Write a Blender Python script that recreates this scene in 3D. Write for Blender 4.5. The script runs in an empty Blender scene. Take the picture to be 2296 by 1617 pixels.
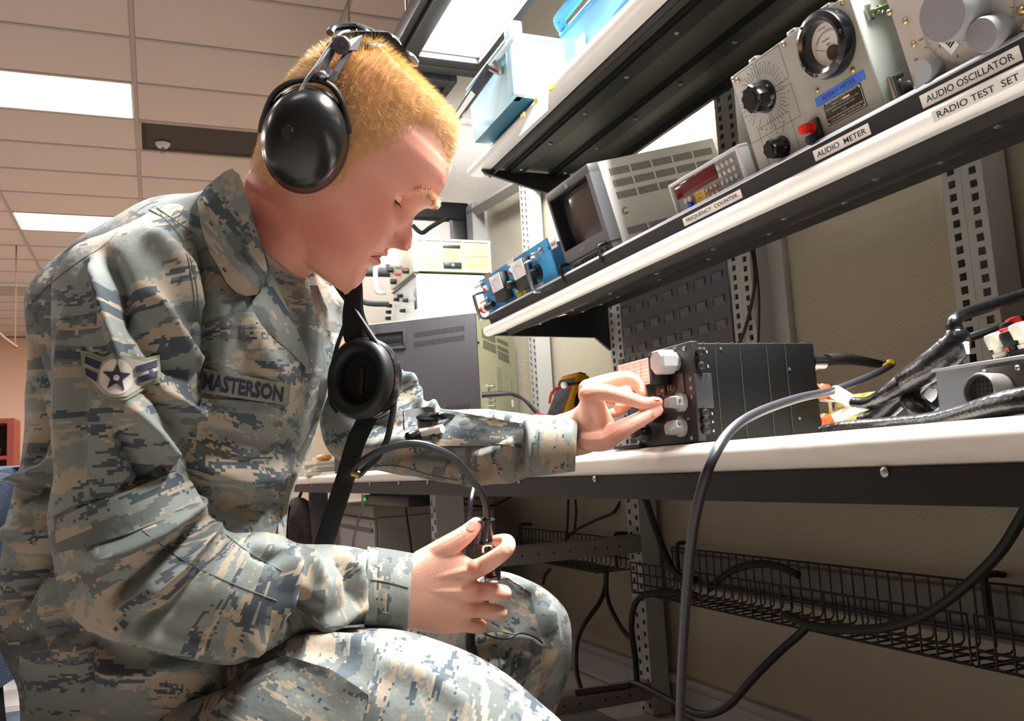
import bpy, bmesh, math, random
import numpy as np
from mathutils import Vector as V, Matrix, Quaternion
from mathutils.bvhtree import BVHTree
random.seed(7); RNG = np.random.default_rng(7)
R = math.radians
SC = bpy.context.scene
COL = SC.collection
# ---------------------------------------------------------------- camera
FPX, CX, CY, ZC = 1965.0, 1148.0, 808.5, 0.735
def _axes(a, p, r):
    F = np.array([math.cos(a), math.sin(a), 0]); T = np.array([-math.sin(a), math.cos(a), 0]); U = np.array([0, 0, 1.])
    F2 = F*math.cos(p)+U*math.sin(p); U2 = -F*math.sin(p)+U*math.cos(p)
    T3 = T*math.cos(r)+U2*math.sin(r); U3 = -T*math.sin(r)+U2*math.cos(r)
    m = np.array([T3, -U3, F2]); m[:, 0] *= -1
    return m
CM = _axes(.390, .1225, -.058)                     # rows: right, down, forward
CR, CD, CF = V(CM[0]), V(CM[1]), V(CM[2])
EYE = V((0, 0, ZC))
cam = bpy.data.objects.new('camera', bpy.data.cameras.new('camera'))
COL.objects.link(cam)
cam.data.sensor_width = 36; cam.data.lens = FPX*36/2296; cam.data.sensor_fit = 'HORIZONTAL'
cam.data.clip_start = .02
cam.matrix_world = Matrix(((CR.x, -CD.x, -CF.x, 0), (CR.y, -CD.y, -CF.y, 0), (CR.z, -CD.z, -CF.z, ZC), (0, 0, 0, 1)))
cam.data.dof.use_dof = True; cam.data.dof.focus_distance = 1.1; cam.data.dof.aperture_fstop = 20
SC.camera = cam
SC.view_settings.view_transform = 'Standard'; SC.view_settings.look = 'None'
SC.view_settings.gamma = 1; SC.view_settings.use_curve_mapping = False
SC.view_settings.exposure = 0.05
# ---------------------------------------------------------------- light
W = bpy.data.worlds.new('world'); SC.world = W; W.use_nodes = True
W.node_tree.nodes['Background'].inputs[0].default_value = (.95, .86, .80, 1)
W.node_tree.nodes['Background'].inputs[1].default_value = .03
def area(name, loc, sx, sy, power, col=(1, .97, .93), rot=(0, 0, 0)):
    l = bpy.data.lights.new(name, 'AREA'); l.shape = 'RECTANGLE'; l.size = sx; l.size_y = sy; l.energy = power; l.color = col
    o = bpy.data.objects.new(name, l); COL.objects.link(o); o.location = loc; o.rotation_euler = rot
    return o
HC = 3.30                                          # ceiling height
LZ = 2.20                                          # bench luminaires
area('luminaire_lamp', (-2.19, .965, LZ-.012), 1.15, .20, 100, (1, 1, .99))
area('luminaire_lamp', (-.72, .93, LZ-.012), 1.15, .20, 165, (1, 1, .99))
for x, y, e in ((-6.08, -.66, 44), (-9.1, -.66, 60), (-3.05, -.66, 20), (-.02, -.66, 7), (-3.05, -2.86, 26), (-6.08, -2.86, 50), (-12.2, -.66, 80), (-12.2, -2.86, 80), (-9.1, -2.86, 60), (-6.06, .44, 34), (-9.1, .44, 60)):  # later entries have no panel: added fill to brighten far ceiling and wall
    area('ceiling_and_fill_lamp', (x, y, HC-.03), .56, 1.04, e, (1, .965, .935))
# ---------------------------------------------------------------- pixel helpers (photo frame 2296x1617)
def ray(x, y): return CR*((x-CX)/FPX)+CD*((y-CY)/FPX)+CF
def PD(x, y, d): return EYE+ray(x, y)*d
def PX(x, y, X): r = ray(x, y); return EYE+r*(X/r.x)
def PY(x, y, Y): r = ray(x, y); return EYE+r*(Y/r.y)
def PZ(x, y, Z): r = ray(x, y); return EYE+r*((Z-ZC)/r.z)
def proj(p): q = CM@(np.array(p)-np.array((0, 0, ZC))); return CX+FPX*q[0]/q[2], CY+FPX*q[1]/q[2], q[2]
def PP(x, y, o, n): r = ray(x, y); return EYE+r*((V(o)-EYE).dot(V(n))/r.dot(V(n)))   # on any plane
# ---------------------------------------------------------------- materials
def lin(c):
    if isinstance(c, str): c = [int(c[i:i+2], 16) for i in (0, 2, 4)]
    return tuple(((v/255)/12.92 if v/255 <= .04045 else ((v/255+.055)/1.055)**2.4) for v in c[:3])+(1,)
MATS = {}
def mat(name, col, rough=.5, metal=0, var=.08, vs=30, bump=0, bs=300, spec=.5, emit=None, estr=0, trans=0, sss=0, coat=0, alpha=1):
    if name in MATS: return MATS[name]
    m = bpy.data.materials.new(name); m.use_nodes = True; nt = m.node_tree; b = nt.nodes['Principled BSDF']
    c = lin(col); L = nt.links.new
    tc = nt.nodes.new('ShaderNodeTexCoord')
    if var > 0:
        n = nt.nodes.new('ShaderNodeTexNoise'); n.inputs['Scale'].default_value = vs; n.inputs['Detail'].default_value = 5
        L(tc.outputs['Object'], n.inputs['Vector'])
        mx = nt.nodes.new('ShaderNodeMix'); mx.data_type = 'RGBA'
        mx.inputs['A'].default_value = tuple(max(0, v*(1-var*1.6)) for v in c[:3])+(1,)
        mx.inputs['B'].default_value = tuple(min(1, v*(1+var*1.6)) for v in c[:3])+(1,)
        L(n.outputs['Fac'], mx.inputs['Factor']); L(mx.outputs['Result'], b.inputs['Base Color'])
    else: b.inputs['Base Color'].default_value = c
    b.inputs['Roughness'].default_value = rough; b.inputs['Metallic'].default_value = metal
    b.inputs['Specular IOR Level'].default_value = spec
    if coat: b.inputs['Coat Weight'].default_value = coat; b.inputs['Coat Roughness'].default_value = .08
    if trans: b.inputs['Transmission Weight'].default_value = trans
    if alpha < 1: b.inputs['Alpha'].default_value = alpha
    if sss:
        b.inputs['Subsurface Weight'].default_value = sss; b.inputs['Subsurface Radius'].default_value = (.012, .004, .002); b.inputs['Subsurface Scale'].default_value = .6
    if emit: b.inputs['Emission Color'].default_value = lin(emit); b.inputs['Emission Strength'].default_value = estr
    if bump:
        n2 = nt.nodes.new('ShaderNodeTexNoise'); n2.inputs['Scale'].default_value = bs; n2.inputs['Detail'].default_value = 3
        L(tc.outputs['Object'], n2.inputs['Vector'])
        bp = nt.nodes.new('ShaderNodeBump'); bp.inputs['Strength'].default_value = bump; bp.inputs['Distance'].default_value = .002
        L(n2.outputs['Fac'], bp.inputs['Height']); L(bp.outputs['Normal'], b.inputs['Normal'])
    MATS[name] = m
    return m
# ---------------------------------------------------------------- mesh builder
def frame_of(d, up=None):
    d = V(d).normalized(); u = V(up) if up is not None else (V((0, 0, 1)) if abs(d.z) < .9 else V((1, 0, 0)))
    x = u.cross(d).normalized(); return x, d.cross(x).normalized(), d
def spline(pts, n=8):
    P = [V(p) for p in pts]
    if len(P) < 3: return P
    out = []
    for i in range(len(P)-1):
        a, b, c, d = P[max(i-1, 0)], P[i], P[i+1], P[min(i+2, len(P)-1)]
        for k in range(n):
            t = k/n
            out.append(.5*((2*b)+(c-a)*t+(2*a-5*b+4*c-d)*t*t+(-a+3*b-3*c+d)*t**3))
    out.append(P[-1]); return out
class MB:
    def __init__(s): s.v = []; s.f = []; s.uv = None
    def add(s, vs, fs):
        o = len(s.v); s.v += [tuple(v) for v in vs]; s.f += [tuple(i+o for i in f) for f in fs]; return s
    def box(s, c, d, M=None, bev=0):
        c = V(c); hx, hy, hz = [q/2 for q in d]
        if bev:
            bm = bmesh.new(); bmesh.ops.create_cube(bm, size=1)
            for v in bm.verts: v.co = V((v.co.x*d[0], v.co.y*d[1], v.co.z*d[2]))
            bmesh.ops.bevel(bm, geom=bm.edges[:], offset=min(bev, min(d)*.45), segments=2, affect='EDGES', profile=.5)
            bm.verts.index_update()
            vs = [v.co.copy() for v in bm.verts]; fs = [[v.index for v in f.verts] for f in bm.faces]; bm.free()
        else:
            vs = [V((x*hx, y*hy, z*hz)) for x in (-1, 1) for y in (-1, 1) for z in (-1, 1)]
            fs = [(0, 1, 3, 2), (4, 6, 7, 5), (0, 4, 5, 1), (2, 3, 7, 6), (0, 2, 6, 4), (1, 5, 7, 3)]
        if M is not None: vs = [M@v for v in vs]
        return s.add([v+c for v in vs], fs)
    def rng(s, x, y, z, bev=0):
        return s.box(((x[0]+x[1])/2, (y[0]+y[1])/2, (z[0]+z[1])/2), (abs(x[1]-x[0]), abs(y[1]-y[0]), abs(z[1]-z[0])), None, bev)
    def cyl(s, a, b, r0, r1=None, n=12, caps=True):
        a, b = V(a), V(b); r1 = r0 if r1 is None else r1; x, y, _ = frame_of(b-a)
        cs = [(math.cos(2*math.pi*i/n), math.sin(2*math.pi*i/n)) for i in range(n)]
        vs = [a+(x*c+y*q)*r0 for c, q in cs]+[b+(x*c+y*q)*r1 for c, q in cs]
        fs = [(i, (i+1) % n, n+(i+1) % n, n+i) for i in range(n)]
        if caps: fs += [tuple(range(n-1, -1, -1)), tuple(range(n, 2*n))]
        return s.add(vs, fs)
    def tube(s, pts, r, n=8, sub=6, sq=1.0, up=None):
        P = spline(pts, sub) if sub > 1 else [V(p) for p in pts]
        m = len(P); rr = [r]*m if not hasattr(r, '__len__') else list(np.interp(np.linspace(0, 1, m), np.linspace(0, 1, len(r)), r))
        x, y, t0 = frame_of(P[1]-P[0], up); vs = []; fs = []
        for k in range(m):
            t = (P[min(k+1, m-1)]-P[max(k-1, 0)]).normalized()
            q = t0.rotation_difference(t); x = q@x; y = q@y; t0 = t
            for i in range(n):
                a = 2*math.pi*i/n
                vs.append(P[k]+x*math.cos(a)*rr[k]+y*math.sin(a)*rr[k]*sq)
        for k in range(m-1):
            for i in range(n):
                j = (i+1) % n
                fs.append((k*n+i, k*n+j, (k+1)*n+j, (k+1)*n+i))
        fs += [tuple(range(n-1, -1, -1)), tuple(range((m-1)*n, m*n))]
        return s.add(vs, fs)
    def lathe(s, o, axis, prof, n=24, up=None, sq=1.0):
        x, y, d = frame_of(axis, up); o = V(o); vs = []; fs = []
        for r, h in prof:
            for i in range(n):
                a = 2*math.pi*i/n
                vs.append(o+d*h+x*math.cos(a)*r+y*math.sin(a)*r*sq)
        for k in range(len(prof)-1):
            for i in range(n):
                j = (i+1) % n
                fs.append((k*n+i, k*n+j, (k+1)*n+j, (k+1)*n+i))
        fs += [tuple(range(n-1, -1, -1)), tuple(range((len(prof)-1)*n, len(prof)*n))]
        return s.add(vs, fs)
    def loft(s, rings, c0=True, c1=True):
        n = len(rings[0]); vs = [p for r in rings for p in r]; fs = []
        for k in range(len(rings)-1):
            for i in range(n):
                j = (i+1) % n
                fs.append((k*n+i, k*n+j, (k+1)*n+j, (k+1)*n+i))
        if c0: fs.append(tuple(range(n-1, -1, -1)))
        if c1: fs.append(tuple(range((len(rings)-1)*n, len(rings)*n)))
        return s.add(vs, fs)
    def prism(s, poly, vec):
        n = len(poly); P = [V(p) for p in poly]; q = [p+V(vec) for p in P]
        return s.add(P+q, [tuple(range(n-1, -1, -1)), tuple(range(n, 2*n))]+[(i, (i+1) % n, n+(i+1) % n, n+i) for i in range(n)])
    def sphere(s, c, r, n=12, m=8, sc=(1, 1, 1), M=None):
        c = V(c); vs = []; fs = []
        for k in range(m+1):
            p = math.pi*k/m
            for i in range(n):
                a = 2*math.pi*i/n
                v = V((math.sin(p)*math.cos(a)*sc[0], math.sin(p)*math.sin(a)*sc[1], math.cos(p)*sc[2]))*r
                vs.append(c+(M@v if M is not None else v))
        for k in range(m):
            for i in range(n):
                j = (i+1) % n
                fs.append((k*n+i, (k+1)*n+i, (k+1)*n+j, k*n+j))
        return s.add(vs, fs)
    def mesh(s, name, m=None, ang=38):
        me = bpy.data.meshes.new(name); me.from_pydata(s.v, [], s.f)
        me.validate()
        bm = bmesh.new(); bm.from_mesh(me); bmesh.ops.recalc_face_normals(bm, faces=bm.faces[:]); bm.to_mesh(me); bm.free()
        me.polygons.foreach_set('use_smooth', [True]*len(me.polygons))
        me.set_sharp_from_angle(angle=R(ang))
        if m is not None: me.materials.append(m)
        return me
def link(name, me, parent=None):
    o = bpy.data.objects.new(name, me); COL.objects.link(o)
    if parent is not None: o.parent = parent
    return o
def obj(name, mb, m, parent=None, ang=38): return link(name, mb.mesh(name, m, ang), parent)
def tag(o, label, cat, group=None, kind=None):
    if label: o['label'] = label
    if cat: o['category'] = cat
    if group: o['group'] = group
    if kind: o['kind'] = kind
    return o
def thing(name, label, cat, M=None, group=None):
    o = bpy.data.objects.new(name, None); COL.objects.link(o); o.empty_display_size = .05
    if M is not None: o.matrix_world = M
    return tag(o, label, cat, group)
def struct(o): o['kind'] = 'structure'; return o
def stuff(o): o['kind'] = 'stuff'; return o
def inst(name, me, parent, loc=(0, 0, 0), rot=None):
    o = link(name, me, parent); o.location = loc
    if rot is not None: o.rotation_euler = rot
    return o
def basis(o, x, y, z=None):
    x = V(x).normalized(); y = V(y).normalized(); z = x.cross(y).normalized() if z is None else V(z).normalized()
    return Matrix(((x.x, y.x, z.x, o[0]), (x.y, y.y, z.y, o[1]), (x.z, y.z, z.z, o[2]), (0, 0, 0, 1)))
def at(x, y, z, rz=0, rx=0, ry=0): return Matrix.Translation((x, y, z))@Matrix.Rotation(rz, 4, 'Z')@Matrix.Rotation(ry, 4, 'Y')@Matrix.Rotation(rx, 4, 'X')
TXT = {}
def text(s, h, m, parent, M, name='lettering', ext=.0003, w=None, bold=0, center=True):
    """real letters, cap height h, lying in the XY plane of M (x to the right, y up, z outwards); w: stretch to this width"""
    k = (s, round(bold, 3))
    if k not in TXT:
        cu = bpy.data.curves.new('t', 'FONT'); cu.body = s; cu.size = 1; cu.extrude = 0; cu.offset = bold; cu.resolution_u = 3
        o = bpy.data.objects.new('t', cu); COL.objects.link(o); bpy.context.view_layer.update()
        me = bpy.data.meshes.new_from_object(o); bpy.data.objects.remove(o)
        v = np.zeros(len(me.vertices)*3); me.vertices.foreach_get('co', v); v = v.reshape(-1, 3)
        v -= (v.max(0)+v.min(0))/2; TXT[k] = (v, [tuple(p.vertices) for p in me.polygons]); bpy.data.meshes.remove(me)
    v, f = TXT[k]; v = v.copy(); sy = h/max(1e-6, np.ptp(v[:, 1])); sx = sy if w is None else w/max(1e-6, np.ptp(v[:, 0]))
    mb = MB(); vs = [M@V((a*sx, b*sy, ext)) for a, b, _ in v]; mb.add(vs, f)
    me = bpy.data.meshes.new(name); me.from_pydata(mb.v, [], mb.f); me.materials.append(m)
    return link(name, me, parent)
# common materials
BLACK = mat('black_plastic', (17, 17, 19), .45, var=.1); RUBBER = mat('black_rubber', (16, 16, 17), .55, var=.12, vs=60)
BLKMETAL = mat('black_painted_steel', (22, 21, 22), .45, var=.1, vs=12); CHROME = mat('chrome', (205, 205, 205), .18, 1, var=.03)
STEEL = mat('zinc_steel', (170, 168, 165), .32, .9, var=.08); WHITE = mat('white_plastic', (228, 226, 218), .4, var=.03)
GREYPOST = mat('grey_painted_post', (158, 156, 152), .45, var=.04, vs=8); INK = mat('black_ink', (22, 22, 26), .6, var=0)
PAPER = mat('white_label_paper', (226, 224, 220), .6, var=.02); RED = mat('red_plastic', (200, 24, 22), .35, var=.06)
YELLOW = mat('yellow_plastic', (238, 200, 40), .4, var=.05); DARKGREY = mat('dark_grey_paint', (92, 90, 92), .5, var=.05, vs=10)
NONE = mat('hollow_shade', (14, 14, 14), .8, var=0)  # dark colour standing in for the shade inside holes and slots
# ================================================================ room shell
M_CEIL = mat('ceiling_tile_fissured', (214, 196, 186), .9, var=.07, vs=220, bump=.5, bs=260)
M_TBAR = mat('ceiling_grid_bar', (180, 163, 153), .6, var=.03)
M_WALL = mat('cream_wall_paint', (158, 149, 130), .3, var=.05, vs=3, bump=.8, bs=150)
M_WALLF = mat('peach_wall_paint', (238, 196, 170), .7, var=.04, vs=2)
M_FLOOR = mat('floor_tile_grey', (118, 113, 110), .35, var=.06, vs=6); M_GROUT = mat('floor_grout', (170, 160, 152), .8)
M_DIM = mat('dimmed_wall_paint', (128, 112, 100), .7, var=.04)  # unseen side walls made darker to cut bounced light
M_BASE = mat('grey_baseboard', (150, 144, 142), .5, var=.04)
M_GLOW = mat('lit_diffuser', (250, 250, 250), .5, var=0, emit=(255, 252, 248), estr=4.0)
XA, XB, YA, YB = -16.0, 2.6, -4.6, 1.42
fl = struct(obj('floor', MB().rng((XA, XB), (YA, YB+2), (-.1, -.006)), M_GROUT))
tile = MB().box((0, 0, -.003), (.303, .303, .006), None, .0015).mesh('floor_tile', M_FLOOR)
for i in range(13):
    for j in range(12):
        inst('floor_tile', tile, fl, (-2.0-.3067*i, -2.3+.3067*j, 0))
ce = struct(obj('ceiling', MB().rng((XA, XB), (YA, YB+2), (HC+.02, HC+.12)), M_CEIL))
DX, DY, CX0, CY0 = .605, 1.10, -5.765, -.106
ctile = MB().box((0, 0, .012), (DX-.026, DY-.026, .024), None, .003).mesh('ceiling_tile', M_CEIL)
tb = MB()
for i in range(-17, 14): tb.rng((CX0+i*DX-.012, CX0+i*DX+.012), (YA, YB+2), (HC-.004, HC+.02))
for j in range(-4, 4): tb.rng((XA, XB), (CY0+j*DY-.012, CY0+j*DY+.012), (HC-.005, HC+.019))
obj('ceiling_grid_bar', tb, M_TBAR, ce)
def cellc(i, j): return CX0+(i+.5)*DX, CY0+(j+.5)*DY
LIT = ((-1, -1), (-6, -1), (4, -1), (9, -1), (4, -3), (-1, -3))
for i in range(-16, 13):
    for j in range(-4, 3):
        x, y = cellc(i, j)
        if (i, j) in LIT:
            t = thing('ceiling_light', ({(-1, -1): 'large lit fluorescent ceiling panel at the upper left edge of the photo', (-6, -1): 'smaller lit ceiling panel partly hidden by the airman\'s shoulder'}[(i, j)] if (i, j) in ((-1, -1), (-6, -1)) else 'lit fluorescent ceiling panel outside the photo, '+{(4, -1): 'by the camera', (9, -1): 'behind the camera', (4, -3): 'second row by it', (-1, -3): 'far second row'}[(i, j)]), 'ceiling light', at(x, y, HC), 'fluorescent ceiling panels')
            obj('diffuser', MB().box((0, 0, .006), (DX-.05, DY-.05, .006)), M_GLOW, t)
            f = MB()
            for sx in (-1, 1): f.box((sx*(DX/2-.018), 0, .004), (.016, DY-.02, .012))
            for sy in (-1, 1): f.box((0, sy*(DY/2-.018), .004), (DX-.03, .016, .012))
            obj('frame', f, WHITE, t); continue
        if (i, j) == (-2, 0):
            t = thing('ceiling_vent', 'dark recessed rectangular ceiling opening above the jacket collar', 'vent', at(x, y, HC))
            f = MB()
            for sx in (-1, 1): f.box((sx*(DX/2-.02), 0, .002), (.018, DY-.02, .014))
            for sy in (-1, 1): f.box((0, sy*(DY/2-.02), .002), (DX-.04, .018, .014))
            obj('frame', f, M_TBAR, t)
            obj('duct_back', MB().box((0, 0, .018), (DX-.06, DY-.06, .003)), mat('vent_dark', (70, 60, 56), .9), t)
            obj('damper_plate', MB().box((0, 0, .010), (DX-.12, DY-.12, .003), Matrix.Rotation(.01, 3, 'Y')), mat('vent_dark', (70, 60, 56), .9), t)
            continue
        inst('ceiling_tile', ctile, ce, (x, y, HC))
p = PZ(365, 322, HC)
t = thing('sprinkler', 'small white ceiling sprinkler head next to the dark vent', 'sprinkler', at(p.x, p.y, HC))
obj('escutcheon', MB().lathe((0, 0, 0), (0, 0, -1), [(.001, 0), (.055, 0), (.05, .012), (.036, .03), (.001, .031)], 20), WHITE, t)
obj('nozzle', MB().lathe((0, 0, -.03), (0, 0, -1), [(.014, 0), (.012, .03), (.02, .045), (.018, .05), (.001, .05)], 12), STEEL, t)
p = PZ(30, 650, HC)
t = thing('air_diffuser', 'louvered white air diffuser in the far ceiling at the left edge', 'vent', at(p.x, p.y, HC-.01))
obj('frame', MB().box((0, 0, .006), (.55, .9, .012)), WHITE, t)
for k in range(9): obj('slat', MB().box((-.22+.055*k, 0, -.008), (.02, .8, .02), Matrix.Rotation(.7, 3, 'Y')), M_TBAR, t)
struct(obj('wall_back', MB().rng((-12, XB), (YB, YB+.1), (0, HC)), M_WALL))
struct(obj('wall_far', MB().rng((-16.1, -16.0), (YA, YB+2), (0, HC)), M_WALLF))
struct(obj('wall_left', MB().rng((XA, XB), (YA-.1, YA), (0, HC)), M_DIM))
struct(obj('wall_right', MB().rng((XB, XB+.1), (YA, YB+2), (0, HC)), M_DIM))
bb = MB(); bb.rng((-6, XB), (YB-.012, YB), (0, .085), .002); bb.rng((-6, XB), (YB-.022, YB), (.085, .11), .004); bb.rng((-6, XB), (YB-.018, YB), (0, .018), .003)
struct(obj('baseboard_back', bb, M_BASE))
# raceway strip under the far bench and wall trim strip behind the radio
struct(obj('trim_1', MB().rng((-1.78, -1.66), (YB-.02, YB-.0005), (.80, HC-.6), .002), mat('grey_wall_strip', (150, 146, 140), .5)))
struct(obj('trim_2', MB().rng((-2.3, 1.6), (YB-.025, YB-.0005), (.375, .465), .004), mat('grey_raceway', (120, 117, 114), .5)))
# reddish doorway / bookcase far left
X0 = -9.0
a = PX(0, 945, X0)-V((0, .9, 0)); b = PX(46, 945, X0); zt = b.z
t = thing('bookcase', 'red-brown bookcase with papers on a shelf at the far left edge', 'bookcase', at(X0, 0, 0))
m_red = mat('red_brown_wood', (142, 58, 42), .5, var=.12)
obj('side_panel', MB().rng((0, .4), (b.y-.05, b.y), (0, zt)), m_red, t); obj('side_panel', MB().rng((0, .4), (a.y, a.y+.05), (0, zt)), m_red, t)
obj('top_panel', MB().rng((0, .4), (a.y+.05, b.y-.05), (zt-.04, zt)), m_red, t); obj('back_panel', MB().rng((0, .02), (a.y+.05, b.y-.05), (0, zt-.04)), mat('dark_brown_back', (52, 34, 30), .7), t)
for z in (.3, .75, zt-.32): obj('shelf_board', MB().rng((.02, .39), (a.y+.05, b.y-.05), (z-.03, z)), m_red, t)
for k in range(3): tag(obj('paper_stack', MB().box((X0+.22, b.y-.3+.02*k, zt-.305+.026*k), (.22, .32-.03*k, .025), None, .002), PAPER), ('white paper stack on the bookcase shelf, bottom one', 'white paper stack on the bookcase shelf, middle one', 'white paper stack on the bookcase shelf, topmost')[k], 'papers', 'papers in the bookcase')
M_RUST = mat('dull_brown_metal', (112, 78, 60), .6)
# brackets hanging at the far left wall
p = PX(34, 775, -10.0)
t = thing('hanging_bracket', 'thin brown hanging bracket below the ceiling at the far left', 'bracket', at(p.x, p.y, p.z))
obj('hanger_rod', MB().cyl((0, 0, 0), (0, 0, HC-p.z), .007), M_RUST, t); obj('hanger_rod', MB().cyl((0, -.16, .12), (0, -.16, HC-p.z), .007), M_RUST, t); obj('foot', MB().tube([(0, .02, -.02), (0, -.1, .08), (0, -.2, .2)], .018), M_RUST, t)

# ================================================================ workbench
M_TOP = mat('white_laminate_worn', (212, 204, 194), .3, var=.05, vs=5); M_APR = mat('bench_apron_steel', (17, 16, 17), .5, spec=.25, var=.1, vs=6)
YF = .60; TOPZ = .753; X1, X2 = -4.35, 1.2
bench = thing('workbench', 'long white-topped steel workbench with dark apron along the back wall', 'workbench', at(0, 0, 0))
# top with bull-nosed front
prof = [(1.40, .716), (YF+.012, .716)]+[(YF+.0185-.0185*math.sin(a), .7345-.0185*math.cos(a)) for a in np.linspace(.15, math.pi-.15, 12)]+[(YF+.02, TOPZ), (1.40, TOPZ)]
obj('worktop', MB().prism([(X1, y, z) for y, z in prof], (X2-X1, 0, 0)), M_TOP, bench)
ap = MB(); ap.rng((X1+.06, X2), (YF+.008, YF+.011), (.6865, .716)); ap.rng((X1+.06, X2), (YF+.008, YF+.05), (.6835, .6865)); ap.rng((X1+.06, X2), (1.33, 1.36), (.66, .716))
obj('apron', ap, M_APR, bench)
bolt = MB().lathe((0, 0, 0), (0, -1, 0), [(.001, 0), (.0048, 0), (.005, .0014), (.003, .003), (.001, .0031)], 10).mesh('bolt', STEEL)
for px, py in ((770, 1080), (895, 1082), (960, 1082), (1165, 1082), (1335, 1081), (1585, 1074), (1985, 1062), (830, 1081), (700, 1086)):
    q = PY(px, py, YF+.008); inst('bolt', bolt, bench, (q.x, YF+.008, .7125))
tp = MB(); tp.rng((X1-.35, X1-.002), (YF+.001, 1.40), (.716, TOPZ), .01)
def post(parent, x, y, z0, z1, w=.085, d=.06, pitch=.0245, name='upright', hole=True, m=GREYPOST):
    """perforated channel post: front plate at y with two staggered columns of real slots; body behind"""
    mb = MB(); h = z1-z0; sl, gap = .014, pitch
    for half in (0, 1):
        xa, xb = (x-w/2, x-.002) if not half else (x+.002, x+w/2); c = (xa+xb)/2; hw = .0075
        mb.rng((xa, c-hw), (y, y+.003), (z0, z1)); mb.rng((c+hw, xb), (y, y+.003), (z0, z1))
        z = z0; off = half*gap/2
        k = z0+off; mb.rng((c-hw, c+hw), (y, y+.003), (z0, max(z0+.001, k)))
        while k+gap < z1:
            mb.rng((c-hw, c+hw), (y, y+.003), (k+sl, k+gap)); k += gap
        mb.rng((c-hw, c+hw), (y, y+.003), (k, z1))
    mb.rng((x-w/2, x-w/2+.003), (y+.003, y+d), (z0, z1)); mb.rng((x+w/2-.003, x+w/2), (y+.003, y+d), (z0, z1)); mb.rng((x-w/2+.003, x+w/2-.003), (y+d-.003, y+d), (z0, z1)); mb.rng((x-.002, x+.002), (y+.0005, y+.006), (z0, z1))
    o = obj(name, mb, m, parent); return o
YP = 1.345
for x, z0, z1 in ((-2.40, TOPZ, 2.05), (-1.755, TOPZ, 2.05), (-1.10, TOPZ, 2.05), (-.45, TOPZ, 2.05), (-3.06, TOPZ, 2.12)): post(bench, x, YP, z0, z1, .085 if x > -3 else .07, .06)
post(bench, -2.36, 1.335, 0, .66, .075, .06, .034, 'leg'); post(bench, -.3, 1.335, 0, .66, .075, .06, .034, 'leg'); post(bench, -4.15, 1.335, 0, .66, .075, .06, .034, 'leg')
post(bench, -2.33, .70, 0, .684, .05, .08, .034, 'leg'); post(bench, -4.17, .66, 0, .684, .05, .08, .034, 'leg', m=DARKGREY); post(bench, .9, .70, 0, .684, .05, .08, .034, 'leg')
M_BAR = mat('grey_cross_bar', (128, 122, 118), .45, var=.05)
for z in (.466, .045):
    for x in (-2.35,):
        b = MB(); b.rng((x-.03, x+.03), (.78, 1.335), (z, z+.05), .004); o = obj('cross_bar', b, M_BAR, bench)
        h = MB()
        for y in (.9, .95, 1.0, 1.05, 1.1, 1.18, 1.22, 1.26): h.cyl((x+.0302, y, z+.024), (x+.0308, y, z+.024), .0035, n=8)
        stuff(obj('hole', h, NONE, o))  # raised dark discs, coloured as the shade in the holes
# far white post with slanted arm
p = PY(1060, 490, 1.36); q = PY(1063, 600, 1.36)
obj('upright', MB().rng((p.x-.03, p.x+.05), (1.34, 1.40), (TOPZ, p.z+.06)), GREYPOST, bench)
q = PY(1150, 415, 1.36); q2 = PY(1235, 372, 1.36)
obj('support_arm', MB().tube([p+V((0, 0, .03)), q2], .028, 4, 1), GREYPOST, bench)
# ---------------------------------------------------------------- shelves
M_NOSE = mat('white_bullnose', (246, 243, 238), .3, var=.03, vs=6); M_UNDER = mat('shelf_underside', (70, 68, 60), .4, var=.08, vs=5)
def shelf(name, label, M, x1, x2, th=.03, dep=.41):
    t = thing(name, label, 'shelf', M)
    r = th/2; pr = [(.05, 0), (r, 0)]+[(r-r*math.sin(a), r-r*math.cos(a)) for a in np.linspace(.2, math.pi-.2, 10)]+[(r, th), (.05, th)]
    obj('nosing', MB().prism([(x1, y, z) for y, z in pr], (x2-x1, 0, 0)), M_NOSE, t)
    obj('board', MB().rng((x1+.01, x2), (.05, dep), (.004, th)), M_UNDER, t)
    for y in (.13, .28):
        c = MB(); c.rng((x1+.07, x2), (y-.022, y+.022), (-.012, .004)); c.rng((x1+.07, x2), (y-.030, y-.022), (-.004, .004)); c.rng((x1+.07, x2), (y+.022, y+.030), (-.004, .004))
        ch = obj('channel', c, BLKMETAL, t)
        bl = MB().lathe((0, 0, 0), (0, 0, -1), [(.001, 0), (.006, 0), (.006, .002), (.003, .004), (.001, .0041)], 8).mesh('bolt', STEEL)
        for k in range(int((x2-x1)/.22)): inst('bolt', bl, ch, (x1+.13+.22*k, y, -.012))
    obj('front_channel', MB().rng((x1+.05, x2), (.052, .058), (-.018, .004)), BLKMETAL, t)
    obj('rear_rail', MB().rng((x1+.05, x2), (dep-.012, dep), (-.02, .004)), BLKMETAL, t)
    return t
YS, MZ, TZ = .93, 1.135, 1.660
SM = Matrix.Translation((0, YS, MZ))@Matrix.Rotation(R(15), 4, 'X'); SMI = SM.inverted()
TM = Matrix.Translation((0, YS-.01, TZ)); TMI = TM.inverted()
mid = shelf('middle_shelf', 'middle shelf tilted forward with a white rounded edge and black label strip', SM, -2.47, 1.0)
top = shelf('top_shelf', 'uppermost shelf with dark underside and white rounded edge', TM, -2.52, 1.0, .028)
def bracket(par, x, pts, MI):
    obj('bracket', MB().prism([MI@V((x, y, z)) for y, z in pts], (.012, 0, 0)), BLKMETAL, par)
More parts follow.
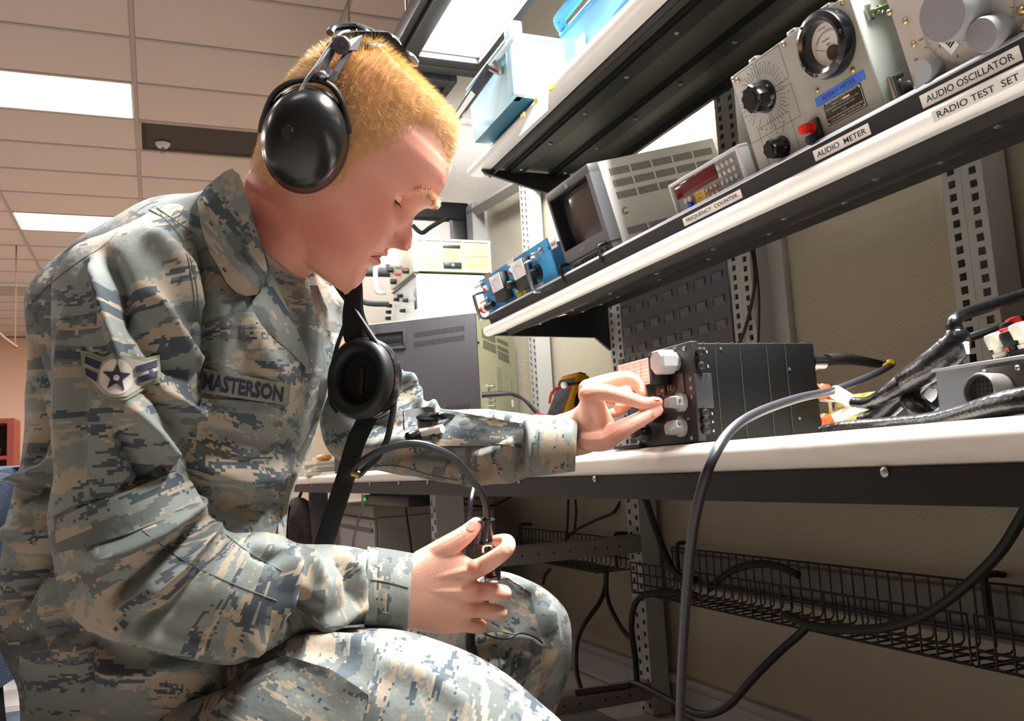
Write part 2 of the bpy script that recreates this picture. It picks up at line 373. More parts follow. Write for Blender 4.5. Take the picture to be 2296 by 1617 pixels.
for x in (-2.45, .6):
    bracket(mid, x, [(.945, 1.137), (1.293, 1.131), (1.343, 1.09), (1.343, 1.243)], SMI)
    bracket(top, x, [(.94, 1.657), (.95, 1.645), (1.135, 1.60), (1.343, 1.56), (1.343, 1.66)], TMI)
# black label strip with a grey capping along the middle shelf front
obj('label_strip', MB().rng((-2.44, 1.0), (.020, .026), (.028, .058)), BLKMETAL, mid)
obj('strip_cap', MB().prism([(-2.45, .025+.006*math.cos(a), .060+.005*math.sin(a)) for a in np.linspace(0, 2*math.pi, 9)[:-1]], (3.45, 0, 0)), mat('grey_extrusion', (150, 154, 160), .28, .6, var=.03), mid)
# ================================================================ instruments on the tilted middle shelf
def SL(px, py, yl):
    """point of the photo on the shelf-local plane y = yl, in shelf coordinates"""
    o = SMI@EYE; d = (SMI.to_3x3()@ray(px, py)); return o+d*((yl-o.y)/d.y)
def on_shelf(x, y, z=.0305): return SM@Matrix.Translation((x, y, z))
FRONT = Matrix(((1, 0, 0, 0), (0, 0, -1, 0), (0, 1, 0, 0), (0, 0, 0, 1)))      # text frame on a panel that faces -Y
def fr(x, y, z): return Matrix.Translation((x, y, z))@FRONT
SIDE = Matrix(((0, 0, 1, 0), (1, 0, 0, 0), (0, 1, 0, 0), (0, 0, 0, 1)))        # on a panel that faces +X
PANELGREY = mat('instrument_panel_grey', (150, 148, 140), .5, var=.05, vs=40)
def knob(par, c, r, h, m, name='knob', flutes=0, d=(0, -1, 0), skirt=True):
    k = MB(); c = V(c)
    if flutes:
        x, y, dd = frame_of(d); n = flutes*4; rings = []
        for hh, sc in ((.25, 1.0), (.3, 1.02), (.92, .96), (1.0, .88)):
            rings.append([c+dd*h*hh+(x*math.cos(2*math.pi*i/n)+y*math.sin(2*math.pi*i/n))*r*sc*(.93+.07*math.cos(flutes*2*math.pi*i/n)) for i in range(n)])
        k.loft(rings); k.lathe(c, d, [(.001, 0), (r*1.12, 0), (r*1.1, h*.12), (r*.9, h*.3), (.001, h*.31)], 24); k.lathe(c+dd*h, d, [(r*.55, -.001), (r*.55, .0012), (r*.45, .0014), (.001, .0008)], 20)
    else:
        k.lathe(c, d, [(.001, 0), (r*1.04, 0), (r, h*.1), (r*.98, h*.86), (r*.9, h), (.001, h*1.005)], 28)
    return obj(name, k, m, par)
def screw(par, c, r=.0045, m=STEEL, d=(0, -1, 0)):
    return obj('screw', MB().lathe(c, d, [(.0003, 0), (r, 0), (r, r*.35), (r*.6, r*.75), (.0003, r*.8)], 12), m, par)
# ---- colour CRT video monitor
GBODY = mat('monitor_case_grey', (214, 213, 208), .42, var=.03, vs=20, bump=.15, bs=900); GBEZ = mat('monitor_bezel_grey', (92, 92, 95), .45, var=.04)
w, dp, h = .228, .36, .237
t = thing('crt_monitor', 'grey video monitor with dark curved screen on the middle shelf', 'monitor', on_shelf(-1.914, .042))
obj('body', MB().rng((0, w), (.03, dp), (0, h), .003), GBODY, t)
b = MB(); b.rng((0, w), (0, .0295), (h-.019, h), .002); b.rng((0, .008), (0, .0295), (.085, h-.019)); b.rng((w-.018, w), (0, .0295), (.085, h-.019)); b.rng((0, w), (0, .0295), (.056, .085)); b.rng((.004, w-.004), (.004, .0295), (0, .056))
obj('bezel', b, GBEZ, t)
s = MB(); s.rng((.008, w-.018), (.027, .0295), (.085, h-.019)); s.prism([(.008, .001, .085), (.008, .027, .085), (.008, .027, h-.019), (.008, .001, h-.019)], (.004, 0, 0)); s.rng((.012, w-.018), (.001, .027), (h-.022, h-.019)); obj('screen_surround', s, mat('screen_surround_black', (20, 20, 24), .4, var=0), t)
n1, n2 = 14, 12; sv = []; sf = []
for i in range(n1+1):
    for j in range(n2+1):
        u, v2 = i/n1*2-1, j/n2*2-1
        sv.append((.034+(w-.062)*(i/n1), .0262-.010*(1-.55*u*u-.45*v2*v2), .090+(h-.116)*(j/n2)))
for i in range(n1):
    for j in range(n2): q = i*(n2+1)+j; sf.append((q, q+n2+1, q+n2+2, q+1))
o = obj('screen', MB().add(sv, sf), mat('crt_glass', (58, 50, 48), .16, var=.05, coat=.6), t, 80)
kp = obj('control_panel', MB().rng((.012, w-.012), (.0015, .0045), (.006, .053), .001), mat('monitor_controls_dark', (62, 61, 63), .5), t)
for k in range(8): knob(kp, (.084+.0165*k, .0015, .042), .0062, .008, BLACK)
for k in range(3):
    for q in range(2): obj('button', MB().box((.034+.014*k, .0005, .030+.014*q), (.007, .003, .006), None, .001), GBEZ if q else BLACK, kp)
for x in (-.001, w-.028): obj('handle', MB().tube([(x+.004, .004, .056), (x+.004, -.018, .055), (x+.004, -.022, .044), (x+.004, -.020, .012), (x+.004, .003, .006)], .0042, 8), BLACK, t)
obj('emblem', MB().box((w*.5, -.0006, h-.013), (.016, .0012, .013)), STEEL, t)
text('SONY', .008, mat('logo_silver', (150, 150, 152), .35, .5, var=0), t, fr(w*.42, 0, .0715), w=.032, bold=.02)
text('COLOR MONITOR', .0035, STEEL, t, fr(.03, 0, h-.013), w=.03)
vs_ = MB()
for zc in (.207, .179, .151, .067, .039):
    for g in range(5):
        for k in range(13):
            y = .052+.060*g+.0042*k
            if y < dp-.012: vs_.rng((w-.003, w+.0002), (y, y+.0021), (zc-.0085, zc+.0085))
stuff(obj('vent_slot_shade', vs_, NONE, t))  # raised dark blocks, the shade of the slots put into their colour
obj('side_screw', MB().lathe((w-.001, .062, .112), (1, 0, 0), [(.011, 0), (.011, .0015), (.007, .0012), (.006, .004), (.001, .0045)], 18), STEEL, t)
# ---- frequency counter
w, dp, h = .226, .26, .097
t = thing('frequency_counter', 'small bench frequency counter with red display and rows of keys beside the grey monitor', 'counter', on_shelf(-1.421, .040))
obj('body', MB().rng((.004, w-.004), (.022, dp), (.003, h-.003), .002), mat('counter_body', (112, 108, 106), .5), t)
b = MB(); b.rng((0, w), (0, .022), (h-.006, h), .002); b.rng((0, w), (0, .022), (0, .006), .002); b.rng((0, .006), (0, .022), (.005, h-.005), .002); b.rng((w-.012, w), (0, .022), (.005, h-.005), .002)
obj('bezel', b, mat('counter_bezel', (186, 184, 184), .4, var=.03), t)
obj('face_panel', MB().rng((.006, w-.012), (.005, .022), (.006, h-.006)), mat('counter_face', (134, 132, 134), .5), t)
obj('display', MB().rng((.012, .146), (.003, .005), (.062, .089), .001), mat('red_display', (88, 16, 24), .12, var=0, coat=.5), t)
pn = obj('key_panel', MB().rng((.098, .146), (.0042, .005), (.008, .058)), mat('brown_key_panel', (140, 102, 88), .5), t)
py_ = obj('key_panel', MB().rng((.066, .097), (.0042, .005), (.008, .058)), mat('yellow_key_panel', (214, 160, 60), .5), t); py_['label'] = 'yellow key panel'; pn['label'] = 'brown key panel'
KEY = mat('beige_key', (168, 166, 158), .45); 
kmesh = MB().box((0, 0, 0), (.0068, .005, .006), None, .0014).mesh('key', KEY)
for i in range(3):
    for j in range(4): inst('key', kmesh, pn, (.108+.0135*i, .003, .014+.0125*j))
kg = MB().lathe((0, 0, 0), (0, -1, 0), [(.0005, 0), (.0046, 0), (.0042, .004), (.0005, .0044)], 10).mesh('key', KEY)
for i in range(4):
    for j in range(5): inst('key', kg, t, (.157+.0135*i, .004, .02+.0145*j))
for (x, z, m) in ((.018, .014, RED), (.05, .04, mat('blue_key', (40, 60, 190), .4)), (.042, .052, KEY), (.055, .052, KEY), (.028, .03, KEY), (.054, .027, KEY), (.054, .014, KEY)):
    o = obj('key', MB().lathe((x, .004, z), (0, -1, 0), [(.0005, 0), (.0062, 0), (.0055, .006), (.0005, .0065)], 12), m, t)
    if m is not KEY: o['label'] = 'red push button' if m is RED else 'blue push button'
for i in range(6): text('GATE FREQ AUX TIME RATIO CHK'.split()[i], .0026, INK, t, fr(.080, .0041, .0145+.0078*i), w=.014)
for x, z, m in ((.128, .018, YELLOW), (.146, .021, YELLOW), (.170, .022, BLACK), (.19, .022, BLACK)):
    o = obj('connector_cap', MB().lathe((x, .004, z), (0, -1, 0), [(.004, 0), (.008, .006), (.0085, .016), (.0075, .02), (.0005, .021)], 14), m, t); o['label'] = 'yellow connector cap' if m is YELLOW else 'black connector'
# ---- audio level meter
x0 = -1.163; w, dp, h = .276, .16, .204
t = thing('audio_meter', 'grey cased audio meter with round black-rimmed dial and fluted knob', 'meter', on_shelf(x0, .040))
def am(px, py): q = SL(px, py, .038); return q.x-x0, q.z-.0305
CASE = mat('pale_green_case', (196, 204, 194), .38, var=.03, vs=15)
obj('front_panel', MB().rng((0, w), (0, .004), (0, h), .0012), PANELGREY, t)
obj('case', MB().rng((.004, w-.003), (.0045, dp), (.002, h-.003), .004), CASE, t)
for px, py in ((1652, 180), (1752, 90), (1885, 2), (1640, 172), (1830, 203), (1910, 157), (1940, 262), (1790, 345), (1868, 302)):
    q = am(px, py)
    if 0 < q[0] < w and 0 < q[1] < h+.004: screw(t, (q[0], 0, min(q[1], h-.006)), .0042, mat('brass_screw', (190, 170, 130), .3, .9))
for px in (.055, .150, .225):
    obj('lid_clip', MB().box((px, .012, h+.003), (.018, .014, .010), None, .002), STEEL, t)
cx, cz = am(1858, 98)
g = MB().lathe((cx, 0, cz), (0, -1, 0), [(.001, 0), (.049, 0), (.050, .010), (.047, .019), (.040, .023), (.034, .020), (.031, .010), (.0305, .004)], 48)
mr = obj('meter_rim', g, mat('bakelite_black', (16, 16, 19), .18, var=0, coat=.4), t)
obj('dial_face', MB().lathe((cx, 0, cz), (0, -1, 0), [(.001, .003), (.032, .003), (.032, .0045), (.001, .0046)], 40), mat('dial_white', (214, 210, 206), .5, var=.02), t)
tk = MB(); rk = MB()
def tick(mb, cx, cz, a, r0, r1, wd, y):
    ca, sa = math.cos(a), math.sin(a); p = [(cx+ca*r0-sa*wd, cz+sa*r0+ca*wd), (cx+ca*r1-sa*wd, cz+sa*r1+ca*wd), (cx+ca*r1+sa*wd, cz+sa*r1-ca*wd), (cx+ca*r0+sa*wd, cz+sa*r0-ca*wd)]
    mb.add([(a_, y, b_) for a_, b_ in p], [(0, 1, 2, 3)])
for k in range(25): tick(tk if k % 6 else rk, cx+.004, cz-.014, R(45+3.9*k), .030 if k % 3 else .0285, .0325, .00022, -.0049)
for k in range(24): tick(tk, cx+.004, cz-.014, R(45+3.9*k+1.9), .0318, .0322, .0012, -.0049)
dl = stuff(obj('scale_marks', tk, INK, t)); stuff(obj('scale_marks', rk, RED, t))
nd = MB(); tick(nd, cx+.004, cz-.014, R(150), .006, .031, .00035, -.007); obj('needle', nd, INK, t)
text('DECIBELS', .0026, INK, t, fr(cx, -.0049, cz+.006), w=.014); text('dBm', .003, INK, t, fr(cx+.002, -.0049, cz-.001), w=.008); text('AUDIO LEVEL', .002, INK, t, fr(cx-.002, -.0049, cz+.024), w=.016)
obj('pivot_window', MB().lathe((cx+.006, -.004, cz-.016), (0, -1, 0), [(.001, 0), (.0115, 0), (.011, .003), (.001, .0034)], 20), mat('dark_amber', (60, 34, 20), .3, var=.6, vs=220), t)
for k, a in enumerate((120, 0, 240)): screw(t, (cx+.0425*math.cos(R(a)), -.0205, cz+.0425*math.sin(R(a))), .003, BLACK)
kx, kz = am(1712, 217)
knob(t, (kx, 0, kz), .024, .030, mat('bakelite_black', (16, 16, 19), .18), flutes=9)
ln = MB()
for k in range(44):
    a = R(-128+360/44*k*.97)
    if 235 < (-128+360/44*k*.97) % 360 < 250: continue
    tick(ln, kx, kz, a, .036, .047+.004*abs(math.sin(2*a)), .0003, -.0004)
def rrect(mb, x1, x2, z1, z2, wd=.0003, y=-.0004, skip=()):
    for (a, b, c, d) in ((x1, z1, x2, z1), (x2, z1, x2, z2), (x2, z2, x1, z2), (x1, z2, x1, z1)):
        e = wd; mb.add([(min(a, c)-e, y, min(b, d)-e), (max(a, c)+e, y, min(b, d)-e), (max(a, c)+e, y, max(b, d)+e), (min(a, c)-e, y, max(b, d)+e)], [(0, 1, 2, 3)])
rrect(ln, kx-.062, kx-.003, kz+.004, kz+.058); rrect(ln, kx+.003, kx+.062, kz+.004, kz+.058); rrect(ln, kx-.062, kx-.003, kz-.058, kz-.004); rrect(ln, kx+.003, kx+.062, kz-.058, kz-.004)
stuff(obj('panel_lines', ln, INK, t))
tn = 0
for k in range(32):
    a = R(-120+11.6*k); rr = .055
    if abs(math.cos(a)) > .995: continue
    text(str((75, 100, 125, 150, 40, 50, 60, 200)[k % 8]), .0024, INK, t, fr(kx+rr*math.cos(a)*1.0, -.0004, kz+rr*math.sin(a)*.95), 'scale_number')
sx, sz = am(1752, 330)
knob(t, (sx, 0, sz), .0165, .028, mat('bakelite_black', (16, 16, 19), .18), flutes=8)
ln = MB()
for a in (60, 95, 130, 165): tick(ln, sx, sz, R(a), .024, .034, .0003, -.0004)
rrect(ln, sx-.04, sx+.036, sz-.03, sz+.046); stuff(obj('panel_lines', ln, INK, t))
for a, s_ in ((60, '+20'), (95, '+10'), (130, '0'), (165, '-20')): text(s_, .003, INK, t, fr(sx+.04*math.cos(R(a)), -.0004, sz+.04*math.sin(R(a))), 'scale_number')
rx, rz = am(1822, 290)
pb = obj('binding_post', MB().box((rx+.008, -.004, rz-.008), (.022, .008, .044), None, .004), BLACK, t)
knob(pb, (rx+.006, -.006, rz+.002), .0085, .024, RED, 'post_cap', 6); knob(pb, (rx+.009, -.006, rz-.017), .0085, .02, BLACK, 'post_cap', 6)
na = [am(*p) for p in ((1840, 236), (1926, 186), (1944, 238), (1856, 283))]
nx, nz = sum(q[0] for q in na)/4, sum(q[1] for q in na)/4; nw = (na[1][0]-na[0][0]+na[2][0]-na[3][0])/2; nh = (na[0][1]-na[3][1]+na[1][1]-na[2][1])/2
pl = obj('nameplate', MB().box((nx, -.0006, nz), (nw, .0012, nh), None, .0004), mat('nameplate_black', (24, 22, 20), .4, var=0), t)
BR = mat('plate_lettering', (200, 190, 168), .4, .3, var=0); f = MB(); rrect(f, nx-nw/2+.0012, nx+nw/2-.0012, nz-nh/2+.0012, nz+nh/2-.0012, .0005, -.0013); obj('plate_border', f, BR, pl)
for k, (s_, ww) in enumerate((('METER, AUDIO LEVEL TS-585D/U', .8), ('SERIAL NO.', .3), ('INDUSTRIAL INSTRUMENTS, INC.', .85), ('CONTRACT NOAS-F7297', .6), ('U.S.', .12), ('CAUTION: READ INSTRUCTIONS PACKED', .92), ('WITH EQUIPMENT BEFORE USING.', .8))):
    text(s_, nh*.062 if k < 5 else nh*.075, BR, pl, fr(nx-(nw*.1 if k == 1 else 0), -.0013, nz+nh*(.40-.128*k)), w=nw*ww, bold=.01)
obj('serial_tag', MB().box((nx+nw*.12, -.0014, nz+nh*.272), (nw*.17, .0006, nh*.085)), mat('serial_pink', (226, 190, 170), .5), pl)
for sx_ in (-1, 1):
    for sz_ in (-1, 1): screw(pl, (nx+sx_*(nw/2-.003), -.0012, nz+sz_*(nh/2-.003)), .002)
ta = [am(*p) for p in ((1825, 222), (1934, 158), (1941, 177), (1829, 238))]
tx, tz = sum(q[0] for q in ta)/4, sum(q[1] for q in ta)/4; tw = abs(ta[1][0]-ta[0][0]); th = .0135
tp = obj('blue_tape', MB().box((tx, -.0003, tz), (tw, .0006, th), Matrix.Rotation(R(-.5), 3, 'Y')), mat('painter_tape_blue', (52, 104, 204), .6, var=.06), t); tp['label'] = 'strip of blue tape lettered AUDIO METER'
text('AUDIO  METER', .0062, mat('tape_ink', (28, 50, 120), .6, var=0), tp, fr(tx-.002, -.0007, tz), w=tw*.68)
# side of the case: strap handle, clasp
zz = SMI.to_3x3()
def sidept(px, py):
    o = SMI@EYE; d = SMI.to_3x3()@ray(px, py); q = o+d*((x0+w-.003-o.x)/d.x); return q.y-.040, q.z-.0305
a, b = sidept(1952, 30), sidept(2020, 8)
GRN = mat('green_webbing', (112, 148, 84), .85, var=.15, vs=400, bump=.6, bs=700)
st = obj('carry_strap', MB().tube([(w-.001, a[0]-.004, a[1]), (w+.004, a[0]+.03, a[1]+.004), (w+.007, a[0]+.08, a[1]+.004), (w+.0, a[0]+.125, a[1])], .011, 10, 6, .22, up=(0, 0, 1)), GRN, t)
obj('strap_tip', MB().box((w+.001, a[0]-.006, a[1]), (.005, .012, .023), None, .002), STEEL, st)
obj('rivet', MB().lathe((w+.003, a[0]+.010, a[1]+.001), (1, 0, 0), [(.007, 0), (.0068, .002), (.004, .0022), (.0036, .0035), (.001, .0042)], 18), CHROME, st)
a = sidept(2000, 205)
cl = obj('clasp', MB().box((w+.002, a[0]+.004, a[1]), (.008, .022, .03), None, .003), STEEL, t)
obj('clasp_roller', MB().cyl((w+.008, a[0]-.008, a[1]-.014), (w+.008, a[0]-.008, a[1]+.016), .0065, n=12), STEEL, cl); obj('clasp_lever', MB().box((w+.010, a[0]+.012, a[1]-.002), (.008, .022, .018), None, .003), mat('dull_nickel', (140, 142, 138), .35, .8), cl); obj('clasp_spring', MB().cyl((w+.009, a[0]-.012, a[1]+.014), (w+.009, a[0]+.012, a[1]+.018), .005, n=10), STEEL, cl)
a = am(1693, 372)
c2 = obj('clasp', MB().box((-.004, .02, .02), (.008, .02, .03), None, .003), STEEL, t); obj('clasp_roller', MB().cyl((-.009, .012, .006), (-.009, .012, .036), .006, n=12), CHROME, c2)
# ---- audio oscillator
x0 = -.832; w, dp, h = .44, .22, .19
t = thing('audio_oscillator', 'beige-grey audio oscillator with large grey tuning knob and engraved dial at upper right', 'oscillator', on_shelf(x0, .040))
OSC = mat('oscillator_panel', (166, 156, 148), .5, var=.06, vs=90)
obj('front_panel', MB().rng((0, w), (0, .004), (0, h), .001), OSC, t); obj('case', MB().rng((.006, w-.006), (.0045, dp), (.003, h-.004), .003), DARKGREY, t)
KN = mat('satin_grey_knob', (150, 151, 156), .42, var=.03); KNF = mat('satin_grey_knob_face', (120, 117, 122), .5, var=.03)
q0 = am(2150, 12); kx, kz = q0[0]+x0*0, q0[1]
q = SL(2165, 25, .038); kx, kz = q.x-x0, q.z-.0305
obj('dial_plate', MB().lathe((kx, 0, kz), (0, -1, 0), [(.001, 0), (.066, 0), (.066, .0015), (.001, .0016)], 48), mat('dial_plate_grey', (170, 166, 158), .4, var=.04), t)
ln = MB()
for k in range(90): tick(ln, kx, kz, R(160+2.2*k), .0615 if k % 5 else .058, .0655, .00028, -.0018)
stuff(obj('scale_marks', ln, INK, t))
for k in range(5): text(str(2+2*k), .005, INK, t, fr(kx+.053*math.cos(R(172+33*k)), -.0018, kz+.053*math.sin(R(172+33*k))), 'scale_number')
kk = knob(t, (kx, 0, kz), .034, .045, KN, 'tuning_knob'); obj('knob_face', MB().lathe((kx, -.0448, kz), (0, -1, 0), [(.001, 0), (.0315, 0), (.0315, .001), (.001, .0011)], 32), KNF, kk)
q = SL(2240, 72, .038); k2 = knob(t, (q.x-x0, 0, q.z-.0305), .0215, .034, KN); obj('knob_face', MB().lathe((q.x-x0, -.0338, q.z-.0305), (0, -1, 0), [(.001, 0), (.0195, 0), (.0195, .001), (.001, .0011)], 28), KNF, k2)
q = SL(2092, 156, .038); sx, sz = q.x-x0, q.z-.0305
pk = MB(); pk.lathe((sx, 0, sz), (0, -1, 0), [(.001, 0), (.0165, 0), (.016, .012), (.014, .022), (.001, .0225)], 24); pk.prism([(sx-.013, -.005, sz-.002), (sx-.022, -.006, sz-.014), (sx-.015, -.006, sz-.019), (sx+.003, -.005, sz-.013)], (0, -.014, 0)); obj('range_knob', pk, KN, t)
for k, s_ in enumerate(('1K', '10', '100', '1KC', '10KC', 'X100', '1MC')): text(s_, .0035, INK, t, fr(sx+.031*math.cos(R(215-42*k)), -.0003, sz+.031*math.sin(R(215-42*k))), 'scale_number')
text('FREQUENCY RANGE', .0035, INK, t, fr(sx+.012, -.0003, sz+.043), w=.04)
bc = SL(2118, 82, .038); bx, bz = bc.x-x0, bc.z-.0305
bt = obj('barcode_label', MB().box((bx-.003, -.0023, bz), (.05, .0006, .016), Matrix.Rotation(R(62), 3, 'Y')), PAPER, t)
bar = MB(); random.seed(3); u = -.019
while u < .019:
    wd = random.choice((.0007, .0012, .0017, .0024)); m_ = Matrix.Rotation(R(62), 3, 'Y'); bar.box(V((bx-.003, -.0027, bz))+m_@V((u, 0, .002)), (wd, .0003, .009), m_); u += wd+random.choice((.0007, .0012))
stuff(obj('bars', bar, INK, bt))
for px, py in ((1992, 28), (2027, 48), (2046, 100), (2145, 156), (2288, 25), (2296, 62)):
    q = SL(px, py, .038); screw(t, (q.x-x0, 0, q.z-.0305), .0055 if px > 2200 else .0042, mat('brass_screw', (190, 170, 130), .3, .9))
q = SL(2190, 134, .038); text('VERNIER OUTPUT', .004, mat('brown_ink', (150, 110, 80), .6, var=0), t, fr(q.x-x0, -.0003, q.z-.0305), w=.07)
# ---- blue rack panel instrument
x0 = -2.478; w, h = .505, .141
t = thing('rack_instrument', 'bright blue rack panel with two square meters and chrome handles at the shelf end', 'panel', on_shelf(x0, .040))
BLUE = mat('rack_panel_blue', (62, 158, 220), .42, var=.05, vs=20)
pb = MB(); n = [(0, 0), (w, 0), (w, .022), (w-.010, .022), (w-.010, .030), (w, .030), (w, h-.030), (w-.010, h-.030), (w-.010, h-.022), (w, h-.022), (w, h), (0, h), (0, h-.022), (.010, h-.022), (.010, h-.030), (0, h-.030), (0, .030), (.010, .030), (.010, .022), (0, .022)]
pb.prism([(x, 0, z) for x, z in n], (0, .004, 0)); obj('panel', pb, BLUE, t)
obj('chassis', MB().rng((.03, w-.03), (.005, .16), (.004, h-.01), .002), mat('chassis_blue', (52, 120, 178), .5), t)
def bp_(px, py): q = SL(px, py, .038); return q.x-x0, q.z-.0305
for (px, py) in ((1130, 638), (1180, 608)):
    x, z = bp_(px, py)
    mt = obj('panel_meter', MB().box((x, -.012, z-.006), (.082, .024, .078), None, .002), mat('meter_black', (40, 38, 40), .4), t)
    obj('meter_face', MB().box((x, -.0245, z+.010), (.078, .003, .046), None, .001), mat('meter_face_white', (226, 224, 226), .35, var=.02), mt)
    ln = MB()
    for k in range(17): tick(ln, x, z-.016, R(50+5*k), .034, .038, .0004, -.0262)
    stuff(obj('scale_marks', ln, INK, mt)); nd = MB(); tick(nd, x, z-.016, R(128), .006, .036, .0005, -.0264); obj('needle', nd, INK, mt)
for (px, py) in ((1161, 635), (1207, 610)):
    x, z = bp_(px, py); knob(t, (x, 0, z), .021, .006, BLACK, 'knob'); knob(t, (x, -.006, z), .012, .028, BLACK, 'knob')
for (px, py) in ((1092, 645), (1150, 607), (1199, 580)):
    x, z = bp_(px, py); l = obj('indicator_lamp', MB().lathe((x, 0, z), (0, -1, 0), [(.001, 0), (.009, 0), (.009, .006), (.007, .012), (.001, .014)], 16), WHITE, t); obj('jewel', MB().lathe((x, -.0125, z-.003), (0, -1, 0), [(.006, -.003), (.0055, .002), (.001, .003)], 12), RED, l)
for (px, py) in ((1093, 672), (1212, 562), (1081, 638)):
    x, z = bp_(px, py); s_ = obj('toggle_switch', MB().lathe((x, 0, z), (0, -1, 0), [(.001, 0), (.009, 0), (.009, .003), (.006, .006), (.001, .007)], 12), STEEL, t); obj('lever', MB().cyl((x, -.005, z), (x-.010, -.026, z-.004), .0028, .0042, 10), CHROME, s_)
for xa in (.036, w-.064):
    zt, zb = (h*.72, h*.16)
    hd = obj('handle', MB().tube([(xa, 0, zt), (xa, -.038, zt), (xa, -.046, zt-.010), (xa, -.046, zb+.010), (xa, -.038, zb), (xa, 0, zb)], .0055, 10, 5), CHROME, t)
for (p, ww, hh, m, lb) in (((1240, 548), .034, .02, PAPER, 'white label'), ((1143, 588), .045, .014, PAPER, 'white label'), ((1093, 622), .05, .022, mat('brown_tag', (150, 130, 118), .5), 'brown tag'), ((1168, 659), .064, .032, mat('yellow_tape', (226, 196, 84), .6), 'yellow handwritten label'), ((1210, 642), .055, .014, PAPER, 'white label')):
    x, z = bp_(*p); q = obj('label_plate', MB().box((x, -.0006, z), (ww, .0012, hh)), m, t); q['label'] = lb
    if 'yellow' in lb: text('PTM  BAT', .008, INK, q, fr(x, -.0013, z+.005), w=.045); text('SUPPLY', .006, INK, q, fr(x, -.0013, z-.008), w=.034)
    elif ww < .04: text('84008', .008, INK, q, fr(x, -.0013, z), w=.024)
x, z = bp_(1103, 647); obj('fuse_holder', MB().box((x+.004, -.004, z-.006), (.018, .008, .03), None, .002), DARKGREY, t)
x, z = bp_(1100, 690); c = obj('plug', MB().cyl((x-.02, -.02, z+.002), (x+.052, -.012, z+.004), .011, .009, 12), BLACK, t); obj('plug_ring', MB().cyl((x-.018, -.02, z+.002), (x-.004, -.0185, z+.0025), .013, n=14), RED, c); obj('plug_ring', MB().cyl((x-.003, -.0185, z+.0025), (x+.010, -.017, z+.003), .0125, n=14), WHITE, c)
# ---- lettered labels on the shelf edge
for s_, pa, pb_, hh in (('FREQUENCY  COUNTER', (1532, 497), (1665, 441), .0155), ('AUDIO  METER', (1824, 345), (1950, 288), .0165), ('AUDIO OSCILLATOR', (2064, 224), (2287, 112), .0175)):
    a, b = SL(*pa, .0195), SL(*pb_, .0195); zc = .0435; x = (a.x+b.x)/2; ww = b.x-a.x
    q = obj('label_plate', MB().box((x, .0196, zc), (ww, .0012, hh)), PAPER, mid); q['label'] = 'white shelf label reading '+s_.replace('  ', ' ')
    text(s_, hh*.50, INK, q, fr(x, .0189, zc), w=ww*.88, bold=.005)
a, b = SL(2100, 262, .0), SL(2292, 172, .0); x = (a.x+b.x)/2
q = obj('label_plate', MB().box((x, -.0004, .0158), (b.x-a.x+.01, .0010, .0145)), mat('clear_label_tape', (214, 212, 208), .35), mid); q['label'] = 'clear shelf label reading RADIO TEST SET'
text('RADIO TEST  SET', .0082, INK, q, fr(x, -.0010, .0158), w=(b.x-a.x)*.96, bold=.005)
# ================================================================ things on the worktop
def K(l): return [PD(*p) for p in l]
def cable(name, label, pts, r, m=RUBBER, n=8, sub=6, group=None, cat='cable'):
    return tag(obj(name, MB().tube(pts, r, n, sub), m), label, cat, group)
# ---- UHF radio control unit
RX0, RX1, RY0, RY1, RZ1 = -1.067, -.920, .618, .814, .878
RB = mat('radio_black_crackle', (8, 8, 9), .5, spec=.25, var=.12, vs=60, bump=.15, bs=900); RF = mat('radio_front_black', (24, 22, 22), .45, var=.1)
GK = mat('grey_radio_knob', (165, 166, 166), .45, var=.04); WL = mat('white_panel_lettering', (210, 205, 196), .5, var=0)
t = thing('uhf_radio', 'black boxy radio unit with grey pointer knobs at the front edge of the bench', 'radio', at(0, 0, TOPZ))
def Z(z): return z-TOPZ
obj('body', MB().rng((RX0, RX1), (RY0+.012, RY1), (.001, RZ1-TOPZ), .0025), RB, t)
for k, y in enumerate((.655, .693, .735, .765)): obj('cover_seam', MB().rng((RX1-.001, RX1+.0006), (y, y+.0012), (.003, Z(RZ1)-.003)), mat('seam_brown', (50, 44, 36), .6), t)
sh = MB().lathe((0, 0, 0), (1, 0, 0), [(.0003, 0), (.0022, 0), (.0018, .0012), (.0003, .0014)], 8).mesh('screw', STEEL)
for y, z in ((.77, .09), (.778, .025), (.64, .117), (.665, .117)): inst('screw', sh, t, (RX1, y, z))
for k in range(8): obj('rivet', MB().box((RX1-.002, .64+.022*k, Z(RZ1)+.0004), (.004, .002, .0012)), STEEL, t)
fp = obj('front_panel', MB().rng((RX0, RX1+.004), (RY0, RY0+.0118), (.001, Z(.880)), .002), RF, t)
obj('side_plate', MB().rng((RX1+.0002, RX1+.006), (.6185, .644), (.042, .086), .0015), mat('radio_side_plate', (42, 42, 46), .5), t)
for zz in (Z(.866), Z(.848), Z(.789), Z(.779), Z(.768)):
    th_ = obj('thumb_screw', MB().lathe((RX1+.004, .629, zz), (1, -.25, 0), [(.0005, 0), (.0048, 0), (.0052, .002), (.0052, .006), (.003, .007), (.0005, .0072)], 14), BLACK, t); obj('screw_tip', MB().sphere((RX1+.0085, .6375, zz-.001), .0018, 8, 6), CHROME, th_)
cbx = obj('card_box', MB().rng((-1.055, -.968), (.590, RY0), (.078, Z(.873)), .0015), RF, t)
cd = obj('frequency_card', MB().rng((-1.052, -.972), (.5888, .5898), (.080, Z(.867))), mat('pink_card', (238, 214, 206), .6, var=.02), cbx)
ln = MB()
for k in range(7): ln.rng((-1.050, -.974), (.5884, .5887), (.083+.0045*k, .0834+.0045*k))
for k in range(4): ln.rng((-1.040+.016*k, -1.0396+.016*k), (.5884, .5887), (.083, .110))
stuff(obj('card_lines', ln, mat('card_red_lines', (206, 120, 110), .6, var=0), cd))
hh = MB()
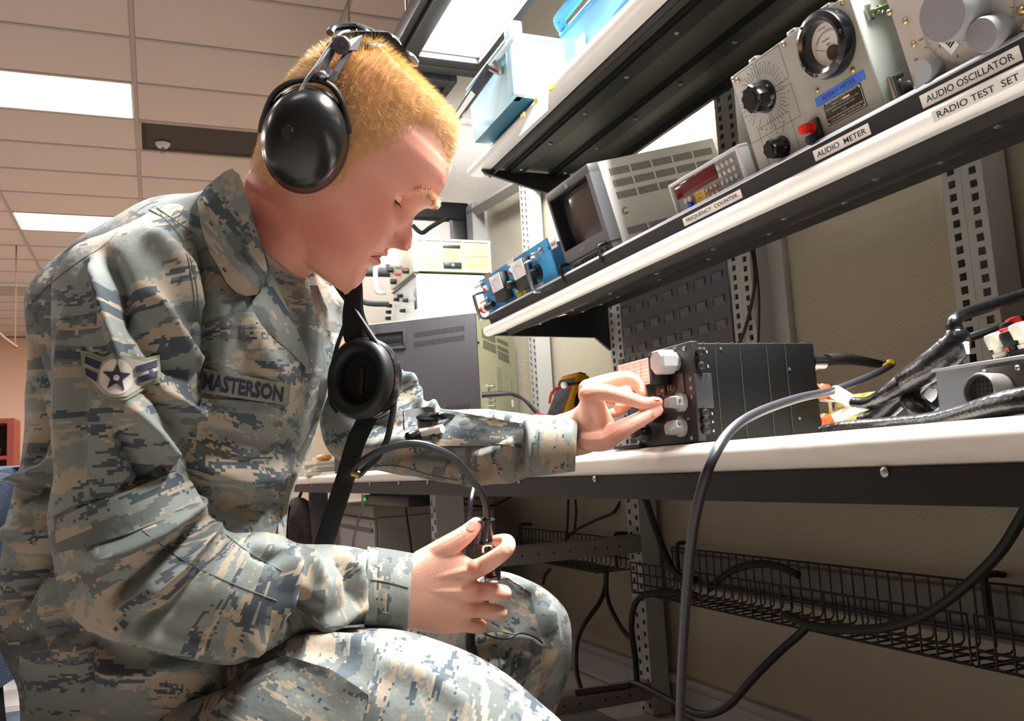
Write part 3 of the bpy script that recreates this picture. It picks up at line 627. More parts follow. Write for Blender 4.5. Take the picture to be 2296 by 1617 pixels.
for k in range(5): hh.rng((-1.048+.017*k, -1.036+.017*k), (.588, .592), (Z(.868), Z(.874)))
stuff(obj('card_clips', hh, BLKMETAL, cbx))
def oct_knob(c, r, h):
    c = V(c); rings = [[c+V((r*s_*math.cos(R(22.5+45*i)), -q, r*s_*math.sin(R(22.5+45*i)))) for i in range(8)] for q, s_ in ((0, .75), (.006, .8), (.008, 1), (h-.003, 1), (h, .88))]
    return MB().loft(rings)
obj('mode_knob', oct_knob((-.952, RY0, Z(.858)), .0165, .030), GK, t, 20)
def ptr(name, c, ang, ln_, m):
    c = V(c); mb = MB(); mb.lathe(c, (0, -1, 0), [(.001, 0), (.0125, 0), (.012, .005), (.0095, .008), (.001, .009)], 20)
    u = V((math.cos(ang), 0, math.sin(ang))); v = V((-math.sin(ang), 0, math.cos(ang))); d = V((0, -1, 0))
    def sec(a, wd, h0, h1): p = c+u*a; return [p+v*wd+d*h0, p+v*wd*.75+d*h1, p-v*wd*.75+d*h1, p-v*wd+d*h0]
    mb.loft([sec(-.0125, .006, .006, .016), sec(-.004, .0088, .006, .022), sec(.006, .0075, .006, .022), sec(ln_, .0030, .006, .015)])
    o = obj(name, mb, m, t, 25); obj('set_screw', MB().lathe(c-u*.0128+d*.012, -u, [(.0004, 0), (.0022, 0), (.002, .001), (.0004, .0008)], 8), DARKGREY, o); return o
ptr('channel_knob', (-.945, RY0, Z(.806)), R(-176), .020, GK)
ptr('tuning_knob', (-.950, RY0, Z(.7745)), R(-160), .018, GK)
ptr('squelch_switch', (-1.030, RY0-.004, Z(.772)), R(-170), .020, mat('black_knob', (30, 30, 33), .35))
obj('volume_knob', MB().lathe((-1.0, RY0, Z(.792)), (0, -1, 0), [(.001, 0), (.009, 0), (.008, .014), (.001, .0145)], 18), mat('black_knob', (30, 30, 33), .35), t)
obj('window', MB().box((-.992, RY0-.001, Z(.826)), (.022, .003, .012), None, .001), mat('amber_window', (96, 62, 50), .2, coat=.4), t)
kw = obj('lock_plate', MB().box((-.943, RY0-.001, Z(.830)), (.014, .003, .026), None, .001), mat('lock_plate_brown', (72, 62, 58), .4), t)
ln = MB()
for k in range(8): tick(ln, -.972, Z(.806), R(40+20*k), .017, .024, .0005, RY0-.0006)
stuff(obj('panel_lines', ln, WL, t))
for k, c in enumerate('UHF'): text(c, .0052, WL, t, fr(-.9225, RY0-.0004, Z(.833-.0115*k)), bold=.02)
for s_, x, z in (('PRESET', -.952, .788), ('GRD', -.934, .784), ('MNL', -.968, .784), ('OFF', -.952, .880-.004), ('VOL', -1.02, .79)): text(s_, .0026, WL, t, fr(x, RY0-.0004, Z(z)))
for x, z in ((-.93, .872), (-.93, .76), (-1.06, .76), (-.975, .845)): screw(t, (x, RY0, Z(z)), .003)
bk = obj('rear_connector', MB().lathe((-.945, RY1, Z(.867)), (0, 1, 0), [(.001, 0), (.008, 0), (.008, .012), (.0065, .013), (.001, .0135)], 16), STEEL, t)
obj('rear_connector', MB().lathe((-.930, RY1, Z(.853)), (0, 1, 0), [(.001, 0), (.011, 0), (.011, .006), (.0095, .007), (.0095, .022), (.006, .023), (.001, .0232)], 20), CHROME, t)
obj('mount_rail', MB().rng((-1.12, RX0+.02), (.61, .80), (.0005, .006), .001), BLKMETAL, t)
# antenna lead with strain relief, yellow tie, grey cable that drops over the front edge
sr = MB(); A = PX(1853, 808, -.93); B = PD(1978, 818, 1.27); sr.tube([A, PD(1905, 806, 1.24), B], [.0085, .008, .0055], 12)
t = thing('antenna_lead', 'grey coaxial cable with ribbed boot and yellow tie hanging down in front of the bench', 'cable', Matrix.Identity(4))
obj('strain_relief', sr, RUBBER, t)
for k in range(6): p = spline([A, PD(1905, 806, 1.24), B], 12)[9+2*k]; obj('rib', MB().lathe(p, (B-A), [(.004, -.002), (.0088-.0004*k, -.0015), (.0088-.0004*k, .0015), (.004, .002)], 12), RUBBER, t)
CABG = mat('grey_cable_jacket', (44, 44, 50), .4, var=.06, vs=50)
obj('jacket', MB().tube(K([(1978, 818, 1.27), (2000, 815, 1.25), (1975, 832, 1.2), (1880, 872, 1.07), (1790, 893, .96), (1700, 925, .86), (1640, 965, .80), (1597, 1030, .765), (1570, 1110, .77), (1552, 1200, .79), (1540, 1320, .82), (1531, 1450, .86), (1526, 1560, .90), (1524, 1640, .93), (1520, 1760, 1.0)]), .0048, 10, 8), CABG, t)
yt = obj('cable_tie', MB().tube(K([(1984, 822, 1.245), (1996, 816, 1.235), (2000, 810, 1.235)]), .0045, 8), YELLOW, t)
obj('tie_head', MB().box(PD(1996, 811, 1.23), (.008, .008, .007), None, .002), YELLOW, yt)
for k in range(5):
    p = PD(1712+14*k, 915-5*k, .866+.012*k)
# ---- junction box with binding posts
JZ = .806
p0 = PY(2098, 835, .70); p1 = PY(2132, 935, .70)
JB = mat('junction_box_grey', (112, 116, 124), .45, var=.05, vs=15)
t = thing('junction_box', 'grey metal breakout box with round multipin connector at the right edge', 'box', at(p0.x, .70, TOPZ))
hz = p0.z-TOPZ
obj('body', MB().prism([(0, 0, .0005), (0, 0, hz), (0, .20, hz+.022), (0, .20, .0005)], (.36, 0, 0)), JB, t)
obj('lid', MB().prism([(-.002, -.003, hz), (-.002, -.003, hz+.003), (-.002, .202, hz+.0255), (-.002, .202, hz+.0225)], (.364, 0, 0)), mat('junction_lid', (186, 188, 192), .32, .5, var=.04), t)
q = PY(2240, 880, .70); cx, cz = q.x-p0.x+.004, q.z-TOPZ
obj('connector_flange', MB().box((cx+.004, -.002, cz+.004), (.041, .004, .038), None, .001), mat('dark_flange', (84, 82, 80), .4, .6), t)
c = obj('round_connector', MB().lathe((cx, -.002, cz), (0, -1, .05), [(.0160, 0), (.0165, .002), (.0165, .026), (.0157, .028), (.0145, .0275), (.0143, .022), (.001, .0218)], 32), mat('olive_connector', (132, 130, 124), .4, .7), t)
obj('insert', MB().lathe((cx, -.0235, cz+.001), (0, -1, .05), [(.0005, 0), (.0141, 0), (.0141, .0006), (.0005, .0007)], 28), mat('insert_dark', (44, 42, 40), .6), c)
ph = MB()
for i in range(-3, 4):
    for j in range(-3, 4):
        if i*i+j*j < 9: ph.cyl((cx+.0042*i, -.0241, cz+.0042*j+.001), (cx+.0042*i, -.0250, cz+.0042*j+.001), .0011, n=6)
stuff(obj('contacts', ph, mat('contact_dark', (28, 27, 26), .4), c))
for sx_ in (-1, 1):
    for sz_ in (-1, 1): screw(t, (cx+.004+.0165*sx_, -.004, cz+.004+.015*sz_), .0026)
text('J2', .005, INK, t, fr(cx+.006, -.0004, cz+.028))
def bpost(px, py, d, m, lab, s=1, tilt=(.0, .35)):
    q = PD(px, py, d)-p0; q = V((q.x, q.y+.0, q.z+p0.z-TOPZ)); ax = V((-.12, -.30, 1))
    o = obj('binding_post', MB().lathe(q, ax, [(.001, -.012*s), (.0115*s, -.012*s), (.0115*s, -.006*s), (.0075*s, -.005*s), (.0075*s, .001), (.0125*s, .002), (.013*s, .022*s), (.011*s, .026*s), (.001, .027*s)], 14), m, t); o['label'] = lab
CRM = mat('ivory_plastic', (228, 222, 196), .4, var=.03)
bpost(2238, 783, .86, CRM, 'ivory binding post', .62); bpost(2262, 770, .89, RED, 'red binding post', .6); bpost(2272, 777, .85, BLACK, 'black binding post', .62); bpost(2294, 761, .84, CRM, 'ivory binding post', .62); bpost(2283, 744, .95, RED, 'red binding post', .62); bpost(2268, 753, .95, BLACK, 'black binding post', .6)
obj('toggle_lever', MB().cyl(PD(2170, 792, .86)-p0+V((0, 0, p0.z-TOPZ)), PD(2166, 769, .855)-p0+V((0, 0, p0.z-TOPZ)), .002, .0028, 8), CHROME, t)
obj('brass_terminal', MB().sphere(PD(2160, 786, .88)-p0+V((0, 0, p0.z-TOPZ)), .005, 10, 8), mat('brass', (190, 160, 80), .3, .9), t)
# ---- cable bundle from the box to the radio
TAPE = mat('black_tape_gloss', (14, 14, 16), .26, var=.25, vs=90, bump=.5, bs=120)
t = thing('taped_cable_loom', 'thick black taped cable loom looping from the wall down behind the radio', 'cable', Matrix.Identity(4))
obj('loom', MB().tube(K([(2296+60, 640, .95), (2290, 662, .95), (2220, 685, .93), (2160, 705, .90), (2140, 722, .88), (2143, 745, .88)]), [.0062, .0065, .0065, .0065, .007, .008], 12), TAPE, t)
obj('sleeve', MB().tube(K([(2144, 742, .88), (2140, 775, .88), (2090, 820, .90), (2030, 858, .94)]), [.010, .0155, .0158, .0135], 14), TAPE, t)
obj('branch', MB().tube(K([(2040, 850, .935), (1995, 880, .95), (1950, 903, .99), (1915, 903, 1.02)]), [.0125, .010, .0075, .0065], 12), TAPE, t)
obj('branch', MB().tube(K([(2080, 835, .925), (2030, 880, .95), (1980, 925, .98), (1935, 950, 1.0)]), [.012, .011, .011, .011], 12), TAPE, t)
obj('branch', MB().tube(K([(2110, 850, .95), (2060, 868, .96), (2040, 888, .95), (2060, 915, .93), (2090, 935, .92)]), [.008, .010, .0115, .0125, .0125], 12), TAPE, t)
obj('lug_sleeve', MB().cyl(PD(1915, 903, 1.02), PD(1872, 879, 1.06), .0075, .0085, 12), WHITE, t)
obj('white_tape', MB().sphere(PD(2076, 881, .96), .013, 10, 8, (1, .7, .9)), mat('white_cloth_tape', (216, 216, 220), .7, bump=.6, bs=200), t)
cable('black_power_cable', 'thick shiny black cable lying along the bench edge behind the radio', K([(1850, 975, .97), (1900, 965, .93), (2000, 958, .86), (2100, 948, .79), (2170, 930, .75), (2240, 908, .71), (2310, 895, .68), (2400, 890, .66)]), [.011, .0105, .0105, .0105, .0105, .0105, .0105, .0105], TAPE, 12)
cable('flat_grey_cable', 'flat grey cable under the thick black cable at the right edge', K([(2180, 955, .77), (2250, 935, .74), (2330, 925, .71)]), .0075, mat('slate_cable', (70, 74, 80), .6), 10)
cable('clear_insulated_wire', 'short white shrink-sleeved wire lying in front of the yellow tag', K([(1870, 940, 1.04), (1905, 922, 1.03), (1940, 905, 1.0)]), .0065, mat('white_sleeve', (214, 206, 196), .5), 10)
cable('wall_cable', 'thin black cable rising behind the junction box', K([(2140, 770, .98), (2180, 755, 1.0), (2240, 735, 1.05), (2330, 705, 1.1)]), .005, RUBBER)
# orange terminals and module stack behind the radio
t = thing('relay_module', 'dark module with copper-coloured caps and orange terminals behind the radio', 'module', at(-1.02, .98, TOPZ))
obj('housing', MB().rng((0, .30), (0, .16), (.0005, .066), .002), mat('module_dark', (52, 48, 46), .5), t)
for k in range(9): obj('fin', MB().rng((.19+.012*k, .194+.012*k), (-.02, 0), (.004, .060)), BLKMETAL, t)
COP = mat('copper_cap', (150, 92, 50), .35, .6)
for x, y in ((.03, .05), (.10, .05)): obj('cap', MB().lathe((x, y, .066), (0, 0, 1), [(.001, 0), (.026, 0), (.026, .006), (.022, .010), (.001, .0105)], 24), COP, t)
obj('valve', MB().lathe((.155, .03, .066), (0, 0, 1), [(.001, 0), (.009, 0), (.010, .012), (.006, .022), (.001, .024)], 14), mat('brown_glass', (64, 46, 36), .12), t)
ORG = mat('orange_terminal', (228, 92, 40), .4)
for k, (px, py) in enumerate(((1846, 878), (1850, 945))):
    q = PY(px, py, .832); o = tag(obj('terminal_block', MB().lathe((q.x, .818, q.z), (0, 1, 0), [(.001, 0), (.010, 0), (.011, .004), (.008, .008), (.011, .012), (.010, .020), (.001, .021)], 14), ORG), 'orange ribbed terminal on the radio rear, '+('upper one' if k == 0 else 'lower one'), 'terminal', 'orange terminals')
q = PY(1852, 893, .84); tag(obj('wing_screw', MB().cyl((q.x, .83, q.z), (q.x+.02, .85, q.z-.006), .004, n=10).box((q.x+.012, .842, q.z-.010), (.006, .004, .018), None, .001), STEEL), 'bare metal wing screw below the upper orange terminal', 'screw')
q = PY(1842, 900, .845); w_, h_ = .085, .052
t = tag(obj('inspection_tag', MB().box((q.x+.048, .852, TOPZ+.027), (w_, .0012, h_), None, .0003), mat('yellow_paper_tag', (226, 214, 120), .7, var=.04)), 'yellow printed paper tag standing behind the radio', 'tag')
for k in range(5): text(('CONDITION TAG', 'SERVICEABLE', 'ITEM DESCRIPTION', 'REMARKS', 'SIGNED')[k], .0035, INK, t, fr(q.x+.046, .8512, TOPZ+.046-.0095*k), w=w_*(.5+.07*(k % 3)))
t = thing('black_power_unit', 'low black finned unit on the bench between the radio and the grey box', 'module', at(-.80, .86, TOPZ))
obj('housing', MB().rng((0, .12), (0, .10), (.0005, .046), .003), BLKMETAL, t)
for k in range(7): obj('fin', MB().rng((.004+.017*k, .010+.017*k), (-.012, 0), (.004, .042)), BLACK, t)
obj('label_plate', MB().rng((-.0006, .0), (.03, .07), (.02, .036)), PAPER, t)
rail = tag(obj('wall_conduit', MB().rng((-1.15, .9), (1.27, 1.32), (TOPZ+.001, TOPZ+.06), .004), BLKMETAL), 'long black cable duct on the worktop along the wall', 'duct')
# ---- louvered panel
LP = mat('louver_panel_grey', (82, 82, 86), .45, var=.04, vs=6)
t = thing('louvered_panel', 'dark grey louvered bin panel hung between two posts behind the radio', 'panel', at(-2.354, 1.340, .86))
pw, phh = .555, .40
cols, rows = 7, 6; cw, rh = pw/cols, .062
pm = MB(); zs = [0]
for r_ in range(rows): zs += [.012+rh*r_, .012+rh*r_+.020]
zs.append(phh)
xs = [0]
for c_ in range(cols): xs += [cw*c_+.008, cw*c_+.012]
xs.append(pw)
for i in range(len(xs)-1):
    for j in range(len(zs)-1):
        if i % 2 == 1 and j % 2 == 1: continue
        pm.rng((xs[i], xs[i+1]), (0, .003), (zs[j], zs[j+1]))
obj('sheet', pm, LP, t)
lv = MB(); lv.prism([(.000, -.0002, .020), (.045, -.0002, .020), (.045, -.0042, .018), (.0, -.0042, .018)], (0, 0, -.002)); lv.prism([(0, -.0042, .018), (.045, -.0042, .018), (.045, -.0004, -.004), (0, -.0004, -.004)], (0, .0012, 0)); lv.prism([(.0435, -.0002, .018), (.045, -.0002, .018), (.045, -.0042, .018), (.0435, -.0042, .018)], (0, 0, -.018))
lm = lv.mesh('louver', LP)
for r_ in range(rows):
    for c_ in range(cols): inst('louver', lm, t, (cw*c_+.016, 0, .016+rh*r_))
cable('hanging_cable', 'thin black cord hanging beside the perforated post behind the radio', [PY(x, y, 1.33) for x, y in ((1683, 545), (1692, 600), (1690, 655), (1668, 745), (1640, 800))], .004)
cable('hanging_cable', 'second thin black cord just right of the perforated post', [PY(x, y, 1.325) for x, y in ((1689, 545), (1700, 640), (1702, 700), (1700, 770))], .003)
# ---- yellow multimeter with leads
t = thing('multimeter', 'yellow handheld multimeter leaning on the bench beside the white post', 'meter', Matrix.Identity(4))
d0 = 2.42
FQ = [PD(1219, 938, d0-.06), PD(1264, 945, d0-.08), PD(1299, 833, d0), PD(1256, 843, d0+.02)]
bk = PD(1326, 842, d0+.07)-FQ[2]
YM = mat('meter_yellow', (236, 164, 28), .45, var=.04)
def bevprism(quad, vec, bev):
    m_ = MB().prism(quad, vec); bm = bmesh.new(); vs = [bm.verts.new(v) for v in m_.v]; [bm.faces.new([vs[i] for i in f]) for f in m_.f]
    bmesh.ops.recalc_face_normals(bm, faces=bm.faces[:]); bmesh.ops.bevel(bm, geom=bm.edges[:], offset=bev, segments=3, affect='EDGES', profile=.5); bm.verts.index_update()
    r_ = MB().add([v.co.copy() for v in bm.verts], [[v.index for v in f.verts] for f in bm.faces]); bm.free(); return r_
def fpt(u, v, d=0): return FQ[0].lerp(FQ[1], u).lerp(FQ[3].lerp(FQ[2], u), v)-bk.normalized()*d
FE = [FQ[3]+(FQ[0]-FQ[3])*((FQ[3].z-TOPZ-.003)/(FQ[3].z-FQ[0].z)), FQ[2]+(FQ[1]-FQ[2])*((FQ[2].z-TOPZ-.003)/(FQ[2].z-FQ[1].z)), FQ[2], FQ[3]]
obj('body', bevprism(FE, bk, .009), YM, t)
obj('face_plate', MB().prism([fpt(.12, .08, .001), fpt(.86, .08, .001), fpt(.86, .72, .001), fpt(.12, .72, .001)], -bk.normalized()*.002), mat('meter_face_dark', (74, 78, 84), .3, var=.5, vs=40), t)
obj('display', MB().prism([fpt(.1, .76, .001), fpt(.9, .76, .001), fpt(.9, .88, .001), fpt(.1, .88, .001)], -bk.normalized()*.003), mat('lcd_dark', (34, 34, 38), .12, coat=.5), t)
obj('top_rim', MB().prism([fpt(.1, .985)+bk*.2, fpt(.9, .985)+bk*.2, fpt(.9, 1.02)+bk*.2, fpt(.1, 1.02)+bk*.2], bk*.5), DARKGREY, t)
sn = bk.cross(FQ[2]-FQ[1]).normalized(); sn = sn if sn.dot(EYE-FQ[1]) > 0 else -sn
c_ = FQ[1].lerp(FQ[2], .45)+bk*.45
obj('port_cover', MB().lathe(c_, sn, [(.001, 0), (.013, 0), (.013, .003), (.010, .0045), (.001, .005)], 20, FQ[2]-FQ[1], 1.7), BLACK, t)
obj('port', MB().lathe(FQ[1].lerp(FQ[2], .18)+bk*.42, sn, [(.001, 0), (.006, 0), (.006, .002), (.001, .0021)], 14), BLACK, t)
REDW = mat('red_test_lead', (196, 30, 36), .4); 
cable('red_test_lead', 'red test lead draped across the yellow multimeter', K([(1232, 905, 2.36), (1238, 880, 2.36), (1258, 868, 2.37), (1290, 862, 2.38)]), .004, REDW)
cable('black_test_lead', 'black test lead crossing the top of the yellow multimeter', K([(1262, 862, 2.365), (1290, 860, 2.375), (1330, 850, 2.38)]), .004)
tag(obj('lead_clip', MB().sphere(PD(1265, 864, 2.34), .0095, 12, 8), WHITE), 'small round white clip holding the test leads on the multimeter', 'clip')
cable('red_test_lead', 'red test lead lying on the bench in front of the multimeter', K([(1205, 928, 2.3), (1230, 934, 2.28), (1290, 940, 2.25), (1330, 945, 2.2)]), .004, REDW)
# ---- big instrument stack on the far bench
C = PZ(1065, 700, 1.31); A = PZ(740, 737, 1.31); B = PZ(1145, 740, 1.31)
xa = (C-A).normalized(); ya = (B-C); ya = (ya-xa*ya.dot(xa)).normalized(); wA = (C-A).length; wB = (B-C).length
t = thing('large_instrument', 'large instrument with dark grey vented side and olive rear standing on the bench', 'instrument', basis(A-V((0, 0, 1.31-TOPZ)), xa, ya)); H_ = 1.31-TOPZ
SG = mat('instrument_side_grey', (56, 53, 56), .55, var=.05, vs=60, bump=.1, bs=800); OL = mat('instrument_rear_olive', (158, 158, 128), .5, var=.04)
obj('side_cover', MB().rng((0, wA), (0, .012), (.001, H_-.004), .002), SG, t); obj('case', MB().rng((.01, wA-.004), (.012, wB), (.001, H_-.004), .002), SG, t)
obj('rear_panel', MB().rng((wA-.0035, wA), (.004, wB-.002), (.004, H_-.005)), OL, t); obj('top_cover', MB().rng((0, wA), (0, wB), (H_-.0035, H_), .001), mat('pale_grey_cover', (196, 200, 196), .4), t)
def sp(px, py): q = t.matrix_world.inverted()@PP(px, py, A, ya); return q.x, q.z
m_ = MB()
for row, (zz) in enumerate((735, 756)):
    a, b = sp(930, zz+17), sp(1040, zz+1)
    n_ = 28
    for k in range(n_): u = a[0]+(b[0]-a[0])*k/(n_-1); v = a[1]+(b[1]-a[1])*k/(n_-1); m_.rng((u-.0017, u+.0017), (-.0006, .004), (v-.010, v+.010))
a, b = sp(1000, 917), sp(1052, 911)
for k in range(14): u = a[0]+(b[0]-a[0])*k/13; v = a[1]+(b[1]-a[1])*k/13; m_.rng((u-.0017, u+.0017), (-.0006, .004), (v-.009, v+.009))
stuff(obj('vent_slot_shade', m_, NONE, t))  # dark blocks coloured as the shade inside the slots
a, b = sp(845, 748), sp(896, 780)
hx, hz_ = (a[0]+b[0])/2, (a[1]+b[1])/2; hw_, hh_ = abs(b[0]-a[0])*.75, abs(a[1]-b[1])
f = MB()
for z in (hz_-hh_/2, hz_+hh_/2): f.box((hx, -.004, z), (hw_*2, .010, .010), None, .003)
f.box((hx+hw_, -.004, hz_), (.010, .010, hh_+.01), None, .003); f.box((hx-hw_, -.004, hz_), (.010, .010, hh_+.01), None, .003)
hn = obj('handle_frame', f, SG, t); obj('handle_grip', MB().rng((hx-hw_+.006, hx+hw_-.006), (-.002, .002), (hz_-hh_*.18, hz_+hh_*.18), .001), BLACK, hn); obj('handle_recess', MB().rng((hx-hw_+.005, hx+hw_-.005), (-.0009, .001), (hz_-hh_/2+.004, hz_+hh_/2-.004)), mat('recess_dark', (28, 27, 29), .6), hn)
def rp(px, py): q = t.matrix_world.inverted()@PP(px, py, C, xa); return q.y, q.z
for (x1, y1, x2) in ((1080, 742, 1110), (1081, 752, 1111), (1083, 766, 1112), (1083, 776, 1113), (1114, 762, 1139), (1115, 778, 1140), (1116, 790, 1141), (1117, 800, 1142)):
    a, b = rp(x1, y1), rp(x2, y1+(x2-x1)*.45); f = MB(); f.prism([(wA+.0003, a[0], a[1]-.008), (wA+.0003, b[0], b[1]-.008), (wA+.0003, b[0], b[1]+.008), (wA+.0003, a[0], a[1]+.008)], (-.002, 0, 0)); obj('rear_vent', f, mat('vent_olive_dark', (98, 98, 80), .6), t)
for (px, py) in ((1095, 868), (1095, 885), (1097, 899), (1097, 912)):
    a = rp(px, py); o = obj('bnc_socket', MB().lathe((wA, a[0], a[1]), (1, 0, 0), [(.001, 0), (.009, 0), (.009, .004), (.007, .005), (.007, .024), (.001, .0245)], 14), CHROME, t)
for (px, py, w2, h2, m) in ((1119, 850, .07, .09, mat('plate_olive', (140, 140, 116), .5)), (1146, 868, .03, .06, mat('plate_olive', (140, 140, 116), .5)), (1150, 905, .025, .03, PAPER)):
    a = rp(px, py); obj('label_plate', MB().box((wA+.0006, a[0], a[1]), (.0012, w2, h2)), m, t)
a = rp(1075, 712); screw(t, (wA, a[0], a[1]), .006, BLACK, (1, 0, 0)); a = rp(1072, 768); screw(t, (wA, a[0], a[1]), .006, BLACK, (1, 0, 0))
cable('coax_cable', 'black coaxial cable leaving the rear of the large instrument', K([(1080, 886, 3.12), (1110, 884, 3.12), (1150, 884, 3.1), (1180, 900, 3.0), (1210, 930, 2.9)]), [.010, .010, .0065, .006, .006])
cable('coax_cable', 'second black coaxial cable branching below the first near the blue bin', K([(1150, 886, 3.1), (1175, 897, 3.05), (1200, 925, 2.95)]), .005)
# ================================================================ instruments stacked on the large one
def q_(px, py, X): return PX(px, py, X)
XS = -3.20; c0 = PX(934, 612, XS); Y0 = c0.y; ZB = 1.3105; ZM = c0.z
CREAM = mat('cream_instrument', (222, 222, 196), .45, var=.03); GRN2 = mat('khaki_green_case', (142, 144, 112), .5, var=.04)
Yr = PX(1102, 612, XS).y
t = thing('signal_generator', 'cream-coloured instrument with many black knobs on top of the dark grey one', 'instrument', at(XS-.36, Y0, ZB)); h1 = ZM-ZB-.002; d1 = Yr-Y0
obj('case', MB().rng((0, .36), (.004, d1), (0, h1), .003), CREAM, t); obj('front_panel', MB().rng((.004, .354), (0, .0038), (.003, h1-.003)), mat('panel_pale', (206, 210, 204), .45, var=.05, vs=30), t)
obj('panel_edge', MB().rng((0, .356), (-.008, .004), (h1-.006, h1), .001), DARKGREY, t)
for px, py in ((873, 714), (876, 686), (892, 672), (900, 664), (906, 697), (874, 700), (912, 674)):
    q = PY(px, py, Y0-.004); k = obj('knob', MB().cyl((q.x-XS+.36, .001, q.z-ZB), (q.x-XS+.36, -.022, q.z-ZB), .0085, .007, 12), BLACK, t)
obj('meter_window', MB().rng((.315, .345), (-.002, .001), (h1*.3, h1*.72), .001), mat('meter_window_dark', (70, 76, 74), .2), t)
for y in (.03, .10, d1-.05):
    for z in (.02, h1*.5, h1-.02): screw(t, (.36, y, z), .003, STEEL, (1, 0, 0))
t = thing('khaki_instrument', 'khaki green instrument with recessed carrying handle, topmost of the stack', 'instrument', at(XS-.36, Y0, ZM+.012)); zt = PX(926, 534, XS).z; h2 = zt-ZM-.012
obj('case', MB().rng((.003, .357), (.014, d1), (0, h2), .003), GRN2, t); obj('front_frame', MB().rng((0, .36), (-.012, .0135), (-.004, h2+.004), .004), CREAM, t)
for x in (.05, .31): obj('foot', MB().rng((x-.015, x+.015), (.03, .06), (-.0115, 0), .002), BLACK, t); obj('foot', MB().rng((x-.015, x+.015), (d1-.06, d1-.03), (-.0115, 0), .002), BLACK, t)
ALU = mat('grey_cast_frame', (176, 178, 170), .4, .3, var=.04)
rr = MB(); rr.rng((.354, .361), (.012, d1+.002), (h2-.006, h2+.003), .001); rr.rng((.354, .361), (.012, d1+.002), (-.003, .006), .001)
for y in (.035, .105, d1*.62, d1-.004): rr.rng((.3555, .3612), (y-.004, y+.004), (.004, h2-.004))
obj('side_frame', rr, ALU, t)
yA, yB = .112, d1*.62-.008
hd = obj('handle_recess', MB().rng((.355, .3585), (yA, yB), (h2*.12, h2*.84)), mat('recess_khaki', (120, 122, 98), .5), t); obj('handle_bar', MB().rng((.358, .366), (yA, yB), (h2*.10, h2*.27), .002), BLACK, hd); obj('handle_top', MB().rng((.3575, .361), (yA, yB), (h2*.74, h2*.84), .001), BLACK, hd)
obj('round_badge', MB().lathe((.3665, (yA+yB)/2, h2*.185), (1, 0, 0), [(.0005, 0), (.006, 0), (.0005, .0006)], 16), mat('badge_blue', (70, 140, 200), .4), hd)
for k in (0, 1): obj('side_seam', MB().rng((.3568, .3574), (.045, .10) if k == 0 else (d1*.62+.006, d1-.008), (h2*.49, h2*.505)), DARKGREY, t)
for y, z in ((.08, .9), (.08, .1), (d1*.8, .9), (d1*.8, .1)): screw(t, (.357, y, h2*z), .004, ALU, (1, 0, 0))
q = PY(860, 625, Y0-.02); xq = q.x-XS+.36
obj('front_handle', MB().tube([(xq, -.012, h2*.95), (xq, -.05, h2*.92), (xq, -.055, h2*.5), (xq, -.05, h2*.06), (xq, -.012, h2*.02)], .011, 10), WHITE, t)
for px, py, m in ((880, 606, BLACK), (887, 632, BLACK), (900, 600, DARKGREY), (897, 616, RED), (912, 604, RED), (915, 608, BLACK)):
    q = PY(px, py, Y0-.014); obj('knob', MB().cyl((q.x-XS+.36, -.012, q.z-ZM-.012), (q.x-XS+.36, -.036, q.z-ZM-.012), .011 if m is BLACK else .006, n=12), m, t)
# ---- black frame behind the stack, cables
XF = -3.78; a, b = PX(780, 440, XF), PX(1043, 462, XF); zb_ = PX(850, 622, XF).z
t = thing('black_stand_frame', 'black rectangular tubular frame standing behind the instrument stack', 'frame', at(XF, 0, TOPZ)); za, zb2 = b.z-TOPZ, zb_-TOPZ; ya, yb = b.y-.62, b.y
obj('top_bar', MB().rng((0, .05), (ya, yb), (za-.085, za), .008), BLACK, t); obj('bottom_bar', MB().rng((0, .05), (ya, yb), (zb2, zb2+.05), .006), BLACK, t)
for y in (ya, yb-.085): obj('side_bar', MB().rng((0, .05), (y, y+.085), (zb2+.05, za-.085), .006), BLACK, t)
obj('inner_lip', MB().rng((.048, .056), (yb-.10, yb-.085), (zb2+.05, za-.09)), mat('frame_lip_grey', (112, 104, 112), .4), t)
for y in (ya+.03, yb-.06): obj('leg', MB().rng((.01, .04), (y, y+.03), (.001, zb2), .003), BLACK, t)
cable('monitor_cable', 'black cable crossing the opening of the black frame', K([(925, 505, 3.9), (945, 522, 3.9), (965, 510, 3.88), (1003, 487, 3.86)]), .010)
cable('bent_conduit', 'bent black conduit running level behind the chin', K([(793, 560, 3.2), (795, 640, 3.2), (803, 668, 3.2), (825, 680, 3.2), (870, 682, 3.25)]), .011)
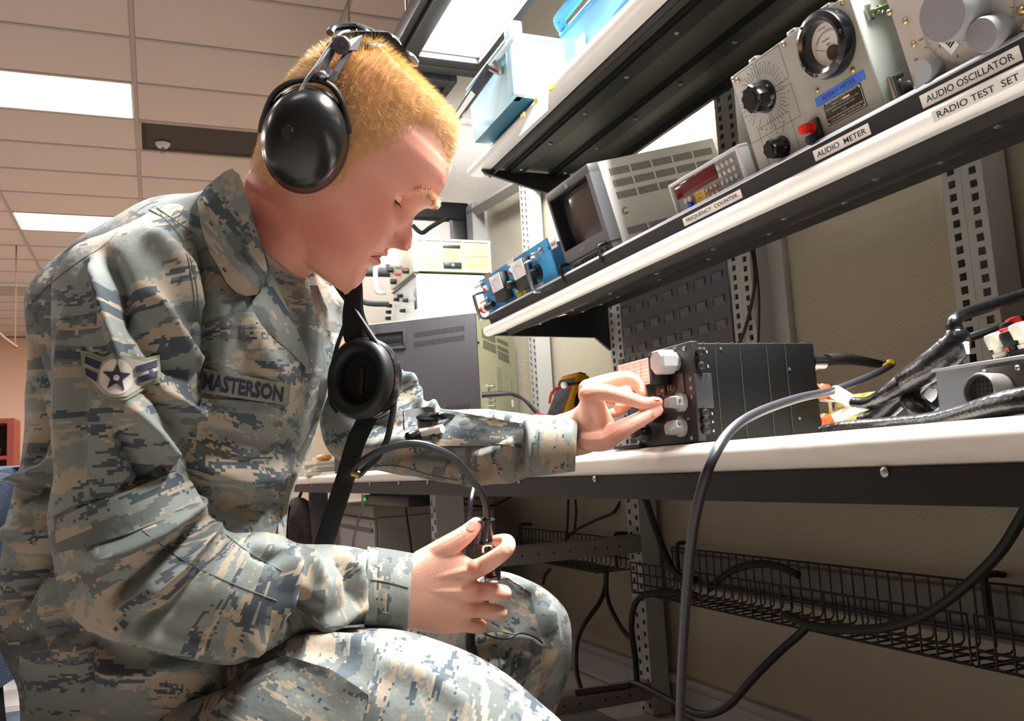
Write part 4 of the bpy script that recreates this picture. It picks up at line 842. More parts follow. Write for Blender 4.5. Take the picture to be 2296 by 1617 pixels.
# ---- blue bins and papers on the top shelf
TS = TZ+.0285
LB = mat('pale_blue_plastic', (170, 216, 232), .42, var=.05, vs=10); DB = mat('mid_blue_plastic', (52, 122, 168), .42, var=.06)
def bin_(name, label, x0, x1, y0, y1, z0, z1, m, rim, tp=.02, front=1.0):
    t = thing(name, label, 'bin', at(x0, y0, z0)); w, d, h = x1-x0, y1-y0, z1-z0; th = .004
    def wall(p, n): return MB().prism(p, n)
    bt_ = [(0+tp, tp, 0), (w-tp, tp, 0), (w-tp, d-tp, 0), (tp, d-tp, 0)]; tt = [(0, 0, h*front), (w, 0, h*front), (w, d, h), (0, d, h)]
    obj('base', MB().prism(bt_, (0, 0, .006)), mat('bin_base_blue', (46, 104, 128), .5), t)
    for k, nm in enumerate(('front_wall', 'side_wall', 'back_wall', 'side_wall')):
        a, b = bt_[k], bt_[(k+1) % 4]; c, e = tt[(k+1) % 4], tt[k]; n = (V(b)-V(a)).cross(V(c)-V(b)).normalized()*-th
        obj(nm, MB().prism([a, b, c, e], n), m, t)
    r_ = MB()
    for k in range(4): r_.tube([tt[k], tt[(k+1) % 4]], .007, 8, 1)
    o = obj('rim', r_, rim, t); return t, w, d, h
ZB0 = 1.692
t, w_, d_, h_ = bin_('storage_bin', 'pale blue plastic bin overhanging the left end of the top shelf', -2.33, -1.985, .868, 1.20, ZB0, ZB0+.165, LB, LB, .008)
obj('corner_post', MB().rng((w_-.04, w_+.006), (-.006, .03), (.0, h_+.04), .006), LB, t); obj('band', MB().rng((-.004, w_+.03), (-.009, -.004), (h_*.80, h_*.92), .001), mat('pale_band', (196, 214, 224), .4), t)
t, w_, d_, h_ = bin_('storage_bin', 'mid blue open bin with dark blue rim behind the pale one on the top shelf', -1.93, -1.60, .985, 1.30, TS+.001, TS+.155, mat('sky_blue_plastic', (140, 200, 226), .42, var=.05), DB, .012)
obj('lip', MB().tube([(0, .02, h_), (.02, -.012, h_+.02), (.06, -.018, h_+.028), (w_-.03, -.016, h_+.03), (w_, .02, h_+.02)], .016, 8, 6, .35), DB, t); obj('label_card', MB().rng((.08, .13), (-.004, -.002), (h_*.2, h_*.62)), PAPER, t)
tag(obj('plastic_folder', MB().prism([(-1.97, .932, TS+.001), (-1.30, .935, TS+.001), (-1.30, .978, TS+.001), (-1.95, .978, TS+.001)], (0, 0, .012)), mat('pale_folder', (190, 220, 232), .3)), 'pale blue plastic folder lying along the front of the top shelf', 'folder')
tag(obj('curled_sheet', MB().tube([(-1.60, .965, TS+.024), (-1.50, .965, TS+.034), (-1.36, .965, TS+.026)], .03, 10, 6, .25, (0, 0, 1)), mat('sky_blue_plastic', (140, 200, 226), .42)), 'curled blue plastic sheet lying on the pale folder', 'sheet')
tag(obj('white_strip', MB().rng((-1.29, -1.12), (.945, .965), (TS+.0005, TS+.006), .001), WHITE), 'narrow white plastic strip on the top shelf edge beside the blue sheet', 'strip')
a, b, c, e = PY(1201, 235, .915), PY(1230, 196, .915), PY(1228, 248, .885), PY(1165, 306, .865)
t = tag(obj('shelf_tag', MB().prism([a, b, c, e], (0, -.0015, .0005)), PAPER), 'white paper tag hanging over the front edge of the top shelf', 'tag'); 
for p_, m in ((PY(1237, 196, .918), YELLOW), (PY(1172, 259, .90), YELLOW), (PY(1202, 224, .912), YELLOW)): obj('yellow_sticker', MB().box(p_, (.022, .003, .012)), m, t)
p1_, p2_ = PD(1100, 150, 2.36), PD(1022, 262, 2.48)
t = thing('clipboard', 'dark clipboard leaning out beside the pale blue bin', 'clipboard', Matrix.Identity(4))
d_ = (p2_-p1_); n_ = d_.cross(CF).normalized()
obj('board', MB().prism([p1_+n_*.014, p1_-n_*.014, p2_-n_*.008, p2_+n_*.012], CF*.012+n_*.002), mat('clipboard_dark', (58, 62, 70), .35), t); obj('clip', MB().tube([p1_+CF*.004, p1_+n_*.03-d_*.06, p1_-d_*.12], .010, 8), CHROME, t); obj('paper', MB().prism([p1_.lerp(p2_, .5)-CF*.002+n_*.010, p1_.lerp(p2_, .5)-CF*.002-n_*.006, p2_-CF*.002-n_*.004, p2_-CF*.002+n_*.008], -CF*.0015), PAPER, t)
tag(obj('white_tube', MB().cyl(PD(1018, 271, 2.6), PD(1064, 277, 2.45), .009, n=10), WHITE), 'short white tube sticking out behind the pale blue bin', 'tube')
# ---- bench luminaires
FR = mat('luminaire_black', (46, 44, 46), .4, var=.06, vs=8)
def lum(x0, x1, y0, y1, lit, label):
    t = thing('bench_luminaire', label, 'lamp', at(x0, (y0+y1)/2, LZ)); L_, w = x1-x0, (y1-y0)/2
    obj('housing', MB().rng((0, L_), (-w-.055, w+.03), (.006, .09), .004), FR, t)
    for s_, e_ in ((-1, .055), (1, .03)):
        f = MB(); f.rng((-.0, L_), (min(s_*w, s_*(w+e_)), max(s_*w, s_*(w+e_))), (-.03, .0055), .004)
        if s_ < 0: f.rng((0, L_), (-w-.085, -w-.058), (-.01, .05), .004)
        obj('side_rail', f, FR, t)
    for x in (0, L_-.055): obj('end_cap', MB().rng((x+.002, x+.053), (-w, w), (-.03, .0055), .003), FR, t)
    obj('diffuser', MB().rng((.054, L_-.056), (-w, w), (-.006, -.002)), M_GLOW if lit else mat('dark_diffuser', (50, 48, 50), .3), t)
    for x in (.15, L_-.15): obj('suspension_rod', MB().cyl((x, 0, .09), (x, 0, HC-LZ), .006), STEEL, t)
lum(-2.82, -1.50, .855, 1.075, True, 'black-framed bright bench light hanging above the top shelf')
lum(-1.44, -.12, .82, 1.04, True, 'black-framed bench light above the airman, nearest the camera')
lum(-4.25, -2.93, .80, 1.02, False, 'unlit black bench light beyond the bright one')
tag(obj('cross_beam', MB().rng((-2.90, -2.845), (.74, 1.40), (LZ-.02, LZ+.05), .004), FR), 'black cross beam between the two hanging bench lights', 'beam')
# ================================================================ under the bench
CABI = mat('file_cabinet_beige', (166, 158, 152), .5, var=.04, vs=4); CABT = mat('file_cabinet_top', (150, 140, 122), .5)
t = thing('file_cabinet', 'wide beige lateral file cabinet under the far bench', 'cabinet', at(-4.85, .78, 0))
W_, D_, H_ = 1.45, .50, .62
obj('body', MB().rng((0, W_), (.02, D_), (.0, .575), .003), CABI, t); obj('top_board', MB().rng((0, W_), (0, D_), (.577, H_), .004), CABT, t)
for x0 in (.01, .735):
    for z in (.02, .205, .39):
        d_ = obj('drawer', MB().rng((x0, x0+.705), (.004, .0195), (z, z+.178), .003), CABI, t); obj('pull', MB().rng((x0+.02, x0+.685), (-.004, .006), (z+.128, z+.142), .002), DARKGREY, d_)
        obj('lock', MB().lathe((x0+.64, .004, z+.158), (0, -1, 0), [(.0005, 0), (.006, 0), (.006, .002), (.0005, .0022)], 10), STEEL, d_)
q = PY(815, 1106, .70); q2 = PY(905, 1110, .70)
t = thing('network_box', 'small black network box with a green light hung below the bench', 'box', at(q.x, .70, q.z-.022))
obj('body', MB().rng((0, q2.x-q.x+.05), (0, .16), (-.018, .016), .004), BLACK, t); obj('green_light', MB().sphere((.012, -.001, 0), .0055, 8, 6), mat('green_led', (60, 255, 90), .4, emit=(60, 255, 90), estr=2.0), t)
obj('jack', MB().lathe((.055, 0, .002), (0, -1, 0), [(.003, 0), (.008, 0), (.008, .004), (.004, .005), (.003, .001)], 12), STEEL, t); obj('hanger', MB().rng((.05, .09), (.01, .10), (.016, .06), .003), BLACK, t)
cable('thin_cable', 'thin grey cable hanging from the small black network box', K([(813, 1108, 2.55), (812, 1140, 2.55), (800, 1180, 2.56), (792, 1225, 2.56), (800, 1300, 2.6)]), .0035, mat('cable_grey_dark', (60, 60, 60), .5))
cable('thin_cable', 'thin dark cable falling across the file cabinet side', K([(908, 1112, 2.8), (912, 1160, 2.8), (920, 1215, 2.8), (930, 1300, 2.82)]), .004)
cable('thin_cable', 'thin dark cable sagging right of the front bench leg', K([(1005, 1112, 2.6), (1040, 1130, 2.7), (1100, 1135, 2.8), (1150, 1112, 2.9)]), .004)
cable('thin_cable', 'thin black cable looping under the bench from right to left', K([(1392, 1122, 2.9), (1375, 1150, 2.9), (1340, 1165, 2.95), (1290, 1190, 3.0), (1265, 1215, 3.0)]), .005)
cable('thin_cable', 'first of two thin cables dropping into the far basket', K([(1274, 1120, 3.1), (1273, 1160, 3.1), (1270, 1210, 3.1)]), .0045)
cable('thin_cable', 'second of two thin cables dropping into the far basket', K([(1290, 1120, 3.1), (1292, 1150, 3.1), (1288, 1190, 3.1)]), .0045)
cable('heavy_cable', 'heavy black cable slanting down from the apron into the near wire basket', K([(1447, 1118, 2.1), (1470, 1185, 2.15), (1495, 1250, 2.2), (1520, 1290, 2.2), (1560, 1300, 2.15)]), .009)
cable('heavy_cable', 'heavy black cable looping out of the basket and down the perforated leg', K([(1560, 1335, 2.2), (1480, 1330, 2.3), (1430, 1345, 2.38), (1416, 1400, 2.4), (1425, 1480, 2.42), (1428, 1530, 2.42)]), .0085)
cable('heavy_cable', 'heavy black cable along the floor bar rising to the right wall basket', K([(1290, 1555, 2.3), (1400, 1540, 2.3), (1428, 1534, 2.28), (1500, 1570, 2.1), (1570, 1602, 1.95), (1630, 1585, 1.88), (1690, 1520, 1.82), (1750, 1460, 1.8), (1790, 1425, 1.78), (1815, 1400, 1.76)]), .0085)
cable('heavy_cable', 'left of two black cables splitting below the far basket', K([(1357, 1270, 2.85), (1358, 1310, 2.85), (1345, 1350, 2.82), (1310, 1400, 2.8), (1294, 1440, 2.8), (1292, 1500, 2.75), (1305, 1555, 2.7)]), .008)
cable('heavy_cable', 'right of two black cables splitting below the far basket', K([(1362, 1270, 2.83), (1360, 1320, 2.82), (1368, 1360, 2.78), (1395, 1410, 2.7), (1418, 1435, 2.65)]), .007)
cable('thin_cable', 'thin dark cord hanging below the cross bar left of the far basket', K([(1235, 1275, 2.7), (1222, 1290, 2.7), (1217, 1310, 2.7)]), .005)
cable('heavy_cable', 'heavy black cable curving down from the apron into the basket at the right edge', K([(2310, 1125, 1.25), (2285, 1170, 1.27), (2240, 1240, 1.3), (2170, 1310, 1.35), (2090, 1370, 1.42), (2010, 1402, 1.5), (1930, 1412, 1.58), (1830, 1405, 1.7), (1760, 1380, 1.8)]), .0085)
cable('heavy_cable', 'black cable arching over the near basket rim', K([(1590, 1320, 2.15), (1640, 1280, 2.1), (1700, 1265, 2.05), (1750, 1272, 2.0), (1790, 1290, 1.95)]), .009)
def basket(label, x0, x1, y0=1.245, y1=1.385, zb=.366, zf=.452, zr=.482, pit=.034):
    t = thing('wire_basket', label, 'basket', at(x0, 0, 0)); L_ = x1-x0; BW = mat('black_wire', (22, 22, 23), .5, var=0)
    for y, z in ((y0, zf), (y0, zf-.028), (y0, zb+.030), (y0, zb+.004), (y1, zr), (y1, zb+.03), ((y0+y1)/2, zb)): obj('rail_wire', MB().cyl((0, y, z), (L_, y, z), .0026, n=6), BW, t)
    u = MB().tube([(0, y0, zf), (0, y0, zb+.006), (0, y0+.008, zb), (0, y1-.008, zb), (0, y1, zb+.006), (0, y1, zr)], .0021, 5, 1).mesh('wire', BW)
    n_ = int(L_/pit)
    for k in range(n_+1): inst('wire', u, t, (L_*k/n_, 0, 0))
    for x in (.06, L_-.06): obj('wall_hook', MB().tube([(x, y1-.02, zr-.09), (x, y1-.02, zr+.005), (x, y1, zr+.016), (x, y1+.03, zr+.012)], .006, 8), BW, t)
basket('black wire cable basket crossed by the grey cable, middle one under the bench', -2.235, -1.112)
basket('black wire cable basket at the right edge under the bench', -1.098, .1)
basket('far black wire cable basket beyond the perforated leg', -3.40, -2.48, 1.25, 1.385, .40, .478, .492)
# ---- papers and small things at the far end of the bench
pa, pb, pc_ = PX(688, 1045, -3.88), PX(722, 1040, -4.12), PX(770, 1056, -3.62)
for k, (x, y, w, d, h, lab) in enumerate(((-3.88, max(.68, pa.y), .22, .16, .060, 'cream paper pile nearest the bench edge behind the jacket'), (-4.14, pb.y+.12, .22, .26, .085, 'higher cream paper pile beside the dark instrument base'), (-3.62, max(.70, pc_.y), .16, .14, .012, 'thin white sheet stack by the cable tie on the bench'))):
    t = thing('paper_pile', lab, 'papers', at(x, y, TOPZ+.0005, .2*k), 'papers on the far bench'); n_ = 4 if k < 2 else 2
    for j in range(n_): o = inst('sheet_bundle', MB().box((0, 0, h/n_/2), (w-.02*(j % 2), d-.015*(j % 3), h/n_*.92), None, .001).mesh('sheet_bundle', mat('cream_paper', (232, 226, 204), .7, var=.05) if j != 1 else PAPER), t, (0.004*j, 0, h/n_*j), (0, 0, .12*(j-1)))
tag(obj('green_pouch', MB().sphere(V((-4.14, pb.y+.12, TOPZ+.0865+.044)), .055, 14, 10, (1.2, .8, .8)), mat('green_foil', (40, 160, 120), .35, var=.5, vs=30)), 'green wrapped packet on the far paper pile', 'packet')
tag(obj('orange_packet', MB().sphere(V((-3.88, max(.68, pa.y), TOPZ+.061+.016)), .04, 12, 8, (1.5, .9, .42)), mat('orange_foil', (226, 140, 70), .4, var=.4, vs=40)), 'small orange packet in front of the green one', 'packet')
t = thing('backpack', 'dark patterned backpack hanging under the far end of the bench', 'bag', at(-4.27, PX(668, 1175, -4.27).y, .465))
obj('bag_body', MB().sphere((0, 0, 0), .17, 16, 12, (.8, .7, 1.15)), mat('dark_camo_bag', (66, 56, 52), .9, var=.7, vs=40), t); obj('strap', MB().tube([(.13, -.06, .16), (.16, -.08, .05), (.15, -.06, -.12)], .012, 8), BLACK, t)
obj('hang_loop', MB().tube([(0, 0, .18), (0, .02, .22), (0, 0, .26)], .008, 6), BLACK, t)
# ================================================================ the seated airman
def vnoise(p, seed=0):
    """smooth value noise in 3-D, p (n,3)"""
    g = np.random.default_rng(seed).random((17, 17, 17)); i = np.floor(p).astype(int); f = p-i; f = f*f*(3-2*f); r = 0
    for dx in (0, 1):
        for dy in (0, 1):
            for dz in (0, 1):
                r = r+g[(i[:, 0]+dx) % 17, (i[:, 1]+dy) % 17, (i[:, 2]+dz) % 17]*(f[:, 0] if dx else 1-f[:, 0])*(f[:, 1] if dy else 1-f[:, 1])*(f[:, 2] if dz else 1-f[:, 2])
    return r*2-1
def crs(A, sub):
    A = np.asarray(A, float); n = len(A); out = []
    for i in range(n-1):
        a, b, c, d = A[max(i-1, 0)], A[i], A[i+1], A[min(i+2, n-1)]
        for k in range(sub):
            t = k/sub; out.append(.5*((2*b)+(c-a)*t+(2*a-5*b+4*c-d)*t*t+(-a+3*b-3*c+d)*t**3))
    out.append(A[-1]); return np.array(out)
NCM = np.array(CM)
def pd_np(x, y, d): return np.stack([(x-CX)/FPX*d, (y-CY)/FPX*d, d], -1)@NCM+np.array((0, 0, ZC))
def proj_np(P): q = (P-np.array((0, 0, ZC)))@NCM.T; return CX+FPX*q[:, 0]/q[:, 2], CY+FPX*q[:, 1]/q[:, 2], q[:, 2]
def ringloft(spec, sub=8, n=96, expo=2.35):
    """spec rows: Lx, Ly, Rx, Ry, depth, half thickness along the view. Returns verts (m,n,3), uv (m,n+1,2)"""
    S = crs(spec, sub); m = len(S); th = np.linspace(0, 2*np.pi, n, endpoint=False)+np.pi/2
    c, s = np.cos(th), np.sin(th); e = 2/expo; cc = np.sign(c)*abs(c)**e; ss = np.sign(s)*abs(s)**e
    L = pd_np(S[:, 0], S[:, 1], S[:, 4]); Rr = pd_np(S[:, 2], S[:, 3], S[:, 4]); C = (L+Rr)/2; u = (Rr-L)/2
    w = C-np.array((0, 0, ZC)); w /= np.linalg.norm(w, axis=1)[:, None]; un = u/np.linalg.norm(u, axis=1)[:, None]; w -= un*(w*un).sum(1)[:, None]; w /= np.linalg.norm(w, axis=1)[:, None]
    P = C[:, None]+u[:, None]*cc[None, :, None]+w[:, None]*S[:, 5][:, None, None]*ss[None, :, None]
    e_ = S[:, 2:4]-S[:, 0:2]; ln_ = np.linalg.norm(e_, axis=1); e_ = e_/ln_[:, None]
    for _ in range(2):                              # make the outline seen in the photo fall on the given edge points
        X, Y, _d = proj_np(P.reshape(-1, 3)); q = (np.stack([X, Y], -1).reshape(m, n, 2)-S[:, None, 0:2])@e_[:, :, None]; q = q[..., 0]; lo, hi = q.min(1), q.max(1)
        k = ln_/(hi-lo); sh = ((ln_/2)-(hi+lo)/2*1.0)/ln_*2
        C = C+u*sh[:, None]; u = u*k[:, None]
        P = C[:, None]+u[:, None]*cc[None, :, None]+w[:, None]*S[:, 5][:, None, None]*ss[None, :, None]
    per = np.linalg.norm(np.diff(np.concatenate([P, P[:, :1]], 1), axis=1), axis=2); U = np.concatenate([np.zeros((m, 1)), per.cumsum(1)], 1); U -= U.mean(1)[:, None]
    Vl = np.concatenate([[0], np.linalg.norm(np.diff(C, axis=0), axis=1).cumsum()]); UV = np.stack([U, np.repeat(Vl[:, None], n+1, 1)], -1)
    return P, UV
def quads(m, n):
    i = np.arange(m-1)[:, None]; j = np.arange(n)[None]; jn = (j+1) % n
    return np.stack([i*n+j, i*n+jn, (i+1)*n+jn, (i+1)*n+j], -1).reshape(-1, 4)
def np_mesh(name, parts, m, uv=True):
    """parts: list of (P (m,n,3), UV (m,n+1,2)); one mesh with UVs in metres"""
    vs, fs, us = [], [], []; o = 0
    for P, UV in parts:
        mm, n = P.shape[:2]; q = quads(mm, n); vs.append(P.reshape(-1, 3)); fs.append(q+o); o += mm*n
        i = np.arange(mm-1)[:, None]; j = np.arange(n)[None]; z = np.zeros_like(i+j)
        us.append(np.stack([UV[i+z, j+z], UV[i+z, j+1+z], UV[i+1+z, j+1+z], UV[i+1+z, j+z]], -2).reshape(-1, 2))
    vs = np.concatenate(vs); fs = np.concatenate(fs); us = np.concatenate(us)
    me = bpy.data.meshes.new(name); me.from_pydata(vs.tolist(), [], fs.tolist())
    l = me.uv_layers.new(name='UVMap'); l.data.foreach_set('uv', us.ravel().astype(np.float32))
    bm = bmesh.new(); bm.from_mesh(me)
    bmesh.ops.recalc_face_normals(bm, faces=bm.faces[:]); bm.to_mesh(me); bm.free()
    me.polygons.foreach_set('use_smooth', [True]*len(me.polygons)); me.materials.append(m); return me
def grid_normals(P):
    a = np.roll(P, -1, 1)-np.roll(P, 1, 1); b = np.gradient(P, axis=0); n = np.cross(a, b); n /= np.linalg.norm(n, axis=2)[..., None]+1e-9
    c = P.mean(1, keepdims=True); s = np.sign(((P-c)*n).sum(2).mean()); return n*s
def polydist(x, y, poly):
    """distance in px to a polyline and the fraction along it"""
    best = np.full(x.shape, 1e9); par = np.zeros(x.shape); L = len(poly)-1
    for k in range(L):
        (ax, ay), (bx, by) = poly[k], poly[k+1]; dx, dy = bx-ax, by-ay; t = np.clip(((x-ax)*dx+(y-ay)*dy)/(dx*dx+dy*dy+1e-9), 0, 1)
        d = np.hypot(x-ax-t*dx, y-ay-t*dy); m = d < best; best = np.where(m, d, best); par = np.where(m, (k+t)/L, par)
    return best, par
def sculpt(P, folds, noise=.0022, seed=1, sc=16):
    """push cloth in and out along its normals: folds = (polyline px, width px, height m)"""
    N = grid_normals(P); sh = P.shape[:2]; F_ = P.reshape(-1, 3); x, y, d = proj_np(F_); nn = N.reshape(-1, 3)
    view = F_-np.array((0, 0, ZC)); view /= np.linalg.norm(view, axis=1)[:, None]; front = np.clip(-(view*nn).sum(1)*2.2+.25, 0, 1)
    D = np.zeros(len(F_))
    for poly, w, h in folds:
        dd, t = polydist(x, y, poly); D += 1.5*h*np.exp(-(dd/w)**2)*front*np.clip(np.minimum(t, 1-t)*5+.25, 0, 1)
    D += noise*(vnoise(F_*sc, seed)+.5*vnoise(F_*sc*2.1+3, seed+1))
    return (F_+nn*D[:, None]).reshape(sh+(3,))
# ---- camouflage cloth
def camo(name, ang=.35, off=0.0, px=.0026, bright=1.0):
    m = bpy.data.materials.new(name); m.use_nodes = True; nt = m.node_tree; b = nt.nodes['Principled BSDF']; L = nt.links.new; N = nt.nodes.new
    uv = N('ShaderNodeUVMap'); mp = N('ShaderNodeVectorMath'); mp.operation = 'SNAP'; mp.inputs[1].default_value = (px, px, 1)
    add = N('ShaderNodeVectorMath'); add.operation = 'ADD'; add.inputs[1].default_value = (off, off*.7, 0); L(uv.outputs[0], add.inputs[0]); L(add.outputs[0], mp.inputs[0])
    def stripe(sx, sy, a, o, detail, rough=.6, dist=0):
        r = N('ShaderNodeMapping'); r.inputs['Rotation'].default_value = (0, 0, a); r.inputs['Scale'].default_value = (sx, sy, 1); r.inputs['Location'].default_value = (o, o*1.7, o)
        r.vector_type = 'TEXTURE' if False else 'POINT'
        L(mp.outputs[0], r.inputs['Vector']); n = N('ShaderNodeTexNoise'); n.inputs['Scale'].default_value = 1; n.inputs['Detail'].default_value = detail; n.inputs['Roughness'].default_value = rough; n.inputs['Distortion'].default_value = dist
        L(r.outputs[0], n.inputs['Vector']); return n.outputs['Fac']
    def band(f, lo, hi):
        a = N('ShaderNodeMath'); a.operation = 'GREATER_THAN'; a.inputs[1].default_value = lo; L(f, a.inputs[0])
        c = N('ShaderNodeMath'); c.operation = 'LESS_THAN'; c.inputs[1].default_value = hi; L(f, c.inputs[0])
        q = N('ShaderNodeMath'); q.operation = 'MULTIPLY'; L(a.outputs[0], q.inputs[0]); L(c.outputs[0], q.inputs[1]); return q.outputs[0]
    def mixc(f, A, B):
        x = N('ShaderNodeMix'); x.data_type = 'RGBA'; L(f, x.inputs['Factor'])
        for k, v in (('A', A), ('B', B)):
            if isinstance(v, tuple): x.inputs[k].default_value = tuple(q*bright for q in v[:3])+(1,)
            else: L(v, x.inputs[k])
        return x.outputs['Result']
    n1 = stripe(6, 13, ang, 1.3, 3); n2 = stripe(9, 30, ang, 5.1, 6, .66, .5); n3 = stripe(11, 44, ang+.1, 9.7, 6, .7, .4); n4 = stripe(11, 40, ang-.1, 3.3, 6, .68, .6)
    c = mixc(band(n1, .53, 2), lin((128, 133, 128)), lin((98, 103, 100)))
    c = mixc(band(n2, .545, .72), c, lin((162, 148, 130)))
    c = mixc(band(n3, .565, .80), c, lin((70, 79, 86)))
    c = mixc(band(n4, .60, .70), c, lin((170, 154, 134)))
    L(c, b.inputs['Base Color']); b.inputs['Roughness'].default_value = .78; b.inputs['Specular IOR Level'].default_value = .25
    b.inputs['Sheen Weight'].default_value = .15
    w = N('ShaderNodeTexWave'); w.inputs['Scale'].default_value = 900; w.bands_direction = 'DIAGONAL'; L(uv.outputs[0], w.inputs['Vector'])
    nz = N('ShaderNodeTexNoise'); nz.inputs['Scale'].default_value = 55; nz.inputs['Detail'].default_value = 4; L(uv.outputs[0], nz.inputs['Vector'])
    ad = N('ShaderNodeMath'); ad.operation = 'MULTIPLY_ADD'; ad.inputs[1].default_value = .04; L(w.outputs['Fac'], ad.inputs[0]); L(nz.outputs['Fac'], ad.inputs[2])
    bp = N('ShaderNodeBump'); bp.inputs['Strength'].default_value = .45; bp.inputs['Distance'].default_value = .005; L(ad.outputs[0], bp.inputs['Height']); L(bp.outputs['Normal'], b.inputs['Normal'])
    return m
CAM = camo('camouflage_cloth', .30); CAM2 = camo('camouflage_cloth_trousers', -.55, 3.7); CAM3 = camo('camouflage_cloth_collar', 1.2, 7.1)
SEAM = mat('seam_thread', (92, 96, 91), .8, var=.1)
# ---- jacket body
TORSO = [(60, 1720, 520, 1740, 1.0, .15), (49, 1617, 560, 1640, 1.0, .165), (40, 1545, 600, 1560, 1.0, .17), (18, 1490, 625, 1500, 1.0, .172), (0, 1430, 640, 1440, 1.0, .172), (-4, 1340, 645, 1380, 1.0, .17), (6, 1220, 640, 1260, 1.0, .165), (26, 1110, 640, 1150, 1.0, .165), (44, 1010, 668, 1060, 1.0, .17), (54, 920, 705, 960, 1.0, .175), (58, 830, 738, 850, 1.0, .18), (50, 750, 745, 775, 1.0, .18), (44, 690, 742, 725, 1.0, .178), (62, 640, 738, 690, 1.0, .17), (120, 585, 730, 660, .995, .155), (205, 520, 712, 640, .985, .138), (300, 462, 695, 622, .975, .115), (380, 437, 675, 618, .97, .092), (440, 430, 655, 620, .965, .078), (480, 425, 640, 632, .962, .07)]
TF = [([(430, 520), (462, 640), (470, 760), (455, 900)], 16, -.022), ([(500, 640), (560, 760), (620, 850)], 26, .010), ([(470, 560), (520, 700), (560, 800)], 12, -.008), ([(450, 960), (560, 980), (650, 1010)], 16, -.008), ([(440, 1040), (540, 1070), (640, 1060)], 20, .010), ([(480, 1120), (560, 1150), (630, 1130)], 14, -.010), ([(60, 870), (90, 980), (70, 1060)], 18, -.012), ([(40, 1080), (80, 1060), (118, 1050)], 14, .014), ([(30, 1130), (70, 1100), (115, 1110)], 12, -.014), ([(20, 1380), (70, 1290), (125, 1230)], 16, -.018), ([(20, 1180), (70, 1220), (120, 1210)], 22, .012), ([(100, 1440), (115, 1380), (120, 1330)], 18, .012), ([(60, 760), (75, 820), (100, 880)], 12, -.009), ([(30, 1440), (140, 1420), (260, 1460)], 18, -.010), ([(190, 1430), (200, 1520), (205, 1580)], 9, -.008), ([(210, 1500), (330, 1500), (440, 1470)], 16, .010)]
tp_, tu = ringloft(TORSO, 8, 144); tp_ = sculpt(tp_, TF, .0045, 3, 13)
# right (near) sleeve
RS = [(240, 520, 396, 448, .90, .02), (170, 545, 424, 470, .875, .055), (128, 605, 440, 540, .855, .068), (118, 690, 449, 640, .845, .076), (113, 790, 451, 760, .838, .080), (112, 900, 448, 880, .835, .080), (114, 990, 436, 970, .835, .079), (116, 1070, 428, 1045, .837, .078), (114, 1150, 444, 1100, .84, .078), (124, 1250, 468, 1140, .845, .078), (150, 1350, 494, 1172, .85, .077), (205, 1412, 520, 1190, .855, .075), (300, 1455, 548, 1192, .862, .073), (420, 1482, 585, 1191, .875, .070), (530, 1492, 625, 1197, .89, .066), (600, 1458, 665, 1216, .905, .060), (668, 1425, 706, 1219, .92, .056), (745, 1408, 765, 1219, .94, .050), (815, 1400, 828, 1229, .96, .045), (835, 1402, 846, 1231, .965, .044)]
RF_ = [([(216, 590), (236, 680), (258, 770), (268, 830)], 13, .016), ([(238, 570), (275, 640), (300, 740)], 15, -.013), ([(330, 520), (400, 600), (430, 720)], 22, .010), ([(285, 690), (350, 800), (420, 850)], 20, -.010), ([(330, 650), (390, 740), (442, 830)], 14, .009), ([(360, 880), (420, 920), (450, 960)], 14, .012), ([(300, 840), (360, 900), (400, 960)], 14, -.009), ([(280, 900), (330, 960), (385, 1035)], 18, .012), ([(260, 960), (300, 1030), (345, 1100)], 12, -.009), ([(385, 1040), (330, 1080), (270, 1100)], 10, -.010), ([(470, 1163), (380, 1240), (300, 1310), (248, 1350)], 13, -.018), ([(490, 1180), (400, 1280), (330, 1340)], 12, .013), ([(455, 1120), (360, 1190), (280, 1230), (200, 1250)], 20, .014), ([(505, 1200), (440, 1300), (380, 1370), (300, 1410)], 12, -.011), ([(645, 1235), (632, 1330), (590, 1410), (545, 1470)], 13, .018), ([(618, 1360), (580, 1440), (540, 1490)], 10, -.012), ([(655, 1330), (690, 1380), (660, 1420)], 18, -.020), ([(700, 1402), (760, 1380), (815, 1352)], 9, .010), ([(700, 1250), (720, 1310), (700, 1360)], 14, .010), ([(760, 1230), (790, 1290), (790, 1350)], 12, -.010), ([(800, 1250), (815, 1310), (812, 1380)], 9, .006), ([(560, 1230), (610, 1250), (650, 1240)], 14, -.010), ([(150, 700), (140, 900), (140, 1080)], 12, .006), ([(185, 760), (175, 900), (180, 1060)], 14, -.006), ([(250, 1400), (380, 1440), (500, 1470)], 16, .008)]
rp_, ru = ringloft(RS, 9, 128, 2.2); rp_ = sculpt(rp_, RF_, .0038, 5, 17)
